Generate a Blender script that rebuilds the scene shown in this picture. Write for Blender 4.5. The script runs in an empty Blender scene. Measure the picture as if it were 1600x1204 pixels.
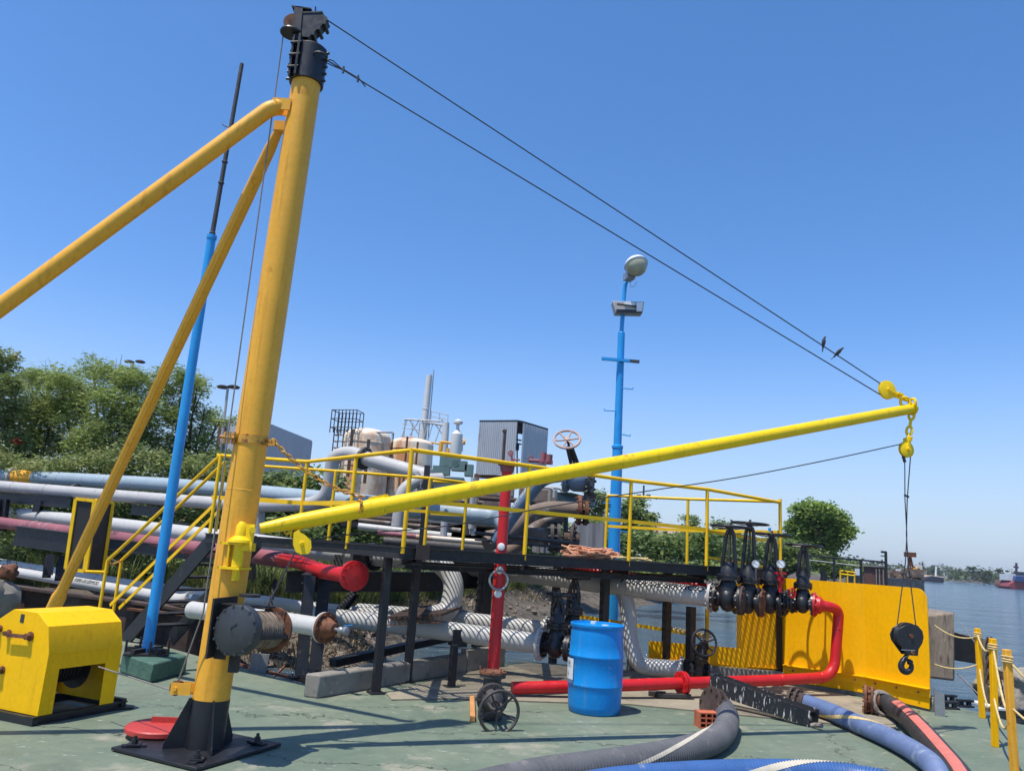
import bpy, bmesh, math, random
import numpy as np
from mathutils import Vector, Matrix
random.seed(7); rng = np.random.default_rng(7)
sc = bpy.context.scene; col = sc.collection
# ------------------------------------------------------------------ camera
F_PX, PITCH, ROLL, EYE = 1225.0, math.radians(11.8), math.radians(3.7), 1.62
fw = Vector((0, math.cos(PITCH), math.sin(PITCH))); u0 = Vector((0, -math.sin(PITCH), math.cos(PITCH))); r0 = Vector((1, 0, 0))
RT = r0*math.cos(ROLL) + u0*math.sin(ROLL); UP = u0*math.cos(ROLL) - r0*math.sin(ROLL)
CP = Vector((0, 0, EYE))
cam = bpy.data.cameras.new('camera'); camo = bpy.data.objects.new('camera', cam); col.objects.link(camo)
cam.sensor_fit = 'HORIZONTAL'; cam.sensor_width = 36; cam.lens = 36*F_PX/1600
cam.clip_start = .05; cam.clip_end = 9000
m = Matrix((RT, UP, -fw)).transposed().to_4x4(); m.translation = CP; camo.matrix_world = m
sc.camera = camo
# ------------------------------------------------------------------ light
SUN = Vector((-.276, -.246, 1)).normalized()
EL = math.asin(SUN.z); AZ = math.atan2(SUN.x, SUN.y)
w = bpy.data.worlds.new('World'); sc.world = w; w.use_nodes = True
nt = w.node_tree; bg = nt.nodes['Background']; sky = nt.nodes.new('ShaderNodeTexSky')
sky.sky_type = 'NISHITA'; sky.sun_disc = False; sky.sun_elevation = EL; sky.sun_rotation = AZ % (2*math.pi)
sky.air_density = 1.0; sky.dust_density = .6; sky.ozone_density = 2.0; sky.altitude = 0
sep = nt.nodes.new('ShaderNodeSeparateColor'); nt.links.new(sky.outputs[0], sep.inputs[0])
def wmath(op, a_, b_):
    n = nt.nodes.new('ShaderNodeMath'); n.operation = op
    for k_, v_ in enumerate((a_, b_)):
        if isinstance(v_, (int, float)): n.inputs[k_].default_value = v_
        else: nt.links.new(v_, n.inputs[k_])
    return n.outputs[0]
cmb = nt.nodes.new('ShaderNodeCombineColor')      # the deep clear blue of this day's sky
nt.links.new(wmath('MULTIPLY', wmath('POWER', sep.outputs[0], 1.25), .52), cmb.inputs[0]); nt.links.new(wmath('MULTIPLY', sep.outputs[1], .94), cmb.inputs[1]); nt.links.new(wmath('MULTIPLY', sep.outputs[2], 1.32), cmb.inputs[2])
tcw = nt.nodes.new('ShaderNodeTexCoord'); sxw = nt.nodes.new('ShaderNodeSeparateXYZ'); nt.links.new(tcw.outputs['Generated'], sxw.inputs[0])
hz = wmath('MULTIPLY', wmath('POWER', wmath('MAXIMUM', wmath('SUBTRACT', 1, wmath('DIVIDE', wmath('MAXIMUM', sxw.outputs[2], 0), .30)), 0), 1.8), .95)
hm = nt.nodes.new('ShaderNodeMix'); hm.data_type = 'RGBA'; nt.links.new(hz, hm.inputs[0]); nt.links.new(cmb.outputs[0], hm.inputs[6]); hm.inputs[7].default_value = (4.3, 5.2, 5.9, 1)
nt.links.new(hm.outputs[2], bg.inputs[0]); bg.inputs[1].default_value = .138
sl = bpy.data.lights.new('sun', 'SUN'); sl.energy = 4.9; sl.angle = math.radians(.53); sl.color = (1, .94, .83)
so = bpy.data.objects.new('sun', sl); col.objects.link(so); so.rotation_euler = (-SUN).to_track_quat('-Z', 'Y').to_euler(); so.location = (0, 0, 30)
sc.view_settings.view_transform = 'Standard'; sc.view_settings.look = 'None'; sc.view_settings.exposure = 0.12; sc.view_settings.gamma = 1
# ------------------------------------------------------------------ survey helpers: a sight line from the eye to a point at a known distance
def ray(x, y): return fw*F_PX + RT*(x-800) - UP*(y-602)
def G(x, y, z=0.0):
    d = ray(x, y); return CP + d*((z-EYE)/d.z)
def D(x, y, Y):
    d = ray(x, y); return CP + d*(Y/d.y)
def V(x, y, b):
    d = ray(x, y); return CP + d*(math.hypot(b[0], b[1])/math.hypot(d.x, d.y))
def vz(v, z): return Vector((v[0], v[1], z))
def S_(px, Y): return px*Y/F_PX
def W(*a): return Vector(a)
# ------------------------------------------------------------------ materials
def mat(name, c, rough=.5, metal=0., var=.12, vs=3., dirt=None, bump=None, stretch=None, fine=.06, trans=0, spec=.5, streak=None):
    m = bpy.data.materials.new(name); m.use_nodes = True; t = m.node_tree; N = t.nodes; L = t.links
    b = N['Principled BSDF']; b.inputs['Roughness'].default_value = rough; b.inputs['Metallic'].default_value = metal
    b.inputs['Specular IOR Level'].default_value = spec
    g = N.new('ShaderNodeNewGeometry'); src = g.outputs['Position']
    if stretch:
        mp = N.new('ShaderNodeMapping'); mp.inputs['Scale'].default_value = stretch; L.new(src, mp.inputs[0]); src = mp.outputs[0]
    def noise(sc_, det=4, r=.6):
        n = N.new('ShaderNodeTexNoise'); n.inputs['Scale'].default_value = sc_; n.inputs['Detail'].default_value = det; n.inputs['Roughness'].default_value = r
        L.new(src, n.inputs['Vector']); return n.outputs['Fac']
    def mul(fac, lo, hi):
        r = N.new('ShaderNodeMapRange'); r.inputs[1].default_value = .3; r.inputs[2].default_value = .7; r.inputs[3].default_value = lo; r.inputs[4].default_value = hi
        L.new(fac, r.inputs[0]); return r.outputs[0]
    cc = N.new('ShaderNodeRGB'); cc.outputs[0].default_value = (*c, 1)
    v1 = mul(noise(vs), 1-var, 1+var); v2 = mul(noise(vs*14), 1-fine, 1+fine)
    mm = N.new('ShaderNodeMath'); mm.operation = 'MULTIPLY'; L.new(v1, mm.inputs[0]); L.new(v2, mm.inputs[1])
    vm = N.new('ShaderNodeVectorMath'); vm.operation = 'SCALE'; L.new(cc.outputs[0], vm.inputs[0]); L.new(mm.outputs[0], vm.inputs['Scale'])
    out = vm.outputs[0]
    for dd in (dirt if isinstance(dirt, list) else [dirt] if dirt else []):
        dc, lo, hi, ds = dd[:4]
        nz = noise(ds, 6, .65); r = N.new('ShaderNodeMapRange'); r.inputs[1].default_value = lo; r.inputs[2].default_value = hi; L.new(nz, r.inputs[0])
        mx = N.new('ShaderNodeMix'); mx.data_type = 'RGBA'; L.new(r.outputs[0], mx.inputs[0]); L.new(out, mx.inputs[6]); mx.inputs[7].default_value = (*dc, 1)
        out = mx.outputs[2]
    if streak:   # thin runs of dirt down the surface
        mp2 = N.new('ShaderNodeMapping'); mp2.inputs['Scale'].default_value = (22, 22, 1.3); L.new(g.outputs['Position'], mp2.inputs[0])
        n2 = N.new('ShaderNodeTexNoise'); n2.inputs['Scale'].default_value = 1; n2.inputs['Detail'].default_value = 4; L.new(mp2.outputs[0], n2.inputs['Vector'])
        r2 = N.new('ShaderNodeMapRange'); r2.inputs[1].default_value = .56; r2.inputs[2].default_value = .74; r2.inputs[4].default_value = streak[1]; L.new(n2.outputs['Fac'], r2.inputs[0])
        mx = N.new('ShaderNodeMix'); mx.data_type = 'RGBA'; L.new(r2.outputs[0], mx.inputs[0]); L.new(out, mx.inputs[6]); mx.inputs[7].default_value = (*streak[0], 1); out = mx.outputs[2]
    L.new(out, b.inputs['Base Color'])
    rr = mul(noise(vs*3), max(rough-.1, .03), min(rough+.12, 1)); L.new(rr, b.inputs['Roughness'])
    if bump:
        bp = N.new('ShaderNodeBump'); bp.inputs['Strength'].default_value = bump[0]; bp.inputs['Distance'].default_value = bump[2] if len(bump) > 2 else .01
        L.new(noise(bump[1], 5), bp.inputs['Height']); L.new(bp.outputs[0], b.inputs['Normal'])
    if trans:
        tr = N.new('ShaderNodeBsdfTranslucent'); L.new(out, tr.inputs[0]); ms = N.new('ShaderNodeMixShader'); ms.inputs[0].default_value = trans
        L.new(b.outputs[0], ms.inputs[1]); L.new(tr.outputs[0], ms.inputs[2]); L.new(ms.outputs[0], N['Material Output'].inputs[0])
    return m
RUST = (.16, .055, .022)
M = dict(
 mast=mat('mast_paint', (.82, .40, .04), .45, spec=.3, streak=((.45, .17, .01), .5), var=.06, vs=2, dirt=[((.5, .20, .01), .64, .78, 5), (RUST, .705, .735, 13)], bump=(.15, 9, .004)),
 yellow=mat('boom_paint', (.90, .60, .006), .4, spec=.35, streak=((.5, .28, .01), .35), var=.08, vs=3, dirt=[((.45, .22, .02), .61, .74, 6), (RUST, .715, .74, 16)], bump=(.12, 12, .003)),
 rail=mat('rail_paint', (.88, .52, .008), .45, spec=.3, var=.12, vs=4, dirt=[((.35, .12, .02), .66, .73, 9)]),
 house=mat('winch_paint', (.97, .53, .000), .42, spec=.25, streak=((.55, .25, .01), .35), var=.05, vs=2, dirt=[((.5, .25, .02), .69, .76, 12)], bump=(.12, 5, .004)),
 wall_y=mat('bulwark_paint', (.93, .46, .000), .5, spec=.2, streak=((.55, .24, .01), .35), var=.05, vs=1.5, dirt=[((.45, .2, .015), .68, .78, 7)], bump=(.25, 2.2, .01)),
 blue=mat('pole_paint', (.015, .29, .68), .38, var=.08, vs=4, dirt=[((.3, .4, .5), .70, .76, 14)]),
 drum=mat('drum_plastic', (.002, .23, .62), .4, spec=.35, streak=((.10, .24, .42), .5), var=.06, vs=2, dirt=[((.15, .38, .6), .62, .78, 7), ((.10, .14, .18), .66, .72, 12)]),
 red=mat('red_paint', (.56, .010, .014), .42, streak=((.22, .02, .02), .5), var=.1, vs=3, dirt=[((.55, .25, .24), .685, .73, 11), ((.2, .02, .02), .66, .74, 6)]),
 hatch=mat('hatch_paint', (.46, .045, .035), .5, var=.1, vs=4),
 maroon=mat('maroon_paint', (.27, .085, .10), .6, var=.2, vs=3, dirt=[((.42, .28, .28), .58, .72, 5), ((.12, .05, .05), .64, .72, 9)]),
 white=mat('white_pipe_paint', (.50, .49, .46), .45, streak=((.28, .25, .2), .35), var=.06, vs=3, dirt=[((.30, .27, .22), .62, .74, 6), (RUST, .71, .75, 14)]),
 grey=mat('grey_pipe_paint', (.43, .415, .40), .55, var=.08, vs=2, dirt=[((.25, .23, .22), .6, .74, 6), ((.55, .54, .52), .62, .7, 4)]),
 bluegrey=mat('blue_grey_paint', (.29, .36, .40), .5, var=.08, vs=2, dirt=[((.45, .5, .52), .62, .7, 7), ((.12, .14, .15), .67, .75, 9)]),
 steelblue=mat('blue_pipe_paint', (.15, .22, .30), .45, var=.1, vs=3, dirt=[((.5, .52, .52), .68, .71, 8)]),
 black=mat('black_paint', (.014, .015, .019), .42, var=.25, vs=5, dirt=[((.10, .085, .07), .63, .75, 8)], bump=(.3, 20, .003)),
 blackd=mat('weathered_black_steel', (.020, .018, .018), .6, var=.3, vs=5, dirt=[((.10, .05, .03), .60, .74, 6)], bump=(.3, 16, .004)),
 tar=mat('black_box_paint', (.02, .022, .027), .45, var=.2, vs=4, dirt=[((.6, .6, .58), .59, .615, 7)], stretch=(6, 6, 1.1)),
 cover=mat('drum_cover_paint', (.035, .038, .04), .4, var=.25, vs=4, dirt=[((.10, .10, .10), .6, .75, 9)]),
 rust=mat('rusty_steel', (.17, .065, .03), .85, var=.35, vs=8, dirt=[((.05, .025, .02), .5, .65, 14)], bump=(.5, 40, .003)),
 rustd=mat('dark_rusty_steel', (.065, .042, .034), .8, var=.35, vs=8, dirt=[((.17, .07, .03), .58, .7, 10)], bump=(.5, 40, .003)),
 iron=mat('cast_iron', (.05, .045, .042), .6, var=.3, vs=9, dirt=[((.13, .07, .045), .56, .7, 12)], bump=(.4, 40, .003)),
 chain=mat('chain_paint', (.62, .30, .03), .5, var=.2, vs=20, dirt=[((.20, .07, .02), .50, .62, 18)]),
 wire=mat('steel_wire', (.03, .03, .035), .5, var=.2, vs=30),
 wirel=mat('bright_steel_wire', (.22, .2, .18), .5, var=.2, vs=30),
 ropewire=mat('drum_wire', (.20, .15, .11), .65, var=.4, vs=20, dirt=[((.10, .04, .02), .5, .62, 9)]),
 rope=mat('yellow_rope', (.62, .46, .20), .85, var=.25, vs=25, bump=(.6, 90, .004)),
 roped=mat('grey_rope', (.25, .21, .18), .9, var=.3, vs=25, bump=(.6, 90, .004)),
 orope=mat('orange_rope', (.62, .30, .17), .9, var=.25, vs=25, bump=(.6, 80, .004)),
 steel=mat('galvanised_steel', (.35, .35, .36), .4, .6, var=.1, vs=5),
 conc=mat('old_concrete', (.25, .23, .195), .9, var=.15, vs=3, dirt=[((.10, .09, .08), .56, .72, 4), ((.42, .39, .33), .6, .7, 9)], bump=(.6, 18, .01)),
 pad=mat('sandy_concrete', (.27, .235, .17), .92, var=.18, vs=1.3, dirt=[((.13, .115, .09), .54, .70, 2), ((.38, .34, .26), .6, .7, 6)], bump=(.5, 25, .006)),
 green=mat('green_block_paint', (.055, .12, .085), .7, var=.15, vs=6, bump=(.9, 14, .015), dirt=[((.12, .19, .15), .6, .7, 5)]),
 timber=mat('weathered_timber', (.27, .21, .155), .9, var=.25, vs=2, stretch=(3, 3, .5), dirt=[((.10, .07, .05), .53, .65, 7)], bump=(1, 14, .02)),
 brick=mat('orange_brick', (.50, .13, .06), .85, var=.12, vs=10, bump=(.3, 60, .002)),
 wood=mat('fresh_wood', (.52, .24, .08), .8, var=.2, vs=12),
 rock=mat('rubble', (.20, .16, .125), .95, var=.4, vs=1.3, dirt=[((.06, .045, .035), .52, .6, 2)], bump=(.8, 12, .03)),
 glass=mat('lamp_glass', (.35, .34, .24), .2, var=.1, vs=8),
 lampw=mat('lamp_shell', (.72, .74, .74), .35, var=.05, vs=5),
 lab=mat('paper_label', (.68, .72, .74), .5, var=.03, vs=5),
 ink=mat('black_lettering', (.02, .02, .02), .6, var=.1, vs=5),
 hoseg=mat('grey_hose', (.12, .12, .125), .55, var=.15, vs=4, dirt=[((.24, .22, .2), .58, .72, 5)]),
 hoseb=mat('blue_hose', (.05, .125, .32), .42, var=.12, vs=4, dirt=[((.22, .28, .40), .6, .72, 6)]),
 hosel=mat('dusty_blue_hose', (.13, .185, .33), .5, var=.15, vs=4, dirt=[((.34, .38, .46), .56, .70, 5)]),
 hosek=mat('black_hose', (.035, .035, .037), .55, var=.2, vs=4, dirt=[((.11, .10, .09), .6, .72, 6)]),
 stripew=mat('hose_stripe', (.55, .50, .40), .6, var=.12, vs=6),
 stripep=mat('pink_stripe', (.60, .17, .13), .6, var=.1, vs=6, dirt=[((.3, .12, .1), .66, .74, 9)]),
 tank=mat('tank_cladding', (.74, .62, .47), .7, var=.1, vs=.6, dirt=[((.46, .21, .085), .46, .58, .55), ((.30, .12, .05), .6, .72, 1.3)], stretch=(1, 1, .5)),
 silver=mat('aluminium_cladding', (.48, .50, .52), .45, .3, var=.08, vs=1, dirt=[((.28, .22, .17), .64, .74, .8)], stretch=(1, 1, .3)),
 clad=mat('grey_cladding', (.46, .48, .49), .6, .0, var=.06, vs=.5, stretch=(1, 1, .3)),
 stack=mat('stack_steel', (.62, .61, .58), .6, .0, var=.06, vs=1),
 dwall=mat('stained_concrete_wall', (.15, .145, .145), .9, var=.2, vs=1, stretch=(1, 1, .3), dirt=[((.05, .05, .05), .52, .66, 1.2)], bump=(.4, 8, .02)),
 plank=mat('grey_boards', (.17, .17, .175), .9, var=.3, vs=1.2, stretch=(6, 6, .4)),
 pink=mat('pink_roof', (.46, .32, .27), .8, var=.06, vs=.5), cream=mat('cream_wall', (.50, .43, .34), .8, var=.06, vs=.5),
 bwhite=mat('white_building', (.62, .63, .64), .7, var=.05, vs=.1), bgrey=mat('grey_building', (.10, .13, .18), .7, var=.05, vs=.1),
 winz=mat('dark_window', (.03, .04, .05), .15, var=.1, vs=2),
 shipb=mat('ship_blue', (.02, .05, .17), .5, var=.1, vs=.2), shipr=mat('ship_red', (.26, .04, .05), .6, var=.15, vs=.2), shipk=mat('barge_black', (.025, .028, .05), .6, var=.2, vs=.2),
 brown=mat('brown_shed', (.13, .06, .045), .8, var=.2, vs=2),
 bark=mat('bark', (.085, .065, .05), .95, var=.3, vs=6, bump=(.6, 20, .02)),
 bird=mat('bird_feathers', (.05, .048, .052), .8, var=.3, vs=30), birdl=mat('bird_breast', (.16, .15, .15), .8, var=.3, vs=40),
 insul=mat('brown_machinery', (.17, .12, .09), .75, var=.35, vs=2, dirt=[((.40, .36, .30), .56, .64, 3)]),
 gbox=mat('green_grey_box', (.075, .13, .14), .6, var=.15, vs=2),
 tyre=mat('fender_canvas', (.27, .24, .19), .9, var=.3, vs=3, bump=(.9, 6, .05)),
 teal=mat('teal_machine', (.12, .2, .18), .6, var=.2, vs=2),
)
def leafmat(name, c1, c2, vs=1.0, tr=.35):
    m = bpy.data.materials.new(name); m.use_nodes = True; t = m.node_tree; N = t.nodes; L = t.links
    b = N['Principled BSDF']; b.inputs['Roughness'].default_value = .55; b.inputs['Specular IOR Level'].default_value = .3
    g = N.new('ShaderNodeNewGeometry'); n1 = N.new('ShaderNodeTexNoise'); n1.inputs['Scale'].default_value = vs; n1.inputs['Detail'].default_value = 3
    L.new(g.outputs['Position'], n1.inputs['Vector'])
    r = N.new('ShaderNodeMapRange'); r.inputs[1].default_value = .35; r.inputs[2].default_value = .65; L.new(n1.outputs['Fac'], r.inputs[0])
    a = N.new('ShaderNodeAttribute'); a.attribute_name = 'rnd'
    ad = N.new('ShaderNodeMath'); ad.operation = 'MULTIPLY_ADD'; L.new(r.outputs[0], ad.inputs[0]); ad.inputs[1].default_value = .5
    hf = N.new('ShaderNodeMath'); hf.operation = 'MULTIPLY'; hf.inputs[1].default_value = .5; L.new(a.outputs['Fac'], hf.inputs[0]); L.new(hf.outputs[0], ad.inputs[2])
    mx = N.new('ShaderNodeMix'); mx.data_type = 'RGBA'; L.new(ad.outputs[0], mx.inputs[0]); mx.inputs[6].default_value = (*c1, 1); mx.inputs[7].default_value = (*c2, 1)
    L.new(mx.outputs[2], b.inputs['Base Color'])
    trn = N.new('ShaderNodeBsdfTranslucent'); L.new(mx.outputs[2], trn.inputs[0]); ms = N.new('ShaderNodeMixShader'); ms.inputs[0].default_value = tr
    L.new(b.outputs[0], ms.inputs[1]); L.new(trn.outputs[0], ms.inputs[2]); L.new(ms.outputs[0], N['Material Output'].inputs[0])
    return m
M['leafa'] = leafmat('acacia_leaves', (.15, .22, .05), (.42, .48, .15), 1.5)
M['leafr'] = leafmat('reddish_leaves', (.13, .20, .05), (.36, .38, .15), 1.2)
M['leafb'] = leafmat('bush_leaves', (.11, .18, .055), (.32, .38, .13), .5)
M['leafo'] = leafmat('oak_leaves', (.11, .20, .045), (.32, .42, .10), .35)
M['leafd'] = leafmat('far_leaves', (.05, .085, .04), (.11, .15, .06), .1)
M['flower'] = leafmat('red_flowers', (.38, .05, .04), (.5, .10, .07), 1, .2)
M['grassm'] = leafmat('grass_blades', (.06, .10, .02), (.22, .24, .08), 1.2, .3)
M['straw'] = leafmat('dry_stalks', (.16, .12, .07), (.38, .31, .2), 2, .1)
def deck_material():
    m = bpy.data.materials.new('worn_green_deck'); m.use_nodes = True; t = m.node_tree; N = t.nodes; L = t.links; b = N['Principled BSDF']
    g = N.new('ShaderNodeNewGeometry'); P = g.outputs['Position']
    def noise(s, d=5, r=.6, st=None):
        n = N.new('ShaderNodeTexNoise'); n.inputs['Scale'].default_value = s; n.inputs['Detail'].default_value = d; n.inputs['Roughness'].default_value = r
        if st:
            mp = N.new('ShaderNodeMapping'); mp.inputs['Scale'].default_value = st; mp.inputs['Rotation'].default_value = (0, 0, .5); L.new(P, mp.inputs[0]); L.new(mp.outputs[0], n.inputs['Vector'])
        else: L.new(P, n.inputs['Vector'])
        return n.outputs['Fac']
    def rng_(f, a, c, lo=0, hi=1):
        r = N.new('ShaderNodeMapRange'); r.inputs[1].default_value = a; r.inputs[2].default_value = c; r.inputs[3].default_value = lo; r.inputs[4].default_value = hi; L.new(f, r.inputs[0]); return r.outputs[0]
    def mix(f, a, c):
        x = N.new('ShaderNodeMix'); x.data_type = 'RGBA'; L.new(f, x.inputs[0])
        if isinstance(a, tuple): x.inputs[6].default_value = (*a, 1)
        else: L.new(a, x.inputs[6])
        x.inputs[7].default_value = (*c, 1); return x.outputs[2]
    o = mix(rng_(noise(.7), .35, .65), (.125, .168, .118), (.185, .215, .15))
    o = mix(rng_(noise(9, 6), .45, .8, 0, .5), o, (.08, .12, .09))
    o = mix(rng_(noise(1.1, 7, .68), .56, .65, 0, .75), o, (.34, .31, .235))
    o = mix(rng_(noise(5.5, 8, .72, (1, 2.6, 1)), .615, .655, 0, .75), o, (.50, .50, .45))
    o = mix(rng_(noise(3.1, 6, .7), .63, .69, 0, .7), o, (.06, .055, .045))
    o = mix(rng_(noise(.45, 4, .6), .55, .75, 0, .55), o, (.085, .10, .075))
    o = mix(rng_(noise(24, 4, .7), .66, .70, 0, .7), o, (.46, .45, .40))
    # slab joints that wander
    sx = N.new('ShaderNodeSeparateXYZ'); L.new(P, sx.inputs[0])
    wv = rng_(noise(.9, 5, .7), 0, 1, -.55, .55)
    wv2 = rng_(noise(14, 3, .7), 0, 1, -.05, .05)
    for (ax, ay, off) in ((.20, 1, -6.1), (.35, 1, -4.5), (-.28, 1, -8.6), (1, -.22, -1.6), (.1, 1, -7.5)):
        d = N.new('ShaderNodeVectorMath'); d.operation = 'DOT_PRODUCT'; L.new(P, d.inputs[0]); d.inputs[1].default_value = (ax, ay, 0)
        s = N.new('ShaderNodeMath'); s.operation = 'ADD'; L.new(d.outputs['Value'], s.inputs[0]); s.inputs[1].default_value = off
        s2 = N.new('ShaderNodeMath'); s2.operation = 'ADD'; L.new(s.outputs[0], s2.inputs[0]); L.new(wv, s2.inputs[1])
        s3 = N.new('ShaderNodeMath'); s3.operation = 'ADD'; L.new(s2.outputs[0], s3.inputs[0]); L.new(wv2, s3.inputs[1])
        ab = N.new('ShaderNodeMath'); ab.operation = 'ABSOLUTE'; L.new(s3.outputs[0], ab.inputs[0])
        o = mix(rng_(ab.outputs[0], .004, .014, .9, 0), o, (.035, .04, .03))
    L.new(o, b.inputs['Base Color']); L.new(rng_(noise(4), .3, .7, .5, .8), b.inputs['Roughness'])
    bp = N.new('ShaderNodeBump'); bp.inputs['Strength'].default_value = .5; bp.inputs['Distance'].default_value = .008; L.new(noise(28, 6, .7), bp.inputs['Height']); L.new(bp.outputs[0], b.inputs['Normal'])
    return m
def water_material():
    m = bpy.data.materials.new('river_water'); m.use_nodes = True; t = m.node_tree; N = t.nodes; L = t.links; b = N['Principled BSDF']
    b.inputs['Base Color'].default_value = (.05, .085, .11, 1); b.inputs['Roughness'].default_value = .12; b.inputs['IOR'].default_value = 1.33
    g = N.new('ShaderNodeNewGeometry'); prev = None
    for s, st, d in ((.10, .6, 1.6), (.55, .8, .5), (2.6, .9, .13), (9, .6, .03)):
        n = N.new('ShaderNodeTexNoise'); n.inputs['Scale'].default_value = s; n.inputs['Detail'].default_value = 5; n.inputs['Roughness'].default_value = .6
        mp = N.new('ShaderNodeMapping'); mp.inputs['Scale'].default_value = (.6, 1.5, 1); mp.inputs['Rotation'].default_value = (0, 0, .5); L.new(g.outputs['Position'], mp.inputs[0]); L.new(mp.outputs[0], n.inputs['Vector'])
        bp = N.new('ShaderNodeBump'); bp.inputs['Strength'].default_value = st; bp.inputs['Distance'].default_value = d; L.new(n.outputs['Fac'], bp.inputs['Height'])
        if prev: L.new(prev, bp.inputs['Normal'])
        prev = bp.outputs[0]
    L.new(prev, b.inputs['Normal'])
    return m
M['deck'] = deck_material(); M['water'] = water_material()
M['mud'] = mat('bank_soil', (.105, .085, .062), .85, var=.35, vs=1.2, dirt=[((.04, .033, .026), .50, .64, 2.3), ((.22, .19, .145), .60, .70, 5)], bump=(1, 5, .08))
# ------------------------------------------------------------------ mesh builder
class MB:
    def __init__(s): s.v = []; s.f = []
    def add(s, vs, fs):
        o = len(s.v); s.v += [Vector(v) for v in vs]; s.f += [tuple(i+o for i in f) for f in fs]; return s
    def tube(s, pts, r, n=16, caps=True, closed=False):
        pts = [Vector(p) for p in pts]; k = len(pts); rs = r if isinstance(r, (list, tuple)) else [r]*k
        tans = []
        for i in range(k):
            if closed: a = pts[(i+1) % k]-pts[i-1]
            else: a = pts[min(i+1, k-1)]-pts[max(i-1, 0)]
            tans.append(a.normalized())
        t = tans[0]; u = t.cross(Vector((0, 0, 1)));
        if u.length < .05: u = t.cross(Vector((0, 1, 0)))
        u.normalize(); vs = []
        for i in range(k):
            q = tans[i-1].rotation_difference(tans[i]) if i else None
            if q: u = (q @ u)
            u = (u - tans[i]*u.dot(tans[i])).normalized(); w_ = tans[i].cross(u)
            for j in range(n):
                a = 2*math.pi*j/n; vs.append(pts[i] + (u*math.cos(a)+w_*math.sin(a))*rs[i])
        fs = []
        for i in range(k if closed else k-1):
            for j in range(n):
                a = i*n+j; b = i*n+(j+1) % n; c = ((i+1) % k)*n+(j+1) % n; d = ((i+1) % k)*n+j; fs.append((a, b, c, d))
        if caps and not closed: fs.append(tuple(reversed(range(n)))); fs.append(tuple(range((k-1)*n, k*n)))
        return s.add(vs, fs)
    def cyl(s, a, b, r, n=16, r2=None): return s.tube([a, b], [r, r if r2 is None else r2], n)
    def prism(s, pts, ext):
        pts = [Vector(p) for p in pts]; e = Vector(ext); n = len(pts)
        return s.add(pts+[p+e for p in pts], [tuple(range(n))[::-1], tuple(range(n, 2*n))]+[(i, (i+1) % n, (i+1) % n+n, i+n) for i in range(n)])
    def beam(s, a, b, w_, h, up=(0, 0, 1)):
        a = Vector(a); b = Vector(b); t = (b-a).normalized(); up = Vector(up)
        x = t.cross(up)
        if x.length < .05: x = t.cross(Vector((0, 1, 0)))
        x.normalize(); y = x.cross(t)
        q = [x*sx*w_/2+y*sy*h/2 for sx, sy in ((-1, -1), (1, -1), (1, 1), (-1, 1))]
        return s.prism([a+i for i in q], b-a)
    def ibeam(s, a, b, w_, h, t=.012, up=(0, 0, 1)):
        a = Vector(a); b = Vector(b); d = (b-a).normalized(); up = Vector(up); x = d.cross(up)
        if x.length < .05: x = d.cross(Vector((0, 1, 0)))
        x.normalize(); y = x.cross(d)
        pr = [(-w_/2, -h/2), (w_/2, -h/2), (w_/2, -h/2+t), (t/2, -h/2+t), (t/2, h/2-t), (w_/2, h/2-t), (w_/2, h/2), (-w_/2, h/2), (-w_/2, h/2-t), (-t/2, h/2-t), (-t/2, -h/2+t), (-w_/2, -h/2+t)]
        return s.prism([a+x*p+y*q for p, q in pr], b-a)
    def box(s, c, sx, sy, sz, rz=0, rot=None):
        R = rot or Matrix.Rotation(rz, 3, 'Z'); c = Vector(c)
        q = [c+R@Vector((i*sx/2, j*sy/2, k*sz/2)) for k in (-1, 1) for j in (-1, 1) for i in (-1, 1)]
        return s.add(q, [(0, 2, 3, 1), (4, 5, 7, 6), (0, 1, 5, 4), (2, 6, 7, 3), (0, 4, 6, 2), (1, 3, 7, 5)])
    def lathe(s, prof, o, ax=(0, 0, 1), n=24):
        o = Vector(o); a = Vector(ax).normalized(); u = a.cross(Vector((0, 0, 1)))
        if u.length < .05: u = Vector((1, 0, 0))
        u.normalize(); w_ = a.cross(u); vs = []; fs = []
        for (r, z) in prof:
            for j in range(n):
                t = 2*math.pi*j/n; vs.append(o+a*z+(u*math.cos(t)+w_*math.sin(t))*r)
        for i in range(len(prof)-1):
            for j in range(n): fs.append((i*n+j, i*n+(j+1) % n, (i+1)*n+(j+1) % n, (i+1)*n+j))
        if prof[0][0] > 1e-4: fs.append(tuple(reversed(range(n))))
        if prof[-1][0] > 1e-4: fs.append(tuple(range((len(prof)-1)*n, len(prof)*n)))
        return s.add(vs, fs)
    def torus(s, c, nrm, R, r, n=28, m_=8, sq=1.0, ux=None):
        c = Vector(c); a = Vector(nrm).normalized(); u = Vector(ux) if ux else a.cross(Vector((0, 0, 1)))
        if u.length < .05: u = Vector((1, 0, 0))
        u = (u-a*u.dot(a)).normalized(); w_ = a.cross(u)
        return s.tube([c+u*math.cos(2*math.pi*i/n)*R*sq+w_*math.sin(2*math.pi*i/n)*R for i in range(n)], r, m_, closed=True)
    def bolts(s, c, ax, R, r, h, n, ph=0):
        c = Vector(c); a = Vector(ax).normalized(); u = a.cross(Vector((0, 0, 1)))
        if u.length < .05: u = Vector((1, 0, 0))
        u.normalize(); w_ = a.cross(u)
        for i in range(n):
            t = 2*math.pi*(i+ph)/n; p = c+(u*math.cos(t)+w_*math.sin(t))*R
            s.cyl(p-a*h/2, p+a*h/2, r, 6)
        return s
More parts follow.
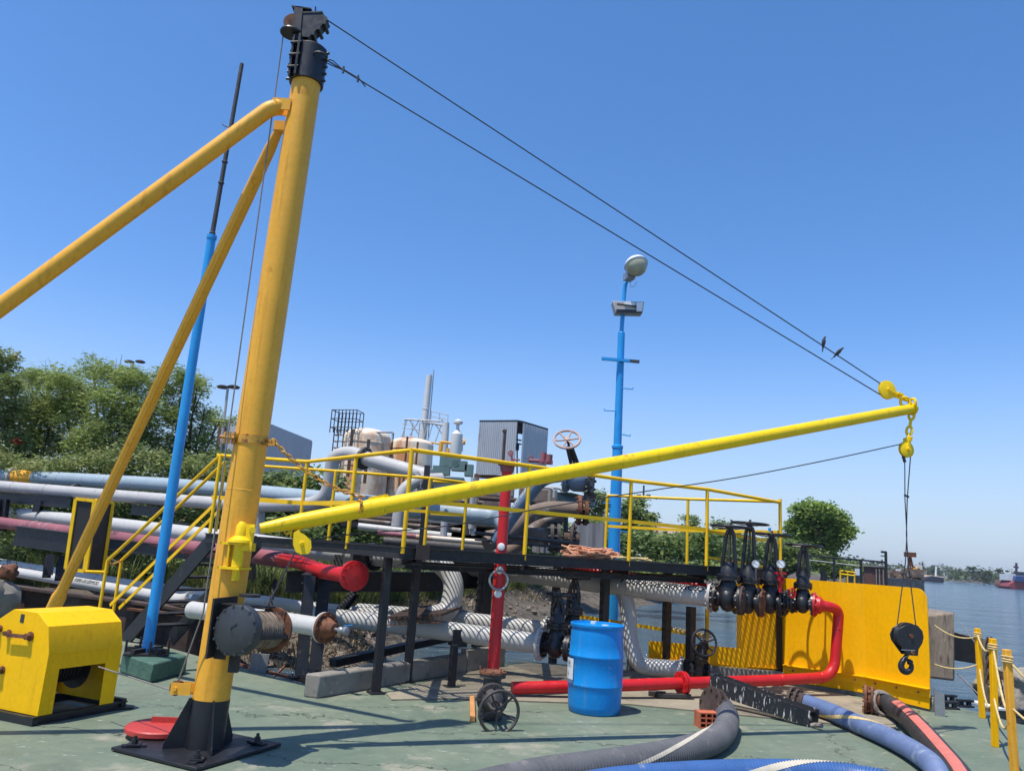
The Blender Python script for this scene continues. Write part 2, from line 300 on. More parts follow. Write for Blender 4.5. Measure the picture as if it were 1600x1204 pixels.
    def wheel(s, c, nrm, R, r=None, spokes=5, ph=0, dish=0.0):
        r = r or R*.075; c = Vector(c); a = Vector(nrm).normalized(); u = a.cross(Vector((0, 0, 1)))
        if u.length < .05: u = Vector((1, 0, 0))
        u.normalize(); w_ = a.cross(u); s.torus(c, a, R, r, 32, 8)
        for i in range(spokes):
            t = 2*math.pi*(i+ph)/spokes; e = c+(u*math.cos(t)+w_*math.sin(t))*R
            s.tube([c-a*dish, c-a*dish+(e-c)*.5, e], [r*1.0, r*.75, r*.7], 6)
        s.cyl(c-a*(dish+r*1.3), c-a*dish+a*r*1.5, R*.17, 10); return s
WO = {}
def build(mb, name, mt, parent=None, bevel=0, label=None, ang=38, origin=None):
    base = WO[parent] if parent is not None else Vector((0, 0, 0))
    if parent is None:
        if origin is not None: base = Vector(origin)
        else:
            xs = [v.x for v in mb.v]; ys = [v.y for v in mb.v]; base = Vector(((min(xs)+max(xs))/2, (min(ys)+max(ys))/2, min(v.z for v in mb.v)))
    me = bpy.data.meshes.new(name); me.from_pydata([tuple(v-base) for v in mb.v], [], mb.f); me.validate(); me.update()
    bm = bmesh.new(); bm.from_mesh(me); bmesh.ops.recalc_face_normals(bm, faces=bm.faces); bm.to_mesh(me); bm.free()
    me.polygons.foreach_set('use_smooth', [True]*len(me.polygons)); me.set_sharp_from_angle(angle=math.radians(ang))
    o = bpy.data.objects.new(name, me); col.objects.link(o); me.materials.append(M[mt] if isinstance(mt, str) else mt)
    WO[o] = base
    if parent is not None: o.parent = parent
    else: o.location = base
    if bevel:
        b = o.modifiers.new('bevel', 'BEVEL'); b.width = bevel; b.segments = 2; b.limit_method = 'ANGLE'; b.angle_limit = math.radians(40)
    if label: o['label'] = label
    return o
def T(name, label, cat, loc, group=None):
    o = bpy.data.objects.new(name, None); o.empty_display_size = .2; col.objects.link(o); o.location = loc; WO[o] = Vector(loc)
    o['label'] = label; o['category'] = cat
    if group: o['group'] = group
    return o
def tag(o, label, cat, group=None, kind=None):
    if label: o['label'] = label; o['category'] = cat
    if group: o['group'] = group
    if kind: o['kind'] = kind
    return o
def struct(mb, name, mt, **k):
    o = build(mb, name, mt, **k); o['kind'] = 'structure'; return o
def fillet(pts, rad, n=8):
    pts = [Vector(p) for p in pts]; out = [pts[0]]
    for i in range(1, len(pts)-1):
        a, b, c = pts[i-1], pts[i], pts[i+1]; r = rad[i-1] if isinstance(rad, (list, tuple)) else rad
        d1 = (a-b); d2 = (c-b); k = min(r, d1.length*.48, d2.length*.48); p = b+d1.normalized()*k; q = b+d2.normalized()*k
        for j in range(n+1):
            t = j/n; out.append(p*(1-t)**2+b*2*t*(1-t)+q*t*t)
    out.append(pts[-1]); return out
def bez(pts, n=10):   # catmull-rom through points
    P = [Vector(p) for p in pts]; P = [P[0]*2-P[1]]+P+[P[-1]*2-P[-2]]; out = []
    for i in range(1, len(P)-2):
        for j in range(n):
            t = j/n; a, b, c, d = P[i-1:i+3]
            out.append(.5*((2*b)+(c-a)*t+(2*a-5*b+4*c-d)*t*t+(3*b-a-3*c+d)*t**3))
    out.append(P[-2]); return out
def flange(mb, c, ax, R, t, nb=8, br=None):
    c = Vector(c); a = Vector(ax).normalized()
    mb.lathe([(R*.55, -t/2), (R, -t/2), (R, t/2), (R*.55, t/2)], c, a, 28); mb.bolts(c, a, R*.84, br or R*.07, t*2.2, nb); return mb
def chain_mb(mb, path, L, wdt, r):
    pts = [Vector(p) for p in path]; cum = [0]
    for i in range(1, len(pts)): cum.append(cum[-1]+(pts[i]-pts[i-1]).length)
    step = L*.72; k = int(cum[-1]/step)
    def at(s):
        s = max(0, min(cum[-1], s))
        for i in range(1, len(pts)):
            if s <= cum[i]+1e-9: return pts[i-1].lerp(pts[i], (s-cum[i-1])/(cum[i]-cum[i-1]+1e-9))
        return pts[-1]
    for i in range(k+1):
        c = at(i*step); t = (at(i*step+step*.5)-at(i*step-step*.5)).normalized(); side = t.cross(Vector((.3, .2, 1))).normalized(); oth = t.cross(side)
        u = side if i % 2 else oth
        ring = []
        for j in range(14):
            a = 2*math.pi*j/14; ring.append(c+t*math.cos(a)*(L/2-r)+u*math.copysign(abs(math.sin(a))**.75, math.sin(a))*(wdt/2-r))
        mb.tube(ring, r, 6, closed=True)
    return mb
def text_mesh(body, size, extr=.0):
    cu = bpy.data.curves.new('lettering', 'FONT'); cu.body = body; cu.size = size; cu.resolution_u = 2; cu.offset = size*.012
    o = bpy.data.objects.new('tmp', cu); col.objects.link(o); dg = bpy.context.evaluated_depsgraph_get()
    me = bpy.data.meshes.new_from_object(o.evaluated_get(dg)); bpy.data.objects.remove(o); bpy.data.curves.remove(cu)
    bm = bmesh.new(); bm.from_mesh(me)
    for _ in range(3):
        e = [e for e in bm.edges if e.calc_length() > size*.22]
        if not e: break
        bmesh.ops.subdivide_edges(bm, edges=e, cuts=1); bmesh.ops.triangulate(bm, faces=bm.faces)
    vs = [v.co.copy() for v in bm.verts]; fs = [tuple(v.index for v in f.verts) for f in bm.faces]; bm.free(); bpy.data.meshes.remove(me)
    return vs, fs
def pipe_text(body, size, a, b, r, s0, ang0, mt, parent, flip=False, name='stencil_lettering'):
    """letters wrapped on the cylinder a-b, starting s0 metres from a, centred at angle ang0 (0 = towards the eye, 90 = top)"""
    a = Vector(a); b = Vector(b); t = (b-a).normalized(); up = (Vector((0, 0, 1))-t*t.z).normalized(); fr = t.cross(up)*1.0
    mid = (a+b)/2
    if fr.dot(CP-mid) < 0: fr = -fr
    vs, fs = text_mesh(body, size); mb = MB(); out = []
    for v in vs:
        th = math.radians(ang0)+(v.y-size*.35)/r
        out.append(a+t*(s0+v.x)+(fr*math.cos(th)+up*math.sin(th))*(r+.004))
    mb.add(out, fs); return build(mb, name, mt, parent)
def flat_text(body, size, o, ux, uy, mt, parent, name='lettering'):
    vs, fs = text_mesh(body, size); ux = Vector(ux).normalized(); uy = Vector(uy).normalized(); mb = MB()
    mb.add([Vector(o)+ux*v.x+uy*v.y for v in vs], fs); return build(mb, name, mt, parent)
def leaves(name, mt, centers, radii, n, size, parent=None, asp=.45, clump=.22, flat=0.3, shell=.35, droop=0, origin=None):
    """leaf-sized faces in clumps spread through ellipsoid blobs"""
    c = np.array([tuple(x) for x in centers], float); r = np.array(radii, float)
    vol = np.prod(r, axis=1)**(2/3); pr = vol/vol.sum()
    ncl = max(6, n//26); bi = rng.choice(len(c), ncl, p=pr); d = rng.normal(size=(ncl, 3)); d /= np.linalg.norm(d, axis=1)[:, None]
    rad = rng.uniform(shell, 1.0, ncl)**.6; cc = c[bi]+d*rad[:, None]*r[bi]
    cs = clump*rng.uniform(.6, 1.5, ncl)
    li = rng.integers(0, ncl, n); off = rng.normal(size=(n, 3))*.5; off[:, 2] *= .6
    p = cc[li]+off*cs[li][:, None]; p[:, 2] -= droop*np.abs(off[:, 0])*cs[li]
    a = rng.normal(size=(n, 3)); a[:, 2] *= flat; a /= np.linalg.norm(a, axis=1)[:, None]
    b = rng.normal(size=(n, 3)); b = np.cross(a, b); b[:, 2] *= .45; b /= np.linalg.norm(b, axis=1)[:, None]
    s = size*rng.uniform(.6, 1.4, n)[:, None]
    q = np.stack([p-a*s, p-b*s*asp, p+a*s, p+b*s*asp], 1).reshape(-1, 3)
    base = WO[parent] if parent is not None else Vector(origin if origin is not None else (c[:, 0].mean(), c[:, 1].mean(), q[:, 2].min()))
    q = q-np.array(tuple(base))
    me = bpy.data.meshes.new(name); me.vertices.add(4*n); me.vertices.foreach_set('co', q.ravel()); me.loops.add(4*n); me.loops.foreach_set('vertex_index', np.arange(4*n, dtype=np.int32))
    me.polygons.add(n); me.polygons.foreach_set('loop_start', np.arange(0, 4*n, 4, dtype=np.int32)); me.polygons.foreach_set('loop_total', np.full(n, 4, dtype=np.int32)); me.update()
    at = me.attributes.new('rnd', 'FLOAT', 'FACE'); at.data.foreach_set('value', rng.uniform(0, 1, n))
    o = bpy.data.objects.new(name, me); col.objects.link(o); me.materials.append(M[mt]); WO[o] = base
    if parent is not None: o.parent = parent
    else: o.location = base
    return o
def tree(name, label, cat, base, blobs, n, size, mt, group=None, tr=.12, asp=.45, clump=.3, flowers=0, **kw):
    base = Vector(base); t = T(name, label, cat, base, group); mb = MB(); extra = []
    for b_c, b_r in blobs:
        for _ in range(4):
            d_ = Vector([random.gauss(0, 1) for _ in range(3)]).normalized(); k_ = random.uniform(.28, .5); extra.append((Vector(b_c)+Vector((d_.x*b_r[0], d_.y*b_r[1], abs(d_.z)*b_r[2] if d_.z > -.4 else d_.z*b_r[2]))*random.uniform(.8, 1.05), (b_r[0]*k_, b_r[1]*k_, b_r[2]*k_)))
    allb = [(Vector(b[0]), tuple(x*.88 for x in b[1])) for b in blobs]+extra; cen = [Vector(b[0]) for b in blobs]
    mean = sum(cen, Vector())/len(cen); fork = base.lerp(mean, .45)
    mb.tube(bez([base-Vector((0, 0, .2)), base.lerp(fork, .5)+Vector((tr, 0, 0)), fork], 5), [tr*(1-.5*i/10) for i in range(11)], 8)
    for c in cen:
        mid = fork.lerp(c, .5)+Vector((random.uniform(-1, 1), random.uniform(-1, 1), random.uniform(-.2, .6)))*tr*1.5
        pts = bez([fork, mid, c], 4); mb.tube(pts, [tr*.45*(1-.8*i/8)+.004 for i in range(9)], 6)
        for _ in range(4):
            e = c+Vector([random.uniform(-.8, .8) for _ in range(3)])*blobs[cen.index(c)][1][0]; q = mid.lerp(c, random.uniform(.3, 1))
            mb.tube([q, q.lerp(e, .5)+Vector((0, 0, tr*.5)), e], [tr*.14, tr*.1, tr*.03], 5)
    build(mb, 'trunk', 'bark', t)
    leaves('crown', mt, [b[0] for b in allb], [b[1] for b in allb], n, size, t, asp=asp, clump=clump, **kw)
    if flowers: leaves('flowers', 'flower', cen, [b[1] for b in blobs], flowers, size*1.3, t, asp=.8, clump=.10, shell=.95)['kind'] = 'stuff'
    return t
# ================================================================== SETTING
WZ = -.5
mb = MB(); mb.add([(-2500, -40, WZ), (2500, -40, WZ), (2500, 5000, WZ), (-2500, 5000, WZ)], [(0, 1, 2, 3)]); struct(mb, 'water', 'water')
edge = [G(1465, 1097), G(1530, 1112), G(1605, 1134), vz((9.5, 8.2), 0), vz((9.5, -5), 0), vz((-13, -5), 0), vz((-13, 13.2), 0), vz((-7, 12.9), 0), G(190, 990), G(350, 1036), G(440, 1060), G(505, 1074), vz((-1.45, 9.2), 0), vz((-.5, 11.2), 0), vz((.4, 12.35), 0), vz((2.0, 12.2), 0), vz((3.27, 11.95), 0), vz((4.12, 11.82), 0), vz((5.1, 11.0), 0), vz((5.5, 10.6), 0)]
mb = MB(); mb.prism(edge, (0, 0, -.42)); mb.prism([v+Vector((0, 0, -.42)) for v in edge], (0, 0, -.5)); struct(mb, 'deck', 'deck', origin=(0, 0, 0))
pad = [G(612, 1094), G(700, 1092), G(880, 1098), G(985, 1101), G(1110, 1113), G(1200, 1122), G(1310, 1132), G(1400, 1140), vz((5.0, 10.25), 0), vz((4.7, 11.1), 0), vz((4.05, 11.6), 0), vz((2.1, 12.0), 0), vz((.5, 12.1), 0), vz((-.35, 10.95), 0), vz((-1.15, 9.05), 0)]
mb = MB(); mb.prism([v+Vector((0, 0, .004)) for v in pad], (0, 0, .010)); struct(mb, 'concrete_pavement', 'pad', origin=(0, 10, 0))
# the bank: a strip that follows the shoreline and rises inland
shore = bez([(-2600, 5, 0), (-900, 7, 0), (-250, 8, 0), (-60, 9, 0), (-30, 13, 0), (-14, 14.4, 0), (-8, 14.3, 0), (-3.9, 13.4, 0), (-2.3, 14.2, 0), (-1.1, 18.6, 0), (2.3, 27.5, 0), (9, 42, 0), (34, 97, 0), (120, 240, 0), (276, 500, 0), (520, 900, 0)], 8)
prof = [(-3, -1.3), (0, -.52), (.7, -.3), (1.5, -.08), (2.3, .22), (3.2, .38), (5, .5), (8, .55), (14, .6), (26, .8), (60, 1), (160, 1.2), (600, 1.4), (2500, 1.5)]
def shore_dir(i):
    t = max(0, i-24)/(len(shore)-25); a = max(0, min(1, (t-.35)/.35)); return Vector((-.1-.72*a, 1-.42*a, 0)).normalized()
mb = MB(); vs = []
for i, p in enumerate(shore):
    d = shore_dir(i)
    for (s, z) in prof:
        k = .12 if 0 < s < 30 else 0; vs.append(p+d*s+Vector((random.uniform(-k, k), random.uniform(-k, k), z+random.uniform(-.09, .09)*(1 if .5 < s < 30 else 0))))
n = len(prof); fs = [(i*n+j, (i+1)*n+j, (i+1)*n+j+1, i*n+j+1) for i in range(len(shore)-1) for j in range(n-1)]
mb.add(vs, fs); struct(mb, 'river_bank', 'mud', origin=(0, 0, 0), ang=180)
mb = MB(); fb = bez([(250, 470, 0), (330, 560, 0), (430, 590, 0), (600, 620, 0), (900, 600, 0)], 5); v2 = []
for p in fb:
    for s, z in ((0, -.6), (4, .8), (12, 1.8), (60, 2.2), (900, 2.5)): v2.append(p+Vector((0, s, z)))
mb.add(v2, [(i*5+j, (i+1)*5+j, (i+1)*5+j+1, i*5+j+1) for i in range(len(fb)-1) for j in range(4)]); struct(mb, 'far_bank', 'mud', origin=(400, 560, 0), ang=180)
# grass, dry stalks, rubble along the bank
def bank_pt(i0, i1, s0, s1):
    f = random.uniform(i0, i1)+24; i = int(f); p = shore[i].lerp(shore[i+1], f-i); s = random.uniform(s0, s1); d = shore_dir(i)
    for j in range(len(prof)-1):
        if prof[j][0] <= s <= prof[j+1][0]:
            z = prof[j][1]+(prof[j+1][1]-prof[j][1])*(s-prof[j][0])/(prof[j+1][0]-prof[j][0]); break
    return p+d*s+Vector((0, 0, z)), s
def blades(name, mt, spots, hmin, hmax, per, wd, spread=.16, lean=.5):
    vs = []; fs = []
    for p in spots:
        H = random.uniform(hmin, hmax)
        for _ in range(per):
            a = random.uniform(0, 6.28); b = p+Vector((math.cos(a), math.sin(a), 0))*random.uniform(0, spread)-Vector((0, 0, .05)); h = H*random.uniform(.6, 1.1); l = h*random.uniform(.1, lean)
            d = Vector((math.cos(a), math.sin(a), 0)); sd = Vector((-d.y, d.x, 0))*wd*random.uniform(.6, 1.3)
            m_ = b+d*l*.35+Vector((0, 0, h*.62)); t = b+d*l+Vector((0, 0, h*random.uniform(.75, 1.0)))
            o = len(vs); vs += [b-sd, b+sd, m_+sd*.8, m_-sd*.8, t]; fs += [(o, o+1, o+2, o+3), (o+3, o+2, o+4)]
    me = bpy.data.meshes.new(name); me.from_pydata([tuple(v) for v in vs], [], fs); me.update(); at = me.attributes.new('rnd', 'FLOAT', 'FACE'); at.data.foreach_set('value', rng.uniform(0, 1, len(fs)))
    o = bpy.data.objects.new(name, me); col.objects.link(o); me.materials.append(M[mt]); return o
sp = [bank_pt(20, 58, 2.3, 9)[0] for _ in range(900)]+[bank_pt(36, 56, 2.2, 3.6)[0] for _ in range(420)]+[bank_pt(8, 34, 2.6, 14)[0] for _ in range(700)]
tag(blades('tall_grass', 'grassm', sp, .35, .95, 26, .012, .22, .75), 'tall green and straw grass growing along the river bank', 'grass', kind='stuff')
sp = [bank_pt(36, 60, 1.5, 2.6)[0] for _ in range(320)]+[bank_pt(24, 40, .2, 2.6)[0] for _ in range(240)]
tag(blades('dry_stalks', 'straw', sp, .06, .32, 12, .012, .3, 2.2), 'broken dry stalks and driftwood lying on the mud bank', 'driftwood', kind='stuff')
mb = MB()
for _ in range(1500):
    p, s = bank_pt(*(random.choice([(24, 37), (36, 60), (28, 42)])), .1, 2.5); k = random.uniform(.02, .11)*(1.6 if random.random() < .12 else 1)
    R = Matrix.Rotation(random.uniform(0, 6), 3, Vector((random.random(), random.random(), random.random()+.1)).normalized())
    q = [R@Vector((x*k*random.uniform(.6, 1.3), y*k*random.uniform(.5, 1.2), z*k*random.uniform(.4, .8)))+p for x, y, z in ((1, 0, 0), (-1, 0, 0), (0, 1, 0), (0, -1, 0), (0, 0, 1), (0, 0, -1))]
    mb.add(q, [(0, 2, 4), (2, 1, 4), (1, 3, 4), (3, 0, 4), (2, 0, 5), (1, 2, 5), (3, 1, 5), (0, 3, 5)])
o = build(mb, 'bank_rubble', 'rock', origin=(0, 14, 0), ang=5); tag(o, 'loose stones and broken bricks strewn over the mud bank', 'rubble', kind='stuff')
for px, py, Y in ((1000+10, 944, 27), (902, 935, 22), (915, 965-6, 22)): pass

# ================================================================== DERRICK CRANE
BS = Vector((-2.14, 6.36, 0)); crane = T('derrick_crane', 'yellow mast derrick crane with long raised boom bolted to the green deck', 'crane', BS)
TOPC = Vector((-2.03, 6.40, 5.6)); mdir = (TOPC-BS).normalized()
def onm(z): return BS+mdir*(z/mdir.z)
mb = MB(); mb.tube([onm(.37), onm(1.5), onm(3), onm(5.65)], [.136, .135, .132, .127], 40); mast = build(mb, 'mast', 'mast', crane)
mb = MB(); mb.tube([onm(.02), onm(.369)], .139, 40)
build(mb, 'mast_foot', 'black', crane)
mb = MB()
for z in (1.95,): mb.torus(onm(z), mdir, .132, .004, 40, 6)
build(mb, 'weld_seam', 'mast', mast)
pl = [Vector((-2.75, 6.18, .008)), Vector((-1.98, 5.80, .008)), Vector((-1.62, 6.60, .008)), Vector((-2.42, 6.97, .008))]
mb = MB(); mb.prism(pl, (0, 0, .022)); bp = build(mb, 'base_plate', 'black', crane, bevel=.003)
for i, (a, b) in enumerate(((.13, .13), (.87, .13), (.87, .87), (.13, .87))):
    p = pl[0]+(pl[1]-pl[0])*a+(pl[3]-pl[0])*b; p.z = .03; mb = MB()
    mb.box(p+W(0, 0, .008), .17, .06, .012, .35+i*1.1); mb.box(p+W(0, 0, .018), .09, .09, .008, .2); mb.cyl(p+W(0, 0, .02), p+W(0, 0, .05), .024, 6); mb.cyl(p+W(0, 0, .05), p+W(0, 0, .075), .013, 10)
    build(mb, 'bolt', 'black', bp)
for k in range(4):
    a = math.radians((-60, -150, 130, 65)[k]); d = Vector((math.cos(a), math.sin(a), 0)); s = Vector((-d.y, d.x, 0))*.006
    mb = MB(); mb.prism([BS+d*.12-s+W(0, 0, .03), BS+d*.29-s+W(0, 0, .03), BS+d*.29-s+W(0, 0, .06), BS+d*.15-s+W(0, 0, .38), BS+d*.12-s+W(0, 0, .38)], s*2); build(mb, 'gusset', 'black', crane)
# collar at the masthead
c0 = onm(5.60); c1 = onm(6.0)
mb = MB(); mb.lathe([(.128, 0), (.150, 0), (.152, .34), (.132, .36), (.10, .365)], c0, mdir, 36)
for s in (-1, 1):
    for z in (.03, .1, .17, .24, .31):
        x = c0+mdir*z+Vector((.155*s, -.03, 0)); mb.cyl(x-W(.02, 0, 0)*s, x+W(.022, 0, 0)*s, .012, 6)
mb.box(c0+W(-.06, -.145, .2), .018, .05, .40); mb.box(c0+W(-.12, -.115, .2), .018, .06, .40)
for z in (.08, .2, .32): mb.cyl(c0+W(-.14, -.14, z), c0+W(-.04, -.16, z), .012, 6)
build(mb, 'mast_collar', 'black', crane)
hd = D(455, 52, 6.33); mb = MB()
mb.lathe([(.03, -.012), (.095, -.012), (.10, 0), (.095, .012), (.03, .012)], hd, (0, 0, 1), 24)
mb.beam(D(464, 66, 6.36), D(469, 16, 6.36), .075, .10); mb.beam(D(458, 15, 6.36), D(488, 19, 6.36), .10, .012)
A, B_, C_, D_, E_ = D(470, 20, 6.32), D(504, 19, 6.32), D(511, 30, 6.32), D(481, 58, 6.32), D(470, 57, 6.32)
for dy in (0, .085): mb.prism([p+W(0, dy, 0) for p in (A, B_, C_, D_, E_)], (0, .012, 0))
mb.beam(A+W(0, .05, .0), B_+W(0, .05, 0), .11, .014); mb.beam(D_+W(0, .05, 0), C_+W(0, .05, 0), .11, .016)
for t in (.15, .45, .75): mb.cyl(D_.lerp(C_, t)+W(.02, -.02, 0), D_.lerp(C_, t)+W(.02, .13, 0), .018, 8)
mb.cyl(D(493, 18, 6.36), D(493, 11, 6.36), .007, 6)
head = build(mb, 'mast_head', 'black', crane)
mb = MB(); shv = D(458, 36, 6.37); mb.lathe([(.02, -.02), (.085, -.018), (.07, 0), (.085, .018), (.02, .02)], shv, (0, 1, 0), 24); build(mb, 'sheave', 'rust', head)
mb = MB(); shr = D(504, 33, 6.37); mb.lathe([(.01, -.02), (.05, -.018), (.04, 0), (.05, .018), (.01, .02)], shr, (0, 1, 0), 20); build(mb, 'sheave', 'blackd', head)
# backstays
A1 = D(437, 167, 6.33); F1 = Vector((-6.75, 5.36, 0)); A2 = D(438, 199, 6.52); F2 = Vector((-5.86, 10.55, 0))
k1 = D(421, 170, 6.28); mb = MB(); mb.tube(fillet([A1, k1, F1], .05, 4), .068, 20)
for s in (-1, 1): mb.box(A1+W(.03, .05*s, 0), .16, .014, .11)
mb.cyl(A1-W(.02, .085, 0), A1+W(-.02, .085, 0), .018, 8)
mb.lathe([(.0, 0), (.2, 0), (.2, .02), (0, .02)], F1, (0, 0, 1), 16)
build(mb, 'backstay', 'mast', crane)
d2 = (F2-A2).normalized(); mb = MB(); s2 = d2.cross(Vector((0, 0, 1))).normalized()
q = A2.lerp(F2, .85); mb.tube([A2, A2.lerp(F2, .03), A2.lerp(F2, .1), q, q+d2*.12, F2], [.035, .052, .060, .062, .085, .085], 20)
mb.beam(A2.lerp(F2, .1)-W(.0, .05, 0), A2.lerp(F2, .84)-W(0, .05, 0), .075, .03, (0, -1, .2)); mb.box(A2+W(.02, 0, 0), .14, .08, .09)
build(mb, 'backstay', 'mast', crane)
# boom
FT = D(398, 827, 6.25); TP = D(1432, 637, 8.5); bd = (TP-FT).normalized()
def onb(px):
    lo, hi = 0, 1
    for _ in range(40):
        t = (lo+hi)/2; v = FT.lerp(TP, t)-CP; x = 800+F_PX*v.dot(RT)/v.dot(fw)
        if x < px: lo = t
        else: hi = t
    return FT.lerp(TP, t)
mb = MB(); mb.tube([FT+bd*.04, FT+bd*.34, FT+bd*1.2, TP-bd*.05, TP-bd*.02, TP], [.040, .064, .069, .056, .046, .025], 32)
boom = build(mb, 'boom', 'yellow', crane)
bs_ = onb(568); mb = MB(); mb.lathe([(.068, 0), (.075, 0), (.075, .18), (.068, .18)], bs_, bd, 32)
q = onb(575)+W(0, 0, .08); mb.beam(q, q+bd*.16+W(0, 0, .0), .02, .03); mb.beam(q+W(0, .05, -.01), q+bd*.16+W(0, .05, -.01), .02, .03); build(mb, 'boom_sleeve', 'yellow', boom)
pb = FT-bd*.02
mb = MB(); side = bd.cross(Vector((0, 0, 1))).normalized()
for s in (-.035, .035): mb.box(pb+side*s+W(-.03, 0, -.04), .10, .012, .17, -.1)
mb.cyl(pb-side*.07, pb+side*.07, .025, 12); mb.box(pb+W(-.02, 0, -.13), .10, .10, .06)
pt = D(390, 838, 6.22); pbm = D(372, 900, 6.22)
zt = D(385, 852, 6.2).z; zb = D(375, 890, 6.2).z; pin = Vector((pb.x-.075, pb.y-.02, 0))
mb.lathe([(.09, 0), (.085, .02), (.045, .05), (.04, .13), (.02, .16)], vz(pin, zt+.02), (0, 0, 1), 20); mb.beam(vz(pin, zt+.12)+W(.05, 0, 0), pb+W(-.01, 0, 0), .07, .07)
for z in (zt, zb):
    m0 = onm(z); d = (vz(pin, 0)-vz(m0, 0)); dn = d.normalized(); sd = Vector((-dn.y, dn.x, 0))
    mb.prism([vz(m0, z)+dn*.10-sd*.13, vz(pin, z)-sd*.07, vz(pin, z)+dn*.08, vz(pin, z)+sd*.07, vz(m0, z)+dn*.10+sd*.13], (0, 0, .018))
mb.tube([vz(pin, zb-.08), vz(pin, zb+.02)], .03, 12); mb.cyl(vz(pin, zb+.02), vz(pin, zt), .042, 16); mb.beam(vz(pin, zb)-W(.07, 0, 0), vz(pin, zt)-W(.07, 0, 0), .014, .06, (0, 1, 0))
build(mb, 'gooseneck', 'yellow', crane, ang=30)
zc = V(383, 687, BS).z; cl = onm(zc); mb = MB(); mb.lathe([(.13, -.035), (.142, -.035), (.142, .035), (.13, .035)], cl, mdir, 36)
for s in (-.16, -.125, -.09): mb.box(cl+W(s-.02, -.10, 0), .014, .09, .09, .5)
mb.cyl(cl+W(-.21, -.13, 0), cl+W(-.08, -.12, 0), .014, 8); mb.box(cl+W(.17, -.03, -.01), .09, .03, .05, -.2)
build(mb, 'mast_clamp', 'chain', crane)
mb = MB(); ca = cl+W(.20, -.04, -.0); cb = onb(571)+W(0, -.01, .10)
chain_mb(mb, [ca.lerp(cb, t)-W(0, 0, .085*4*t*(1-t)) for t in [i/16 for i in range(17)]], .062, .042, .0075)
ob = onb(561); ring = []
chain_mb(mb, [ob+(Vector((0, 0, 1))*math.cos(a)+bd.cross(Vector((0, 0, 1)))*math.sin(a))*.088 for a in [math.pi*(-.55+1.1*i/12) for i in range(13)]], .05, .034, .006)
build(mb, 'safety_chain', 'chain', crane)
# small snatch block under the boom
sb = onb(462); bk = D(472, 845, 6.38)
mb = MB(); n_ = Vector((-.35, 1, .05)).normalized()
def disc_pts(px, Y): return [D(x, y, Y) for x, y in px]
teard = disc_pts([(459, 832), (464, 829), (476, 835), (486, 844), (487, 855), (483, 865), (470, 866), (462, 862), (458, 850)], 6.3)
for off in (0, .05): mb.prism([p+n_*off for p in teard], n_*.010)
mb.torus(D(455, 833, 6.35), (1, .2, 0), .028, .008, 14, 6); mb.torus(D(449, 829, 6.38), (.2, 1, 0), .025, .008, 14, 6)
mb.cyl(D(472, 849, 6.27), D(472, 849, 6.27)+n_*.09, .016, 8)
snb = build(mb, 'snatch_block', 'yellow', crane, bevel=.002)
# winch on the mast
wa = D(370, 984, 5.93); wb = D(425, 983, 6.36); wax = (wb-wa).normalized(); wL = (wb-wa).length
mb = MB(); mb.lathe([(.0, -.035), (.16, -.035), (.176, -.025), (.178, .05), (.165, .055), (.05, .056)], wa, wax, 36); mb.bolts(wa-wax*.03, wax, .168, .010, .02, 14)
q = wa-wax*.037; ux = wax.cross(Vector((0, 0, 1))).normalized(); mb.tube([q+ux*.02+W(0, 0, .05), q-ux*.03+W(0, 0, .01), q+ux*.0-W(0, 0, .04)], .003, 5)
winch = build(mb, 'mast_winch', 'cover', crane)
mb = MB(); n_t = 11
for i in range(n_t):
    for ly in range(2): mb.torus(wa+wax*(.10+(wL-.15)*i/(n_t-1)+ly*.012), (wax+Vector((.03, 0, .05*(-1)**i))).normalized(), .115+ly*.014, .0105, 26, 6)
build(mb, 'rope_turns', 'ropewire', winch)
mb = MB(); mb.cyl(wa+wax*.05, wb, .105, 24); mb.lathe([(.10, 0), (.165, 0), (.17, .012), (.165, .024), (.02, .026)], wb, wax, 32)
mb.lathe([(.10, 0), (.16, 0), (.165, .012), (.10, .024)], wa+wax*.06, wax, 32); build(mb, 'drum', 'rust', winch)
mb = MB(); mb.beam(wa+W(-.10, .06, .17), wb+W(-.08, .0, .17), .22, .012); mb.box(wa+W(-.17, .18, .0), .014, .36, .42, -.15); mb.box(wa+W(-.05, .20, -.24), .07, .05, .16); mb.beam(wa+ux*.15+W(0, 0, -.04), wb+ux*.14+W(0, 0, -.04), .02, .03)
mb.box(wa+W(-.13, .10, -.03), .09, .014, .38, -.2)
mb.lathe([(.03, 0), (.08, .0), (.08, .02), (.03, .02)], D(390, 932, 6.2), (0, 0, 1), 18)
build(mb, 'winch_bracket', 'blackd', winch)
# foot sheave
fs_ = D(277, 1074, 6.28); mb = MB(); mb.lathe([(.02, -.02), (.055, -.02), (.042, 0), (.055, .02), (.02, .02)], fs_, (.3, 1, 0), 20); shf = build(mb, 'foot_sheave', 'rust', crane)
mb = MB()
for s in (-.035, .032): mb.box(fs_+W(.05+s*.3, s, -.0), .15, .008, .085, .0)
mb.cyl(fs_-W(0, .055, 0), fs_+W(0, .055, 0), .016, 8); build(mb, 'sheave_bracket', 'mast', shf)
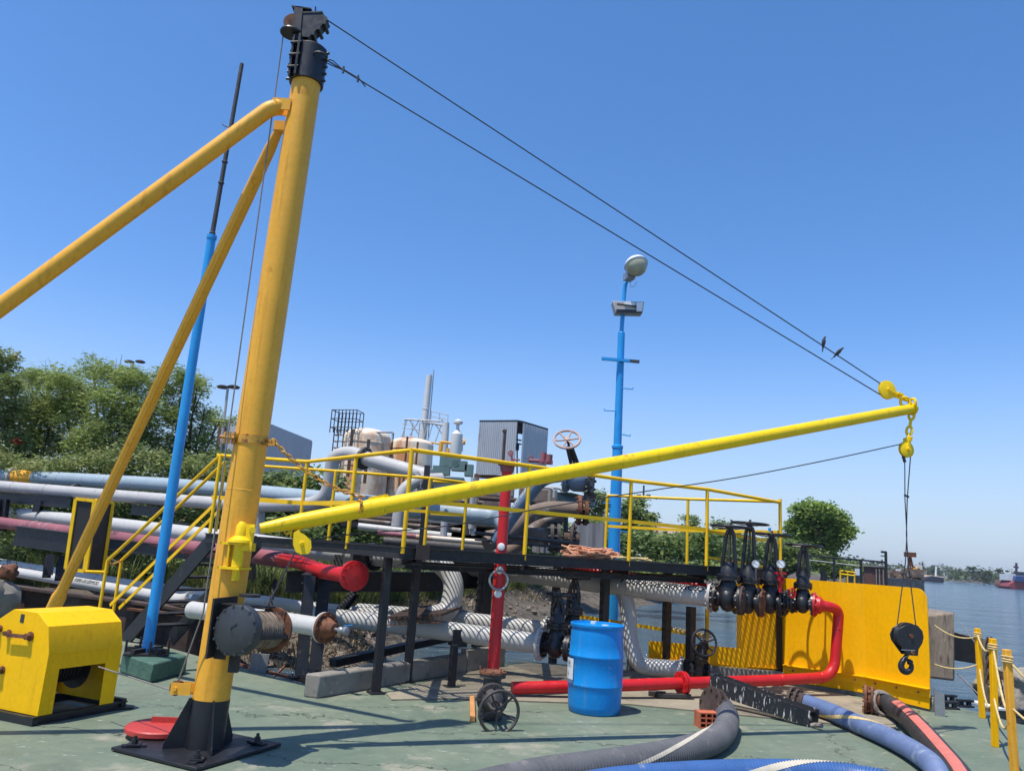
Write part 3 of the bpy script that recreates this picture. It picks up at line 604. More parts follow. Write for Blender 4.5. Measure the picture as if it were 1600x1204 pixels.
# wire ropes
rr = .0062
shl = shv-W(.075, 0, 0)
mb = MB(); mb.tube([shv+W(0, 0, .075), shl+W(.01, 0, .045), shl-W(0, 0, .01), D(362, 640, 6.20), D(318, 955, 6.16), fs_+W(.0, 0, .05)], .006, 6); mb.tube([fs_-W(.04, 0, .02), D(154, 1041, 6.95)], .006, 6)
build(mb, 'wire_rope', 'wirel', crane)
UB = D(1386, 609, 8.42)                      # upper yellow block
mb = MB(); mb.tube([shr+W(.03, 0, .02), UB+W(-.06, 0, .06)], rr, 6); wr1 = build(mb, 'wire_rope', 'wire', crane)
la = D(507, 92, 6.38); lb = UB+W(-.055, 0, -.07); mb = MB(); mb.tube([la, lb], rr, 6)
for a, b in ((.018, .055),): mb.tube([la+W(-.02, 0, .01), la.lerp(lb, .012)+W(0, 0, .03), la.lerp(lb, .028)], .005, 6); mb.tube([la+W(-.02, 0, -.02), la.lerp(lb, .012)-W(0, 0, .02), la.lerp(lb, .028)], .005, 6)
mb.tube([la.lerp(lb, .028)+W(0, 0, .008), la.lerp(lb, .052)+W(0, 0, .008), la.lerp(lb, .062)-W(0, 0, .03)], .006, 6)
for t in (.028, .05): mb.cyl(la.lerp(lb, t)-W(0, 0, .03), la.lerp(lb, t)+W(0, 0, .035), .010, 6)
for s in (0,): mb.torus(D(500, 88, 6.3), (0, 0, 1), .06, .011, 20, 6)
build(mb, 'topping_wire', 'wire', crane)
TB = D(1416, 702, 8.45)                      # tip block
mb = MB(); hs = [bk+W(.0, 0, 0)]+[D(*p) for p in ((560, 833, 6.6), (700, 821, 6.9), (860, 791, 7.25), (1010, 767, 7.6), (1150, 746, 7.95), (1290, 719, 8.2))]+[TB+W(-.04, 0, .06)]
mb.tube(bez(hs, 6), .006, 6); mb.tube([wa.lerp(wb, .7)+W(.0, 0, .12), D(445, 893, 6.3), D(461, 862, 6.33)], .006, 6); build(mb, 'hoist_wire', 'wire', crane)

# tackle hung from the boom tip
def small_block(name, label, c, R, tilt, chain_to):
    t = T(name, label, 'pulley block', c); c = Vector(c); n1 = Vector((.25, -1, .05)).normalized(); ax = (Vector(chain_to)-c).normalized(); mb = MB()
    for s in (-1, 1): mb.lathe([(.0, .0), (R*.55, .0), (R, -.012), (R, -.022), (.0, -.022)][::1], c+n1*(.028*s), n1*s, 28)
    mb.cyl(c-n1*.055, c+n1*.055, R*.22, 8)
    for s in (-1, 1): mb.beam(c+n1*.03*s, c+ax*(R*1.55)+n1*.03*s, .03, .012, n1)
    mb.cyl(c+ax*R*1.45-n1*.06, c+ax*R*1.45+n1*.06, .016, 8); mb.cyl(c+ax*R*1.15-n1*.055, c+ax*R*1.15+n1*.055, .014, 8)
    build(mb, 'cheek', 'yellow', t, ang=25); mb = MB(); mb.lathe([(.02, -.018), (R*.92, -.016), (R*.75, 0), (R*.92, .016), (.02, .018)], c, n1, 24); build(mb, 'sheave', 'rustd', t)
    mb = MB(); chain_mb(mb, [c+ax*R*1.45, Vector(chain_to)], .125, .085, .0155); build(mb, 'chain', 'yellow', t); return t
ub = small_block('pulley_block', 'yellow pulley block chained to the top of the boom tip, holding the topping wires', UB, .105, 0, onb(1423)+W(.0, 0, .09))
mb = MB(); e = onb(1415)+W(0, 0, .085); mb.torus(e, (.2, 1, 0), .05, .016, 16, 6); mb.torus(e+W(.08, 0, .0), (.9, .3, 0), .045, .016, 16, 6); build(mb, 'shackle', 'yellow', ub)
tb = small_block('pulley_block', 'yellow round pulley block hanging on a short chain under the boom tip', TB, .088, 0, onb(1425)-W(0, 0, .035))
mb = MB(); mb.torus(onb(1425), bd, .062, .013, 24, 6); build(mb, 'boom_collar', 'yellow', boom)
HB = D(1417, 990, 8.45)
hook = T('hook_block', 'black hook block hanging on two wires in front of the yellow bulwark', 'hook block', HB, None)
n1 = Vector((.1, -1, 0)).normalized(); tv = [D(x, y, 8.45) for x, y in ((1409, 975), (1419, 973), (1429, 976), (1436, 984), (1438, 994), (1436, 1003), (1430, 1013), (1429, 1023), (1413, 1022), (1404, 1010), (1397, 1000), (1395, 991), (1399, 981))]
for s in (-.06, .045):
    mb = MB(); mb.prism([p-n1*s for p in tv], -n1*.014); build(mb, 'cheek', 'black', hook, bevel=.004)
mb = MB(); mb.lathe([(.02, -.03), (.13, -.03), (.105, 0), (.13, .03), (.02, .03)], D(1417, 992, 8.45), n1, 28); build(mb, 'sheave', 'blackd', hook)
mb = MB(); mb.cyl(D(1418, 992, 8.45)-n1*.075, D(1418, 992, 8.45)+n1*.078, .02, 12); mb.cyl(D(1420, 1018, 8.45)-n1*.07, D(1420, 1018, 8.45)+n1*.076, .018, 12); build(mb, 'pin', 'rust', hook)
mb = MB(); mb.beam(D(1408, 1014.5, 8.36), D(1430, 1015.5, 8.36), .003, .008, (0, 0, 1)); build(mb, 'edge_trim', 'steel', hook)
hk = [D(x, y, 8.45) for x, y in ((1417, 1022), (1414, 1028), (1410, 1033), (1408, 1040), (1411, 1047), (1417, 1049), (1423, 1045), (1424, 1038), (1420, 1032), (1417, 1030.5))]
mb = MB(); mb.tube(bez(hk, 4), [.020+.012*math.sin(math.pi*min(1, i/30)) if i < 30 else .030*(37-i)/7+.004 for i in range(37)], 10); build(mb, 'hook', 'black', hook)
mb = MB(); mb.tube([D(1410, 1032, 8.42), D(1413, 1026, 8.42), D(1420, 1024, 8.42)], .006, 6); build(mb, 'latch', 'steel', hook)
mb = MB(); x1 = D(1417, 835, 8.45); mb.tube([TB+W(-.02, 0, -.09), D(1414, 780, 8.45), x1, D(1414.5, 880, 8.45), D(1402, 975, 8.45)], .006, 6); mb.tube([TB+W(.045, 0, -.06), D(1417.5, 780, 8.46), x1+W(0, .01, 0), D(1419, 880, 8.46), D(1431, 978, 8.45)], .006, 6)
mb.cyl(D(1413, 773, 8.45), D(1420, 776, 8.45), .012, 6); mb.cyl(D(1414, 722, 8.45)+W(0, 0, 0), D(1411, 712, 8.45), .016, 6)
build(mb, 'hoist_wire', 'wire', hook)

# ================================================================== FLOOR WINCH UNDER ITS YELLOW HOUSING
c = Vector((-3.64, 6.77, 0)); Ld = Vector((.39, .92, 0)).normalized(); Ed = Vector((-.92, .39, 0)).normalized()
wh = T('covered_winch', 'bright yellow steel housing over a floor winch at the left of the deck', 'winch', c+Ed*.36+Ld*.36)
def wp(e, l, z): return c+Ed*e+Ld*l+Vector((0, 0, z))
pr = [(0, .07), (-.005, .55), (.055, .76), (.20, .855), (.50, .86), (.66, .765), (.725, .55), (.72, .07)]; th = .006
mb = MB()
for l0, l1 in ((0, th), (.73-th, .73)): mb.prism([wp(e, l0, z) for e, z in pr], Ld*(l1-l0))
for i in range(1, 6):
    (e0, z0), (e1, z1) = pr[i], pr[i+1]; n_ = Vector((0, 0, 0)); mb.prism([wp(e0, th, z0), wp(e1, th, z1), wp(e1, th, z1-.008), wp(e0, th, z0-.008)], Ld*(.73-2*th))
for e in (0.0, .714): # long faces with the drum opening
    fr = [(.0, .07), (.13, .07), (.127, .42), (.58, .42), (.585, .07), (.73, .07), (.73, .55), (0, .55)]
    mb.prism([wp(e, l if 0 < l < .73 else (th if l == 0 else .73-th), z) for l, z in fr], Ed*.006)
build(mb, 'housing', 'house', wh, bevel=.0015)
for e, z, r in ((.62, .69, .02), (.24, .665, .026), (.50, .665, .02), (.50, .37, .022)): mb = MB(); mb.cyl(wp(e, -.05, z), wp(e, .01, z), r, 10); mb.cyl(wp(e, -.012, z), wp(e, .0, z), r*1.5, 8); build(mb, 'bolt', 'rust', wh)
mb = MB(); mb.beam(wp(.24, -.04, .665), wp(.47, -.04, .655), .02, .03); build(mb, 'link_bar', 'rust', wh)
mb = MB(); mb.prism([wp(.355, -.003, .76), wp(.40, -.003, .765), wp(.40, -.003, .83), wp(.355, -.003, .83)], Ld*.004); build(mb, 'slot', 'winz', wh)
mb = MB(); mb.cyl(wp(.36, .14, .36), wp(.36, .58, .36), .10, 24)
for l in (.14, .57): mb.lathe([(.05, 0), (.19, 0), (.19, .012), (.05, .012)], wp(.36, l, .36), Ld, 28)
for i in range(11):
    mb.torus(wp(.36, .17+i*.035, .36), Ld, .115, .010, 24, 6)
build(mb, 'drum', 'blackd', wh)
mb = MB(); mb.ibeam(wp(.02, -.04, .034), wp(.02, .88, .034), .06, .066); mb.ibeam(wp(.68, -.04, .034), wp(.68, .88, .034), .06, .066); mb.beam(wp(-.01, -.02, .034), wp(.73, -.02, .034), .05, .062); mb.beam(wp(-.01, .84, .05), wp(.73, .84, .05), .05, .08)
mb.box(wp(.0, .86, .015), .16, .10, .012, .4); mb.box(wp(.36, .14, .2), .03, .3, .36, 1.17)
build(mb, 'winch_frame', 'black', wh)
# red hatch lid
ht = G(254, 1141, .04); hatch = T('deck_hatch', 'round red steel hatch lid lying on the deck behind the mast foot', 'hatch', vz(ht, 0))
mb = MB(); mb.lathe([(.0, .035), (.265, .035), (.28, .045), (.28, .075), (.27, .085), (0, .088)], vz(ht, 0), (0, 0, 1), 44); build(mb, 'lid', 'hatch', hatch)
mb = MB(); mb.beam(vz(ht, .105)+W(-.12, .05, 0), vz(ht, .105)+W(.22, .10, 0), .014, .05); mb.box(vz(ht, .12)+W(.13, .05, .01), .04, .05, .11, .2); mb.box(vz(ht, .12)+W(.18, .08, .01), .03, .05, .10, .2); build(mb, 'hinge', 'hatch', hatch)
mb = MB(); mb.lathe([(.0, .0), (.25, .0), (.25, .035), (0, .036)], vz(ht, 0), (0, 0, 1), 36); build(mb, 'rim', 'blackd', hatch)

# ================================================================== BLUE POLE ON GREEN BLOCK (left)
b = Vector((-4.13, 9.9, 0)); mb = MB()
ca_, cb_, cc_ = G(235, 1067), G(290, 1052), G(186, 1050); fx = (cb_-ca_); lx = (cc_-ca_)
mb.prism([ca_, cb_, cb_+lx*1.0, cc_], (0, 0, .20)); o = build(mb, 'pole_plinth', 'green', bevel=.02); tag(o, 'green painted concrete block under the tall blue pole', 'concrete block')
bt = (ca_+cb_+lx*.5+lx*.5+ca_+cb_)/4 if False else (ca_+cb_+cc_+cb_+lx)/4
pb_ = D(229, 1022, bt.y); pole = T('blue_pole', 'tall thin blue pole with a rusty pipe extension, standing on a green block', 'pole', vz(pb_, .2))
tp_ = V(331, 370, pb_); tt_ = V(378, 100, pb_)
mb = MB(); mb.tube([vz(pb_, .2), vz(pb_, .2).lerp(tp_, .5), tp_], [.062, .060, .052], 20); mb.lathe([(.055, -.03), (.062, -.03), (.062, .015), (.03, .03)], tp_, (0, 0, 1), 20); build(mb, 'lower_tube', 'blue', pole)
mb = MB(); mb.tube([tp_, tp_.lerp(tt_, .45), tt_], [.030, .028, .026], 12)
for t in (.02, .3, .42): mb.torus(tp_.lerp(tt_, t), (0, 0, 1), .033, .008, 14, 6)
mb.tube([tp_.lerp(tt_, .62), tp_.lerp(tt_, .62)+W(-.07, 0, .01), tp_.lerp(tt_, .62)+W(-.12, 0, .04)], .008, 6); build(mb, 'rusty_extension', 'iron', pole)
mb = MB(); mb.box(vz(pb_, .215), .46, .40, .02, .35); mb.box(vz(pb_, .245)+W(.17, -.05, 0), .08, .10, .05, .2); mb.box(vz(pb_, .245)+W(-.12, .0, 0), .10, .08, .05, .6)
for x, y in ((-.2, -.1), (.2, .1), (.1, -.17), (-.15, .15)): mb.cyl(vz(pb_, .22)+W(x, y, 0), vz(pb_, .36)+W(x, y, 0), .014, 8)
for a in (0, 1.3, 2.5): d = Vector((math.cos(a), math.sin(a), 0)); mb.beam(vz(pb_, .25)-d*.24, vz(pb_, .25)+d*.24, .05, .04)
build(mb, 'foot_plate', 'blackd', pole)
# ================================================================== WALKWAY ON THE TRESTLE
ZP = 1.57
def P2(px, py, Y): v = D(px, py, Y); return Vector((v.x, v.y, 0))
fr = [Vector(p) for p in ((-3.95, 10.75, 0), (-2.62, 10.3, 0), (-1.80, 9.35, 0), (-1.03, 8.4, 0), (.27, 9.25, 0), (1.62, 10.15, 0), (2.74, 10.66, 0), (4.08, 11.62, 0))]
bk_ = [Vector(p) for p in ((-4.5, 12.2, 0), (-2.54, 11.75, 0), (-1.15, 11.95, 0), (-.78, 12.9, 0), (.4, 13.0, 0), (1.70, 13.1, 0), (2.96, 12.75, 0), (4.25, 12.3, 0))]
walk = T('walkway', 'raised black grating walkway with yellow handrails above the white pipes', 'walkway', (0, 10, 0))
outline = fr+bk_[::-1]
def inside_segs(p0, d):  # clip an infinite line to the outline
    hits = []; n = Vector((-d.y, d.x, 0))
    for i in range(len(outline)):
        a, b = outline[i], outline[(i+1) % len(outline)]; sa, sb = (a-p0).dot(n), (b-p0).dot(n)
        if sa*sb < 0: hits.append(a.lerp(b, sa/(sa-sb)))
    hits.sort(key=lambda q: (q-p0).dot(d)); return [(hits[i], hits[i+1]) for i in range(0, len(hits)-1, 2)]
mb = MB(); dx = Vector((.875, .484, 0)).normalized(); dy = Vector((-dx.y, dx.x, 0)); o0 = Vector((0, 10.6, 0))
k = -5.2
while k < 5.2:
    for a, b in inside_segs(o0+dx*k, dy):
        if (b-a).length > .03: mb.beam(a+W(0, 0, ZP-.015), b+W(0, 0, ZP-.015), .006, .026)
    k += .044 if k < .2 else .042
k = -3.2; cnt = 0
while k < 3.2:
    cnt += 1
    for a, b in inside_segs(o0+dy*k, dx):
        if cnt % 8:
            lim = (b-a).normalized(); s0 = (o0+dx*.2+dy*k-a).dot(lim)
            if s0 > (b-a).length: continue
            if s0 > 0: a = a+lim*s0
        if (b-a).length > .03: mb.beam(a+W(0, 0, ZP-.006), b+W(0, 0, ZP-.006), .017, .012)
    k += .042
build(mb, 'grating', 'blackd', walk)
def edge_beam(pts, h=.12, z=ZP-.055):
    mb = MB()
    for a, b in zip(pts, pts[1:]): 
        mb.ibeam(a+W(0, 0, z), b+W(0, 0, z), .05, h, .009)
    return mb
build(edge_beam(fr[:1]+fr[2:]), 'edge_beam', 'blackd', walk); build(edge_beam(bk_), 'edge_beam', 'blackd', walk)
mb = edge_beam([fr[0], bk_[0]]); build(mb, 'edge_beam', 'blackd', walk); mb = edge_beam([fr[-1], bk_[-1]]); build(mb, 'edge_beam', 'blackd', walk)
mb = MB()
for a, b in ((fr[3], bk_[2]), (fr[4], bk_[4]), (fr[5], bk_[5]), (fr[6], bk_[6])): mb.ibeam(a+W(0, 0, ZP-.12), b+W(0, 0, ZP-.12), .08, .12, .01)
for t in (.12, .5, .88):
    mb.ibeam(fr[3].lerp(bk_[2], t)+W(0, 0, ZP-.2), fr[6].lerp(bk_[6], t)+W(0, 0, ZP-.2), .07, .06, .01)
build(mb, 'floor_joists', 'blackd', walk)
a, b = fr[3], fr[4]; d = (b-a).normalized(); q = a+d*.14
mb = MB(); mb.prism([q+d*.0+W(0, 0, ZP-.115)-dy*.035, q+d*.16+W(0, 0, ZP-.115)-dy*.035, q+d*.16+W(0, 0, ZP+.04)-dy*.035, q+W(0, 0, ZP+.04)-dy*.035], dy*-.008); build(mb, 'splice_plate', 'rustd', walk)
def rail(name_post, tops, h=1.0, r=.024, mid=.52, toe=None, par=walk, flat_mid=True):
    for a in tops: mb = MB(); mb.cyl(a+W(0, 0, ZP-.06), a+W(0, 0, ZP+h), r, 12); build(mb, 'rail_post', 'rail', par)
def bars(pts, r, par=walk, name='top_rail', flat=None):
    mb = MB()
    if flat:
        for a, b in zip(pts, pts[1:]): mb.beam(a, b, .012, flat)
    else: mb.tube(fillet(pts, .05, 3) if len(pts) > 2 else pts, r, 12)
    return build(mb, name, 'rail', par)
up = lambda v, z: Vector((v.x, v.y, ZP+z))
H1 = 1.03
fpost = [Vector((-1.80, 9.36, 0)), fr[1]+W(0, .03, 0), fr[3]+W(.0, .02, 0), fr[4]+W(0, .02, 0), fr[5]+W(0, .02, 0), fr[6]+W(0, .02, 0), fr[7]+W(-.03, -.02, 0)]
rail('p', fpost, H1)
bars([up(Vector((-4.05, 11.0, 0)), H1+.05), up(fpost[1], H1-.02), up(fpost[2], H1)], .024); bars([up(fpost[2], H1), up(fpost[3], H1), up(fpost[4], H1-.01), up(fpost[5], H1-.01), up(fpost[6], H1-.05)], .024)
bars([up(Vector((-4.05, 11.0, 0)), .50), up(fpost[1], .47), up(fpost[2], .47)], .02, name='mid_rail', flat=.05)
bars([up(fpost[2], .50), up(fpost[3], .50), up(fpost[4], .50), up(fpost[5], .48)], .02, name='mid_rail', flat=.045); bars([up(fpost[5], .46), up(fpost[6], .40)], .02, name='mid_rail', flat=.04)
rpost = [bk_[1], bk_[2], Vector((-.60, 12.35, 0)), bk_[5], bk_[6]]
rail('p', rpost, H1)
rt = [up(Vector((-4.3, 12.3, 0)), H1+.05), up(bk_[1], H1), up(bk_[2], H1), up(rpost[2], H1)]
bars(rt, .022); bars([p-W(0, 0, .5) for p in rt], .02, name='mid_rail', flat=.045)
rq = up(Vector((-1.15, 12.5, 0)), H1); bars([rq, up(rpost[2], H1)], .022); bars([rq-W(0, 0, .5), up(rpost[2], H1-.5)], .02, name='mid_rail', flat=.045)
bars([up(bk_[5], H1), up(bk_[6], H1), up(fpost[6], H1-.04)], .022); bars([up(bk_[5], H1-.5), up(bk_[6], H1-.5), up(fpost[6], H1-.48)], .02, name='mid_rail', flat=.045)
bars([up(fpost[5], .12), up(fpost[6], .02)], .02, name='mid_rail', flat=.03)
# walkway legs
def leg(v, w_=.085, z1=ZP-.11, z0=0.0, tp=None, par=walk, name='leg'):
    mb = MB(); a = Vector((v.x, v.y, z0)); b = Vector((v.x+(tp or 0), v.y, z1)); mb.beam(a, b, w_, w_, (.48, -.87, 0)); mb.box(a+W(0, 0, .012), .16, .16, .02, .5); return build(mb, name, 'black', par, bevel=.004)
leg(G(585, 1085)+W(0, .08, 0)); leg(P2(650, 900, 9.9)); leg(P2(943, 980, 11.1), .10); leg(P2(1040, 1045, 12.0), .10); leg(P2(1220, 1060, 11.75), .09, 1.35); leg(P2(757, 930, 11.9), .16, z0=-1); leg(P2(870, 900, 12.9), .10, z0=-1)
# orange rope heap on the walkway
mb = MB(); rc = P2(925, 862, 11.3)+W(0, 0, ZP)
pts = []
for i in range(260):
    t = i/260; pts.append(rc+dx*(random.uniform(-.48, .48)*(1-.3*t))+dy*random.uniform(-.22, .22)+W(0, 0, random.uniform(.02, .17)*(1-.5*abs(math.sin(i)))))
mb.tube(bez(pts, 4), .014, 5); o = build(mb, 'rope_heap', 'orope'); tag(o, 'faded orange rope heaped on the grating walkway beside the blue lamp post', 'rope')
mb = MB(); a = P2(955, 866, 11.2)+W(0, 0, ZP+.02); mb.tube(bez([a, a+dx*.15+W(0, .05, .03), a+dx*.3+W(0, 0, .01), a+dx*.5+W(0, .05, .02), a+dx*.72+W(0, -.02, 0)], 6), .018, 7); mb.tube(bez([a+dy*.06, a+dx*.2+W(0, -.05, .02), a+dx*.42+W(0, .1, .02), a+dx*.66+W(0, .0, .03)], 6), .016, 7)
o = build(mb, 'loose_rope', 'rope'); tag(o, 'pale loose rope trailing along the walkway edge right of the orange heap', 'rope')

# ================================================================== STAIRS
st = T('stairway', 'black stringer stairs with double yellow handrails climbing to the walkway', 'stairs', (-4.7, 11.3, 0))
sa = Vector((-3.95, 10.75, ZP-.02)); sb_ = Vector((-5.75, 11.95, .0)); sd_ = (sb_-sa).normalized(); sp_ = Vector((.50, .80, 0)).normalized()*.78
sb_ = D(196, 1000, 11.75); sb_.z = max(sb_.z, .02); sa = D(332, 842, 10.75)
for off in (0, 1):
    mb = MB(); mb.beam(sa+sp_*off, sb_+sp_*off+(sb_-sa)*.03, .03, .22); build(mb, 'stringer', 'black', st)
for i in range(1, 8):
    p = sa.lerp(sb_, i/8); mb = MB(); mb.beam(p+W(0, 0, .02), p+sp_+W(0, 0, .02), .24, .025); build(mb, 'tread', 'blackd', st)
ha, hb = D(345, 711, 10.62), D(168, 876, 12.0); ha2, hb2 = D(352, 721, 11.3), D(190, 875, 12.6)
hm, hn = D(337, 786, 10.62), D(172, 945, 12.0); hm2, hn2 = D(343, 797, 11.3), D(186, 950, 12.6)
for a, b in ((ha, hb), (ha2, hb2)): mb = MB(); mb.tube([a, b], .024, 12); build(mb, 'handrail', 'rail', st)
for a, b in ((hm, hn), (hm2, hn2)): mb = MB(); mb.beam(a, b, .012, .05); build(mb, 'mid_rail', 'rail', st)
for t, bot in ((ha, (328, 832)), (ha2, (337, 830)), (hb, (163, 975)), (hb2, (182, 968)), (D(268, 790, 11.2), (258, 897))):
    mb = MB(); q = D(bot[0], bot[1], t.y); q.x = t.x; q.y = t.y; mb.cyl(Vector(t), Vector((t.x, t.y, q.z)), .024, 12); build(mb, 'rail_post', 'rail', st)
mb = MB(); mb.tube(bez([hb, hb.lerp(hb2, .4)-W(0, 0, .05), hb2], 4), .015, 6); build(mb, 'lashing', 'chain', st)

# ================================================================== YELLOW FRAMED PANEL, SHEET PILES, RUBBLE AT LEFT
t = T('hinged_panel', 'tall dark two-leaf panel in a yellow frame hanging before the pipes', 'panel', D(138, 890, 12.4)); Yp = 12.4
def frm(pts, wdt, mt, name, par):
    mb = MB()
    for i in range(len(pts)): mb.beam(pts[i], pts[(i+1) % len(pts)], .05, wdt, (0, -1, .05))
    return build(mb, name, mt, par)
fa = [D(*p, Yp) for p in ((119, 779), (148, 782), (132, 892), (103, 888))]; fb_ = [D(*p, Yp+d) for p, d in (((150, 781), 0), ((176, 785), .35), ((160, 894), .35), ((134, 892), 0))]
for f in (fa, fb_):
    frm(f, .045, 'rail', 'frame', t); mb = MB(); mb.prism(f, W(0, .012, 0)); build(mb, 'dark_pane', 'blackd', t)
mb = MB(); mb.tube([fb_[3], D(168, 893, 12.1)], .018, 8); build(mb, 'stay', 'rail', t)
sp = T('sheet_pile_wall', 'rusty steel sheet pile wall along the bank behind the covered winch', 'retaining wall', (-6.5, 13.2, -.5))
pa, pz = Vector((-8.9, 13.6, 0)), Vector((-4.6, 13.0, 0)); mb = MB(); n = 18; pts = []
for i in range(n+1):
    q = pa.lerp(pz, i/n); pts.append(q+Vector((0, .09*(1 if (i//2) % 2 else -1), 0)))
for a, b in zip(pts, pts[1:]): 
    t0 = D(0, 911, 13.6).z+(D(300, 956, 13.0).z-D(0, 911, 13.6).z)*(a.x+8.9)/4.3; t1 = D(0, 911, 13.6).z+(D(300, 956, 13.0).z-D(0, 911, 13.6).z)*(b.x+8.9)/4.3
    mb.prism([vz(a, -.9), vz(b, -.9), vz(b, t1), vz(a, t0)], W(0, .012, 0))
build(mb, 'sheet_piles', 'rustd', sp); mb = MB(); mb.beam(vz(pa, D(0, 911, 13.6).z+.02)+W(0, -.02, 0), vz(pz, D(300, 956, 13.0).z+.02)+W(0, -.02, 0), .26, .04); build(mb, 'capping', 'rustd', sp)
mb = MB(); mb.ibeam(D(196, 950, 13.0), D(345, 966, 12.4), .1, .03); build(mb, 'ledge', 'rust', sp)
def rocky(name, label, cat, c, r, mt, seed, sub=3, sc_=(1, 1, 1)):
    bm = bmesh.new(); bmesh.ops.create_icosphere(bm, subdivisions=sub, radius=1); rnd = random.Random(seed); ph = [rnd.uniform(0, 6) for _ in range(9)]
    mb = MB(); vs = []
    for v in bm.verts:
        d = v.co.normalized(); k = 1+.16*math.sin(d.x*3.1+ph[0])*math.sin(d.y*4.3+ph[1])+.10*math.sin(d.z*7+ph[2]+d.x*5)+.06*math.sin(d.y*13+ph[3])*math.sin(d.x*11+ph[4])
        q = Vector([math.copysign(abs(a)**.75, a) for a in d]); vs.append(Vector(c)+Vector((q.x*r*k*sc_[0], q.y*r*k*sc_[1], q.z*r*k*sc_[2])))
    mb.add(vs, [tuple(v.index for v in f.verts) for f in bm.faces]); bm.free(); o = build(mb, name, mt, ang=30); return tag(o, label, cat)
rocky('concrete_lump', 'broken lump of old concrete at the left end of the sheet piles', 'rubble', D(6, 935, 12.9)+W(-.2, 0, -.05), .34, 'conc', 3, sc_=(.95, .8, 1.1))
rocky('rusty_boulder', 'rusty brown boulder resting on top of the concrete lump', 'rock', D(14, 893, 13.0), .13, 'rust', 5, sc_=(1, .9, .9))

# ================================================================== PIPES
def pipe(name, label, pts, dia, mt, rad=.3, cat='pipe', group=None, seg=24, smooth=10):
    P_ = [D(*p) for p in pts]; t = T(name, label, cat, P_[0], group); path = fillet(P_, rad, smooth) if len(P_) > 2 else P_
    mb = MB(); mb.tube(path, dia/2, seg); build(mb, 'pipe_run', mt, t); return t, P_
def pfl(t, c, ax, R, tk=.03, mt='grey', nb=12, name='flange'):
    mb = MB(); flange(mb, c, ax, R, tk, nb); return build(mb, name, mt, t)
def pseam(t, a, b, fs, r, mt):
    for f in fs:
        mb = MB(); mb.torus(a.lerp(b, f), b-a, r, .006, 28, 6); build(mb, 'weld_seam', mt, t)
# upper pair at the left
p1, q = pipe('blue_grey_pipe', 'blue-grey pipe at the back of the upper left pair, with a yellow band', [(-90, 738, 18.8), (264, 757.5, 16.9), (430, 772, 15.4), (640, 793, 13.6), (705, 801, 13.2), (762, 806, 13.0)], .31, 'bluegrey', 1)
pseam(p1, q[0], q[1], (.55, .66, .75, .86), .157, 'white'); pseam(p1, q[1], q[2], (.3, .7), .157, 'white')
a, b = q[0].lerp(q[1], .345), q[0].lerp(q[1], .435); mb = MB(); mb.cyl(a, b, .158, 28); build(mb, 'yellow_band', 'mast', p1); pfl(p1, q[0].lerp(q[1], .338), b-a, .20, .05, 'grey', 10)
mb = MB(); e1 = q[-1]; mb.tube(bez([e1-W(.25, -.05, 0), e1, D(775, 812, 12.95), D(785, 822, 12.9)], 5), [.155]*8+[.15, .13, .11, .10, .10, .10, .10, .10], 24); build(mb, 'reducer', 'bluegrey', p1)
p1b, q = pipe('rising_pipe', 'blue pipe with white stencil rising past the red post to the flanged gate valve', [(775, 845, 13.0), (800, 806, 12.85), (848, 746, 12.6), (884, 741, 12.45)], .215, 'steelblue', .35)
pipe_text('FUERA DE SERVICIO', .12, q[1]-(q[2]-q[1])*.35, q[2], .1075, .05, 35, 'white', p1b); mb = MB(); mb.cyl(D(866, 742.5, 12.5), D(882, 741, 12.45), .110, 24); build(mb, 'pale_band', 'bluegrey', p1b)
p2, q = pipe('grey_pipe', 'light grey pipe in front of the blue-grey pipe, with a flange clamp near the panel', [(-90, 752, 18.2), (264, 781, 15.8), (400, 790, 14.8), (490, 787, 14.1), (512, 772, 14.0), (521, 712, 13.9), (548, 706, 13.8), (571, 716, 13.6), (650, 738, 13.1), (672, 744, 13.0)], .245, 'grey', [2, 1, .4, .3, .3, .25, .2, .3])
pseam(p2, q[0], q[1], (.35, .5, .78), .124, 'grey'); pfl(p2, D(118, 768, 16.9), q[1]-q[0], .17, .07, 'iron', 10); pfl(p2, D(569, 716, 13.62), q[8]-q[7], .20, .05, 'iron', 12)
mb = MB(); mb.tube([D(402, 797, 14.8), D(399, 860, 14.8)], .14, 20); build(mb, 'branch', 'grey', p2)
p2b, q = pipe('grey_loop_pipe', 'short grey pipe loop coming down between the walkway posts', [(690, 748, 12.9), (652, 750, 12.7), (628, 765, 12.6), (621, 822, 12.6)], .20, 'grey', .3); pfl(p2b, D(655, 750, 12.7), q[1]-q[0], .15, .03)
# white and maroon pipes
p3, q = pipe('white_pipe', 'thick white pipe running under the walkway and turning down in a bend', [(-80, 792, 18.8), (0, 799, 18.0), (319, 836, 14.3), (512, 862, 12.3), (590, 870, 11.75), (682, 873, 11.2), (712, 905, 11.05), (702, 955, 10.95), (672, 964, 10.85)], .275, 'white', [1, 1, 1, .4, .42, .42, .3]); pfl(p3, D(583, 869.5, 11.8), q[4]-q[3], .20, .10, 'black', 14)
pseam(p3, q[1], q[2], (.08, .55), .139, 'black'); mb = MB(); mb.cyl(D(648, 872, 11.42), D(662, 873, 11.33), .140, 28); build(mb, 'rusty_band', 'rustd', p3)
p4, q = pipe('maroon_pipe', 'faded maroon pipe with black stencil letters below the white pipe', [(-80, 806, 17.8), (0, 816, 17.0), (304, 856, 13.4), (400, 868, 12.4), (446, 875, 11.95)], .235, 'maroon', 1)
pseam(p4, q[1], q[2], (.22, .3), .119, 'white'); pipe_text('FUERA DE SERVICIO', .13, q[1], q[2], .1175, 3.3, 50, 'ink', p4)
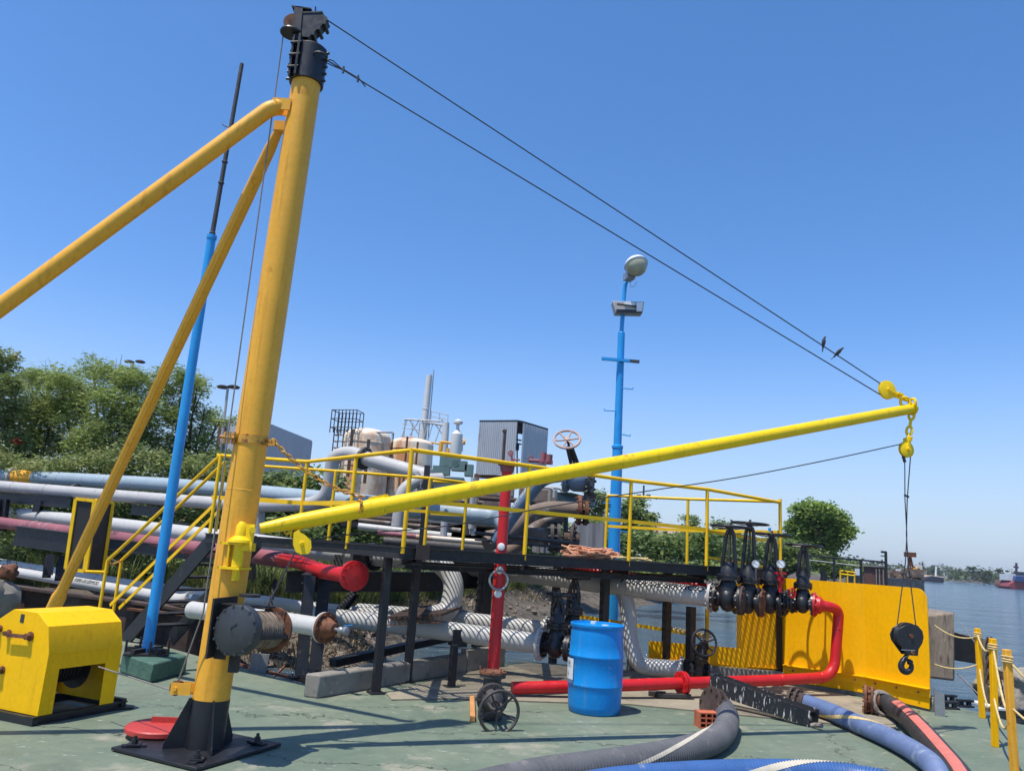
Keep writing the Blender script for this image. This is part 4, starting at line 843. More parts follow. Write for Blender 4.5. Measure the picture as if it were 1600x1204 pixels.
r4, q = pipe('red_pipe_end', 'bright red pipe end with a bolted blank flange facing the deck', [(440, 874, 11.9), (470, 878, 11.0), (502, 892, 10.0), (552, 899, 9.15)], .18, 'red', .3)
mb = MB(); flange(mb, q[-1], q[-1]-q[-2], .168, .03, 12); flange(mb, q[-1]+(q[-1]-q[-2]).normalized()*.034, q[-1]-q[-2], .168, .03, 12); mb.lathe([(0, 0), (.13, 0), (.13, .012), (0, .02)], q[-1]+(q[-1]-q[-2]).normalized()*.05, q[-1]-q[-2], 28); build(mb, 'blank_flange', 'red', r4)
# lower left thin pipes
p5, q = pipe('thin_pipe', 'thin pale pipe, rear one of the low pair behind the sheet piles', [(-80, 868, 18.6), (0, 879, 17.6), (234, 918, 14.6), (400, 938, 12.7), (482, 949, 12.0), (560, 958, 11.3), (610, 963, 11.0)], .185, 'white', 1); pseam(p5, q[1], q[2], (.3, .7), .094, 'grey')
p5b, q = pipe('thin_pipe', 'thin pale pipe, front one of the low pair, ending in a capped elbow', [(-80, 877, 17.6), (0, 889, 16.6), (212, 925, 13.9), (282, 937, 13.1), (298, 934, 12.95)], .185, 'white', 1); pipe_text('FUERA DE SERVICIO', .09, q[1], q[2], .0925, 3.0, 40, 'ink', p5b); pfl(p5b, q[-1], q[-1]-q[-2], .11, .03, 'grey', 8)
mb = MB(); mb.cyl(q[-1], q[-1]+(q[-1]-q[-2]).normalized()*.1, .06, 16); build(mb, 'cap', 'steelblue', p5b)
p6, q = pipe('flanged_pipe', 'white pipe with a rusty end flange and small valve, beside the mast winch', [(283, 953, 10.6), (283, 940, 10.8), (300, 952, 10.3), (438, 969.5, 9.35), (506, 980, 8.95)][2:], .205, 'white', .1)
dd = (q[-1]-q[-2]).normalized(); mb = MB(); mb.lathe([(.0, -.1), (.105, -.1), (.105, .0), (.0, .01)], q[0], -dd, 24); build(mb, 'end_cap', 'white', p6)
mb = MB(); flange(mb, q[-1], dd, .165, .025, 10); build(mb, 'flange', 'white', p6); mb = MB(); flange(mb, q[-1]+dd*.03, dd, .165, .025, 10); mb.lathe([(.0, .02), (.12, .02), (.06, .16), (0, .17)], q[-1]+dd*.01, dd, 24); build(mb, 'rusty_flange', 'rust', p6)
v0 = q[-1]+dd*.16; mb = MB(); mb.cyl(v0, v0+dd*.10, .018, 10); mb.lathe([(.0, 0), (.035, 0), (.04, .03), (.03, .05), (.045, .08), (.045, .12), (0, .13)], v0+dd*.08, dd, 16); vb = build(mb, 'tap', 'steel', p6)
mb = MB(); mb.beam(v0+dd*.14+W(0, 0, .05), v0+dd*.14+W(.10, -.03, .07), .025, .008); build(mb, 'tap_lever', 'blue', vb)
mb = MB(); c_ = q[-2].lerp(q[-1], .25)+W(0, -.1, 0); mb.lathe([(.0, 0), (.035, 0), (.035, .02), (0, .022)], c_, (0.1, -1, 0), 12); mb.bolts(c_+W(0, -.01, 0), (.1, -1, 0), .03, .008, .02, 6); build(mb, 'inspection_plug', 'steel', p6)
# the two lower mains
m1, q = pipe('white_main', 'white stencilled main in front, running under the grating to a black valve', [(482, 960, 11.2), (640, 978, 10.5), (735, 990, 10.1), (842, 1005, 9.75)], .235, 'white', 1)
d6 = (q[3]-q[2]).normalized(); pfl(m1, q[3]+d6*.02, d6, .19, .035, 'white', 10); pipe_text('FUERA DE SERVICIO', .12, q[1], q[3], .1175, .35, 48, 'ink', m1)
m2, q2 = pipe('white_main', 'white stencilled main behind, its end hidden by the black valves', [(560, 955, 11.9), (700, 966, 11.2), (855, 985, 10.6)], .235, 'white', 1)
pfl(m2, q2[2], q2[2]-q2[1], .19, .035, 'white', 10); pipe_text('FUERA DE SERVICIO', .12, q2[0], q2[2], .1175, 1.5, 55, 'ink', m2)
# the main to the valve row
m3, q3 = pipe('valve_row_main', 'long white stencilled main feeding the row of black gate valves at the right', [(700, 882, 12.7), (850, 900, 11.9), (962, 915, 11.35), (1108, 932, 10.75)], .255, 'white', 1)
d3 = (q3[3]-q3[2]).normalized(); pfl(m3, q3[3]+d3*.02, d3, .195, .035, 'grey', 12); pipe_text('FUERA DE SERVICIO', .13, q3[2], q3[3], .1275, .1, 48, 'ink', m3); pseam(m3, q3[2], q3[3], (.15, .62, .85), .129, 'white')
mb = MB(); e = [D(972, 920, 11.35), D(981, 945, 11.3), D(984, 1000, 11.2), D(996, 1040, 11.1), D(1066, 1045, 10.85)]; mb.tube(fillet(e, [.3, .1, .4], 8), .108, 22); br = build(mb, 'branch', 'white', m3); pfl(m3, e[-1], e[-1]-e[-2], .16, .03, 'white', 10)
mb = MB(); mb.prism([D(1041, 925, 11.2), D(1041, 937, 11.2)-W(0, 0, .0), D(1090, 935, 10.9), D(1090, 931, 10.9)], W(.0, .14, 0)); build(mb, 'bracket', 'grey', m3)
mr, q = pipe('thin_red_pipe', 'thin red pipe lying along the top of the valve row main', [(880, 884, 12.2), (960, 896, 11.9), (1120, 918, 11.2)], .085, 'red', 1)
for a_, Y_ in (((1092, 926), 11.0),): leg(P2(1079, 1000, 11.35), .10, 1.0, name='pipe_leg', par=m3); 
leg(G(705, 1074), .075, D(717, 990, 9.95).z-.1, name='pipe_leg', par=m1)
mb = MB(); c_ = D(716, 988, 10.15); mb.box(c_-W(0, 0, .13), .14, .26, .05, .5); mb.box(c_+W(.0, -.13, -.05), .12, .02, .2, .5); build(mb, 'saddle', 'black', m1)
# ------------------------------------------------------------------ trestle frame
tr = T('trestle', 'heavy black steel frame carrying the pipes between the mast and the curb', 'steel frame', G(470, 1058))
def tb(a, b, w_, h, name='beam'): mb = MB(); mb.ibeam(D(*a), D(*b), w_, h, .014); return build(mb, name, 'black', tr)
tb((447, 908, 10.9), (690, 908, 12.1), .14, .28); tb((690, 905, 12.2), (765, 903, 12.6), .14, .28)
tb((484, 900, 9.95), (470, 1056, 9.72), .13, .13, 'post'); tb((508, 900, 10.95), (492, 1048, 10.6), .16, .16, 'post')
tb((556, 925, 11.3), (508, 985, 10.8), .10, .10, 'brace'); tb((478, 905, 10.0), (510, 888, 11.0), .12, .12); tb((430, 905, 12.2), (422, 950, 12.0), .05, .05, 'post'); tb((757, 890, 12.4), (745, 1012, 12.0), .16, .16, 'post')
tb((560, 866, 11.2), (555, 900, 11.2), .12, .10, 'packer'); tb((530, 868, 11.6), (525, 900, 11.5), .12, .10, 'packer'); tb((480, 850, 11.5), (620, 862, 10.8), .1, .16); tb((668, 727, 12.6), (657, 880, 12.6), .09, .09, 'post')
mb = MB(); f0 = D(470, 1058, 9.7); mb.box(vz(f0, .015), .26, .24, .02, .4); mb.bolts(vz(f0, .03), (0, 0, 1), .10, .012, .03, 4); build(mb, 'foot', 'black', tr)
mb = MB(); mb.beam(D(520, 1035, 11.2), D(745, 985, 13.2), .16, .10); build(mb, 'sill', 'blackd', tr)
mb = MB(); g0, g1, g2, g3 = D(602, 967, 10.3), D(690, 962, 9.9), D(722, 950, 11.1), D(650, 948, 12.0)
mb.prism([g0, g1, g2, g3], W(0, 0, .03)); o = build(mb, 'loose_grating', 'rustd'); tag(o, 'brown tilted piece of floor grating lying across the lower white mains', 'grating')
mb = MB()
for i in range(17): a = g0.lerp(g1, i/16); b = g0.lerp(g1, i/16)+W(0, 0, -.07); mb.beam(a-W(0, .01, 0), b-W(0, .01, 0), .008, .01)
mb.beam(g0-W(0, .01, .07), g1-W(0, .01, .07), .012, .014); oo = build(mb, 'grating_bars', 'rust', None); oo.parent = o; oo.location = WO[oo]-WO[o]
# black frames at the left under the pipes
tl = T('trestle', 'black steel frame under the left pipes above the sheet piles', 'steel frame', D(95, 900, 14.5))
for a, b, w_, h in (((24, 836, 14.6), (112, 848, 13.9), .14, .34), ((78, 868, 14.8), (74, 900, 14.7), .14, .2), ((98, 870, 14.3), (93, 905, 14.2), .14, .2), ((0, 775, 17.6), (110, 785, 16.6), .12, .24), ((62, 782, 17), (58, 800, 17), .14, .14), ((170, 850, 14.4), (330, 868, 13.2), .12, .20), ((206, 795, 16), (250, 800, 15.6), .12, .2), ((255, 826, 15.2), (300, 830, 14.9), .2, .3), ((8, 780, 17.2), (2, 830, 17.2), .14, .14), ((392, 800, 14.9), (388, 905, 14.9), .2, .2)):
    mb = MB(); mb.ibeam(D(*a), D(*b), w_, h, .014); build(mb, 'beam', 'black', tl)
# curb
mb = MB(); ca2, cb2 = G(496, 1091), G(752, 1046); cw = Vector((-.16, .05, 0)); h_ = .23
mb.prism([vz(ca2, 0), vz(ca2, h_-.01), vz(ca2, h_)+cw*.15, vz(ca2, h_)+cw, vz(ca2, 0)+cw], cb2-ca2); o = build(mb, 'low_concrete_curb', 'conc', bevel=.015); tag(o, 'low grey concrete curb running away under the walkway from the deck edge', 'curb')
mb = MB(); mb.prism([vz((-.35, 10.9), 0), vz((-.35, 10.9), .28), vz((.15, 11.6), .28), vz((.15, 11.6), 0)], W(-.1, .08, 0)); o = build(mb, 'grey_upstand', 'conc'); tag(o, 'short grey upstand plate at the far end of the low curb', 'curb')
mb = MB(); mb.beam(D(345, 1030, 10.55), D(500, 1070, 9.35), .03, .03); mb.beam(D(425, 1060, 9.9), D(445, 1040, 10.1), .02, .02); o = build(mb, 'edge_bar', 'rust'); tag(o, 'thin rusty bar lying along the deck edge beyond the mast', 'steel bar')
mb = MB(); q = D(402, 1040, 9.9); mb.prism([q+W(-.10, 0, -.28)-W(0, 0, .02), q+W(.10, 0, -.30), q+W(.13, 0, .14), q+W(-.09, 0, .14)], W(0, .03, 0)); o = build(mb, 'grey_board', 'plank'); tag(o, 'grey weathered board standing on edge behind the mast winch', 'board')
# ================================================================== VALVES
def gate_valve(name, label, c, ax, up=(0, 0, 1), R=.19, face=.36, stem=.68, wr=.24, spokes=5, mt='black', wmt='black', group=None, blind=None, wn=None, toothed=False, wheel_c=None, endR=None, body=1.0):
    c = Vector(c); a = Vector(ax).normalized(); u = Vector(up).normalized(); u = (u-a*u.dot(a)).normalized(); s = a.cross(u)
    t = T(name, label, 'valve', c, group); f = face/2
    mb = MB(); mb.lathe([(R*.55, -f), (R*.55, -f*.6), (R*.82*body, -f*.35), (R*.9*body, 0), (R*.82*body, f*.35), (R*.55, f*.6), (R*.55, f)], c, a, 28)
    mb.lathe([(R*.72, -R*.2), (R*.70, R*.55), (R*.62, R*.9), (R*.5, R*1.25)], c, u, 24); build(mb, 'valve_body', mt, t)
    for sg in (-1, 1):
        mb = MB(); flange(mb, c+a*f*sg, a, R*1.0, .03, 10, .013); build(mb, 'flange', mt, t)
    if blind:
        mb = MB(); flange(mb, c+a*(f+.034), a, R, .028, 10, .013); mb.lathe([(0, 0), (R*.7, 0), (R*.66, .015), (0, .02)], c+a*(f+.045), a, 24); build(mb, 'blind_flange', blind, t)
    b0 = R*1.3; mb = MB(); mb.lathe([(R*.3, 0), (R*.82, 0), (R*.82, .03), (R*.3, .03)], c+u*b0, u, 24); mb.lathe([(R*.3, .036), (R*.82, .036), (R*.82, .066), (R*.62, .072), (R*.52, .15), (R*.30, .21), (R*.26, .24)], c+u*b0, u, 24); mb.bolts(c+u*(b0+.033), u, R*.72, .011, .10, 8); build(mb, 'bonnet', mt, t)
    y0 = b0+.15; y1 = stem-.05; mb = MB()
    for sg in (-1, 1): mb.tube([c+u*y0+a*sg*R*.42, c+u*(y0+.08)+a*sg*R*.44, c+u*(y1-.06)+a*sg*R*.26, c+u*y1+a*sg*R*.14], [.030, .028, .026, .026], 8)
    mb.cyl(c+u*(b0+.2), c+u*(b0+.27), .034, 12); mb.cyl(c+u*(y1-.02), c+u*(y1+.045), .036, 14); build(mb, 'yoke', mt, t)
    mb = MB(); mb.cyl(c+u*(b0+.1), c+u*(stem+.05), .017, 10); build(mb, 'stem', 'iron', t)
    mb = MB(); mb.wheel(c+u*stem, u if wn is None else wn, wr, .016, spokes, .3, .02)
    if toothed:
        for i in range(26): an = i*2*math.pi/26; d = a*math.cos(an)+s*math.sin(an); mb.cyl(c+u*stem+d*wr*.97, c+u*stem+d*(wr+.03), .013, 6)
    build(mb, 'handwheel', wmt, t); return t
av = d3
grp = 'black gate valves in a row in front of the bulwark'
v1 = D(1137, 935, 10.55); v2 = D(1168, 939, 10.72); v3 = D(1203, 940, 10.95); v4 = D(1254, 942, 10.95)
gate_valve('gate_valve', 'black gate valve nearest the white main, leftmost of the valve row', v1, av, R=.185, face=.31, stem=.93, wr=.25, group=grp, blind='rustd')
gate_valve('gate_valve', 'tallest black gate valve with a toothed handwheel and a gauge beside it', v2, av, R=.18, face=.31, stem=1.02, wr=.225, group=grp, blind='rust', toothed=True)
gate_valve('gate_valve', 'black gate valve between the toothed-wheel valve and the red stand, blue spot on its hub', v3, av, R=.18, face=.30, stem=.90, wr=.25, group=grp)
g4 = gate_valve('gate_valve', 'small slim black gate valve whose flange joins the red pipe elbow', v4, av, R=.15, face=.26, stem=.77, wr=.235, group=grp, spokes=3)
mb = MB(); h_ = v3+W(0, 0, .94); mb.cyl(h_, h_+W(0, 0, .05), .02, 8); o = build(mb, 'hub_cap', 'blue', None); tag(o, 'small blue cap on the hub of the third valve wheel', 'cap')
# spool pieces between v3 and v4
sp3 = T('pipe_spool', 'short black flanged spool on a post between the third and fourth valves', 'pipe fitting', D(1228, 943, 11.15)); q0 = D(1221, 942, 10.97); q1 = v4-av*.17
mb = MB(); mb.cyl(q0, q1, .10, 20); mb.lathe([(.09, -.06), (.12, 0), (.09, .06)], q0.lerp(q1, .5), av, 20); build(mb, 'spool', 'black', sp3)
for q_, m_ in ((q0, 'black'), (q0+av*.05, 'black'), (q1-av*.03, 'rustd')): mb = MB(); flange(mb, q_, av, .165, .024, 10); build(mb, 'flange', m_, sp3)
mb = MB(); mb.prism([v4-av*.22+W(0, 0, .09), v4-av*.10+W(0, 0, .09), v4-av*.10-W(0, 0, .13), v4-av*.13-W(0, 0, .13), v4-av*.13+W(0, 0, .05), v4-av*.22+W(0, 0, .05)], W(.02, -.04, 0)); build(mb, 'clip', 'rust', sp3)
# pressure gauges
def gauge(label, px, py, Y, r, stemto, mt='steel'):
    c = D(px, py, Y); n = (CP-c).normalized(); n = (n+W(.2, 0, .15)).normalized(); t = T('pressure_gauge', label, 'gauge', c)
    mb = MB(); mb.lathe([(0, -.02), (r, -.02), (r, .012), (r*.88, .014), (r*.88, .008), (0, .008)], c, n, 26); build(mb, 'case', mt, t); mb = MB(); mb.lathe([(0, 0), (r*.84, 0), (0, .001)], c+n*.011, n, 24); dl = build(mb, 'dial', 'lab', t)
    u = n.cross(W(0, 0, 1)).normalized(); v = u.cross(n); mb = MB(); mb.beam(c+n*.015-(u*.3+v*.3)*r, c+n*.015+(u*.6+v*.5)*r, .005, .002, n)
    for i in range(9): an = math.radians(-40+i*32); d = u*math.cos(an)+v*math.sin(an); mb.beam(c+n*.0145+d*r*.62, c+n*.0145+d*r*.78, .004, .002, n)
    build(mb, 'needle_and_scale', 'ink', dl); mb = MB(); mb.tube([c-W(0, 0, r), Vector(stemto)], .008, 8); build(mb, 'gauge_stem', mt, t)
gauge('white pressure gauge on the neck of the toothed-wheel valve', 1181, 881, 10.35, .05, D(1181, 905, 10.45)); gauge('white pressure gauge on top of the small red stand', 1220, 881, 10.6, .057, D(1219, 900, 10.7))
rs = T('red_stand', 'small red hydrant stand carrying a gauge between two valves', 'hydrant', D(1219, 925, 10.72)); c_ = D(1219, 925, 10.72)
mb = MB(); mb.tube([c_, D(1219, 897, 10.72)], .026, 12); mb.box(D(1219, 895, 10.72), .17, .06, .03, .5); mb.torus(D(1221, 905, 10.66), (.25, -1, 0), .035, .013, 18, 8); mb.cyl(D(1218, 905, 10.70), D(1218, 899, 10.70), .04, 10); build(mb, 'stand', 'red', rs)
mb = MB(); mb.wheel(D(1238, 926, 10.72), (.5, -.8, 0), .06, .012, 4); build(mb, 'red_handwheel', 'red', rs)
# red pipe around the bulwark
e = [v4+av*.155, v4+av*.30, D(1311, 952, 10.9), D(1303, 1057, 10.9), D(1190, 1063, 10.45), D(1066, 1066.5, 9.95), D(975, 1070, 9.65), D(800, 1074, 9.35)]
rp = T('red_pipe', 'glossy red pipe lying on the deck and rising in bends to the fourth valve', 'pipe', e[0]); mb = MB(); pth = fillet(e, [.12, .33, .25, .6, .5, .5], 10); k = len(pth)
mb.tube(pth, [.115 if i < 2 else max(.068, .115-.012*i) for i in range(k)], 24); build(mb, 'pipe_run', 'red', rp)
mb = MB(); flange(mb, e[0], av, .16, .028, 10); build(mb, 'flange', 'red', rp)
d_ = (e[4]-e[5]).normalized(); 
for s in (-.02, .02): mb = MB(); flange(mb, e[5]+d_*s, d_, .135, .028, 8); build(mb, 'flange', 'red', rp)
pseam(rp, e[2], e[3], (.28, .80), .069, 'red'); pseam(rp, e[3], e[4], (.2, .75), .069, 'red')
mb = MB(); mb.box(vz(e[5], .05)+W(-.12, -.1, 0), .42, .07, .05, .2); mb.box(vz(e[5], .045)+W(-.3, 0, 0), .2, .10, .06, -.3); o = build(mb, 'timber_chock', 'iron', bevel=.008); tag(o, 'dark timber chock under the flange of the red pipe', 'chock')
# open tee fitting and its handwheel, foot of the red riser
fl = D(770, 1053, 8.15); tee = T('open_tee_valve', 'rusty open-topped tee with a dark spoked handwheel standing before the red pipe', 'valve', vz(fl, .0))
mb = MB(); z0 = fl.z; mb.lathe([(.055, 0), (.055, .01), (.13, .01), (.13, -.025), (.09, -.03), (.085, -.06), (.10, -.18), (.12, -.24), (.12, -fl.z+.01), (0, -fl.z)][::-1], fl, (0, 0, 1), 28); build(mb, 'tee_body', 'iron', tee)
mb = MB(); mb.lathe([(.075, .0), (.136, .0), (.136, .022), (.075, .022)], fl+W(0, 0, .01), (0, 0, 1), 32); mb.bolts(fl+W(0, 0, .03), (0, 0, 1), .112, .011, .03, 8); mb.cyl(fl+W(-.12, 0, .03), fl+W(-.13, 0, .07), .012, 6); build(mb, 'top_flange', 'rust', tee)
mb = MB(); mb.lathe([(0, 0), (.075, 0), (.0, .002)], fl+W(0, 0, .013), (0, 0, 1), 24); build(mb, 'rusty_bore', 'rust', tee)
hc = D(780, 1112, 7.62); bc = D(769, 1092, 7.98); hn = (hc-bc).normalized(); mb = MB(); mb.lathe([(.0, -.08), (.10, -.08), (.12, -.03), (.15, -.03), (.15, .0), (.0, .0)], bc, hn, 28); mb.lathe([(.0, .004), (.15, .004), (.15, .03), (.11, .034), (.07, .12), (.035, .15), (0, .15)], bc, hn, 28); mb.bolts(bc+hn*.005, hn, .128, .012, .10, 8); build(mb, 'side_bonnet', 'iron', tee)
mb = MB(); mb.cyl(bc, hc+hn*.03, .018, 10)
for s in (-1, 1): x = hn.cross(W(0, 0, 1)).normalized()*s; mb.tube([bc+hn*.1+x*.06, hc-hn*.10+x*.05, hc-hn*.05+x*.01], .014, 8)
build(mb, 'yoke', 'iron', tee); mb = MB(); mb.wheel(hc, (hn+W(.12, 0, .08)), .185, .015, 5, .15, .03)
wn_ = (hn+W(.12, 0, .08)).normalized(); xx = wn_.cross(W(0, 0, 1)).normalized(); yy = wn_.cross(xx)
for i in range(22): an = i*2*math.pi/22; d = xx*math.cos(an)+yy*math.sin(an); mb.cyl(hc+d*.183-wn_*.008, hc+d*.200-wn_*.008, .009, 6)
build(mb, 'handwheel', 'iron', tee)
# red riser
rb, rt_ = D(771, 1040, 9.25), D(794, 724, 9.3); rt_.x = D(793, 724, 9.3).x
rz = T('red_riser', 'upright red pipe with white hand-sized discs, rising from the deck past the walkway', 'pipe', vz(rb, 0)); mb = MB(); rb0 = rb+(rb-rt_)*.1; mb.tube([rb0, rb.lerp(rt_, .55), rb.lerp(rt_, .552), rt_], [.068, .068, .062, .062], 24); build(mb, 'pipe_run', 'red', rz)
mb = MB(); flange(mb, rt_, rt_-rb, .115, .028, 8); mb.lathe([(.062, -.10), (.075, -.10), (.09, -.02), (.062, -.02)], rt_, rt_-rb, 24); build(mb, 'top_flange', 'maroon', rz)
for t_ in (.575, .46, .345):
    c_ = rb.lerp(rt_, t_)+W(-.005, -.068, 0); mb = MB(); mb.lathe([(0, .0), (.043, 0), (.043, .012), (.036, .016), (0, .016)], c_+W(0, .008, 0), (-.05, -1, .05), 20); ds = build(mb, 'white_disc', 'lampw', rz)
mb = MB(); mb.torus(D(779, 906, 9.18), (.2, -1, .1), .105, .014, 30, 8); o = build(mb, 'hanging_ring', 'steel'); tag(o, 'flat grey metal ring hung around the red riser', 'ring')
mb = MB(); mb.cyl(D(786, 720, 9.35), D(789, 673, 9.35), .018, 10); mb.cyl(D(789, 675, 9.35), D(788, 671, 9.35), .026, 8); build(mb, 'rusty_rod', 'rustd', rz)
mb = MB(); mb.cyl(D(800, 720, 9.35), D(799, 708, 9.35), .012, 8); mb.wheel(D(798, 708, 9.35), (.3, -1, .2), .03, .008, 4); mb.box(D(806, 718, 9.35), .10, .03, .02); build(mb, 'small_tap', 'maroon', rz)
# black twin valves behind the drum
gate_valve('gate_valve', 'black gate valve with a flat handwheel, in front of its twin behind the drum', D(868, 1009, 9.75), d6, R=.155, face=.30, stem=.60, wr=.165, blind='black', group='two black valves behind the blue drum')
gate_valve('gate_valve', 'black gate valve with the higher handwheel, half hidden behind the drum', D(893, 985, 10.35), d6, R=.155, face=.30, stem=.66, wr=.19, group='two black valves behind the blue drum')
# valve at the branch, wheel facing the deck
gate_valve('gate_valve', 'low black valve with a spoked wheel facing the deck, under the valve row', D(1088, 1046, 10.8), (1, .25, 0), up=(.02, -.5, .9), R=.13, face=.24, stem=.42, wr=.165, wn=(.15, -1, .25), spokes=6)
# big gate valve above the walkway with the upright handwheel
bv = D(902, 748, 12.4); bx = W(1, -.25, -.02).normalized(); t = T('large_gate_valve', 'large dark blue-grey gate valve with a tilted pale handwheel above the walkway', 'valve', bv)
mb = MB(); mb.lathe([(.11, -.2), (.16, -.14), (.20, -.05), (.20, .1), (.14, .2)], bv, bx, 28); mb.box(bv+W(.0, 0, .10), .26, .2, .2); build(mb, 'valve_body', 'steelblue', t)
for s_, m_ in ((-.2, 'bluegrey'), (-.16, 'steelblue')): mb = MB(); flange(mb, bv+bx*s_, bx, .22, .03, 10, .018); build(mb, 'flange', m_, t)
mb = MB(); flange(mb, bv+bx*.22, bx, .27, .05, 10, .022); mb.cyl(bv+bx*.22-W(0, 0, .2), bv+bx*.20-W(0, 0, .33), .10, 16); build(mb, 'blind_flange', 'iron', t)
ws = D(900, 732, 12.4); wc = D(886, 686, 12.25); mb = MB(); ud = (wc-ws).normalized()
for s_ in (-.06, .06): mb.beam(ws+W(s_, 0, 0), wc-ud*.12+W(s_*.6, 0, 0), .05, .05, (0, 1, 0))
mb.cyl(ws, wc, .02, 10); build(mb, 'yoke', 'black', t); mb = MB(); mb.wheel(wc, (-.1, -.75, .62), .205, .020, 6, .2, .01); build(mb, 'handwheel', 'pink', t)
t = T('rusty_swing_valve', 'small rusty hand valve lying above the boom beside the metal tower', 'valve', D(855, 720, 12.6)); mb = MB()
mb.tube([D(826, 719, 12.6), D(845, 720, 12.6), D(852, 708, 12.6)], .03, 8); mb.cyl(D(848, 722, 12.6), D(850, 707, 12.6), .05, 10); mb.cyl(D(857, 722, 12.6), D(858, 710, 12.6), .06, 10); mb.torus(D(829, 716, 12.6), (0, 1, 0), .04, .01, 14, 6); mb.box(D(853, 722, 12.6), .22, .08, .06); build(mb, 'valve_body', 'maroon', t)

# ================================================================== BLUE DRUM
dc = (G(887, 1110)+G(972, 1110))/2; dc = Vector((1.09, 8.83, 0)); dr = T('plastic_drum', 'blue plastic drum with white label, standing on the deck before the red pipe', 'drum', dc)
R_ = .292; pf = [(0, .0), (.255, .0), (.270, .012), (.279, .08), (.286, .20), (.288, .268), (.294, .276), (.294, .290), (.289, .298), (.291, .43), (.289, .556), (.295, .564), (.295, .578), (.288, .586), (.285, .70), (.277, .82), (.274, .85), (.286, .858), (.290, .872), (.290, .895), (.280, .902), (.268, .90), (.262, .88), (0, .878)]
mb = MB(); mb.lathe(pf, dc, (0, 0, 1), 56); build(mb, 'drum_shell', 'drum', dr, ang=50)
mb = MB(); mb.cyl(dc+W(.07, -.13, .88), dc+W(.07, -.13, .90), .038, 16); mb.cyl(dc+W(-.02, .17, .88), dc+W(-.02, .17, .905), .035, 16); build(mb, 'bung', 'lab', dr)
def wrap(mt, name, a0, a1, z0, z1, parent, rr_):
    mb = MB(); n = 8; vs = []
    for i in range(n+1):
        a = math.radians(a0+(a1-a0)*i/n)
        for z in (z0, z1): vs.append(dc+W(math.cos(a)*rr_, math.sin(a)*rr_, z))
    mb.add(vs, [(2*i, 2*i+2, 2*i+3, 2*i+1) for i in range(n)]); return build(mb, name, mt, parent)
lb = wrap('lab', 'label', 178, 212, .33, .54, dr, R_+.010); wrap('hosel', 'label_foot', 182, 212, .27+.02, .33, lb, R_+.010)
for i, (s, z) in enumerate((('COATING', .485), ('OIL', .445), ('200 L', .375))):
    vs_, fs_2 = text_mesh(['|||||||', '= = =', '| ||'][i], .04); mb = MB(); mb.add([dc+W(math.cos(math.radians(187)+v.x/R_)*(R_+.013), math.sin(math.radians(187)+v.x/R_)*(R_+.013), z+v.y) for v in vs_], fs_2); build(mb, 'print', 'ink', lb)
mb = MB(); mb.beam(G(738, 1128)+W(0, 0, .03), G(737, 1093)+W(0, 0, .03), .05, .05); o = build(mb, 'wood_batten', 'wood', bevel=.003); tag(o, 'short orange-brown wooden batten lying left of the rusty tee', 'wood')

# ================================================================== BULWARK
bl = T('yellow_bulwark', 'high yellow steel bulwark plate bent along the deck corner', 'bulwark', (4.8, 11, 0))
b0, b1, b2, b3 = D(1160, 1062, 11.82), Vector((4.12, 11.68, 0)), Vector((4.96, 10.95, 0)), Vector((5.40, 10.17, 0))
b0 = Vector((3.56, 11.80, 0)); HB_ = 1.47; hb0 = .14
def panel(a, b, z0, z1, mt='wall_y', name='panel', th=.012, z1b=None):
    mb = MB(); d = (b-a).normalized(); n = W(d.y, -d.x, 0); mb.prism([vz(a, z0), vz(b, z0), vz(b, z1 if z1b is None else z1b), vz(a, z1)], -n*th); return build(mb, name, mt, bl)
r_ = .14; d = (b3-b2).normalized(); n_ = W(d.y, -d.x, 0)
arc = [vz(b3-d*r_, HB_-r_+.0)+d*(r_*math.sin(t))+W(0, 0, r_*math.cos(t)) for t in [i*math.pi/16 for i in range(9)]]
mb = MB(); mb.prism([vz(b2, .05), vz(b3-d*.03, .03), vz(b3, .5)]+arc[::-1]+[vz(b2, HB_)], -n_*.012); build(mb, 'panel', 'wall_y', bl)
b1r = b1+W(-.05, .12, 0); panel(b1, b2, .06, HB_, z1b=HB_); panel(b1r, b1, hb0, HB_); panel(b0, b1r, hb0, HB_, z1b=HB_)
bL = Vector((2.25, 12.03, 0)); panel(bL, b0, .17, .44)
def lip(a, b, z, w_=.07): 
    mb = MB(); d = (b-a).normalized(); n = W(d.y, -d.x, 0); mb.prism([vz(a, z), vz(b, z), vz(b, z-.10)+n*w_*.2, vz(a, z-.10)+n*w_*.2, ], n*.012); mb.beam(vz(a, z)+n*.03, vz(b, z)+n*.03, .06, .012); return build(mb, 'toe_angle', 'wall_y', bl)
lip(b1, b2, .27); lip(b2, b3, .27); lip(bL, b1r, .20)
mb = MB()
for a, b, n in ((b1, b2, 4), (b2, b3, 3)):
    dd_ = (b-a).normalized(); nn = W(dd_.y, -dd_.x, 0)
    for i in range(n): q = vz(a.lerp(b, (i+.5)/n), .21)+nn*.02; mb.cyl(q, q+nn*.03, .011, 8)
build(mb, 'toe_bolts', 'rust', bl)
panel(vz(b0, 0), vz(b0, 0)+W(0, .0, 0)+W(.001, .25, 0), .14, HB_, name='end_return')
cb = MB(); 
for a, b, s_ in ((bL+W(-.3, .05, 0), b0, .0), (b0, b1, .0), (b1, b2, .12), (b2, b3, .12)):
    dd_ = (b-a).normalized(); nn = W(dd_.y, -dd_.x, 0); cb.beam(vz(a, .085)+W(0, .06, 0)*(s_ == 0)-nn*s_, vz(b, .085)+W(0, .06, 0)*(s_ == 0)-nn*s_, .18, .17)
o = build(cb, 'bulwark_curb', 'conc', bevel=.01); tag(o, 'grey concrete curb on which the yellow bulwark stands', 'curb')
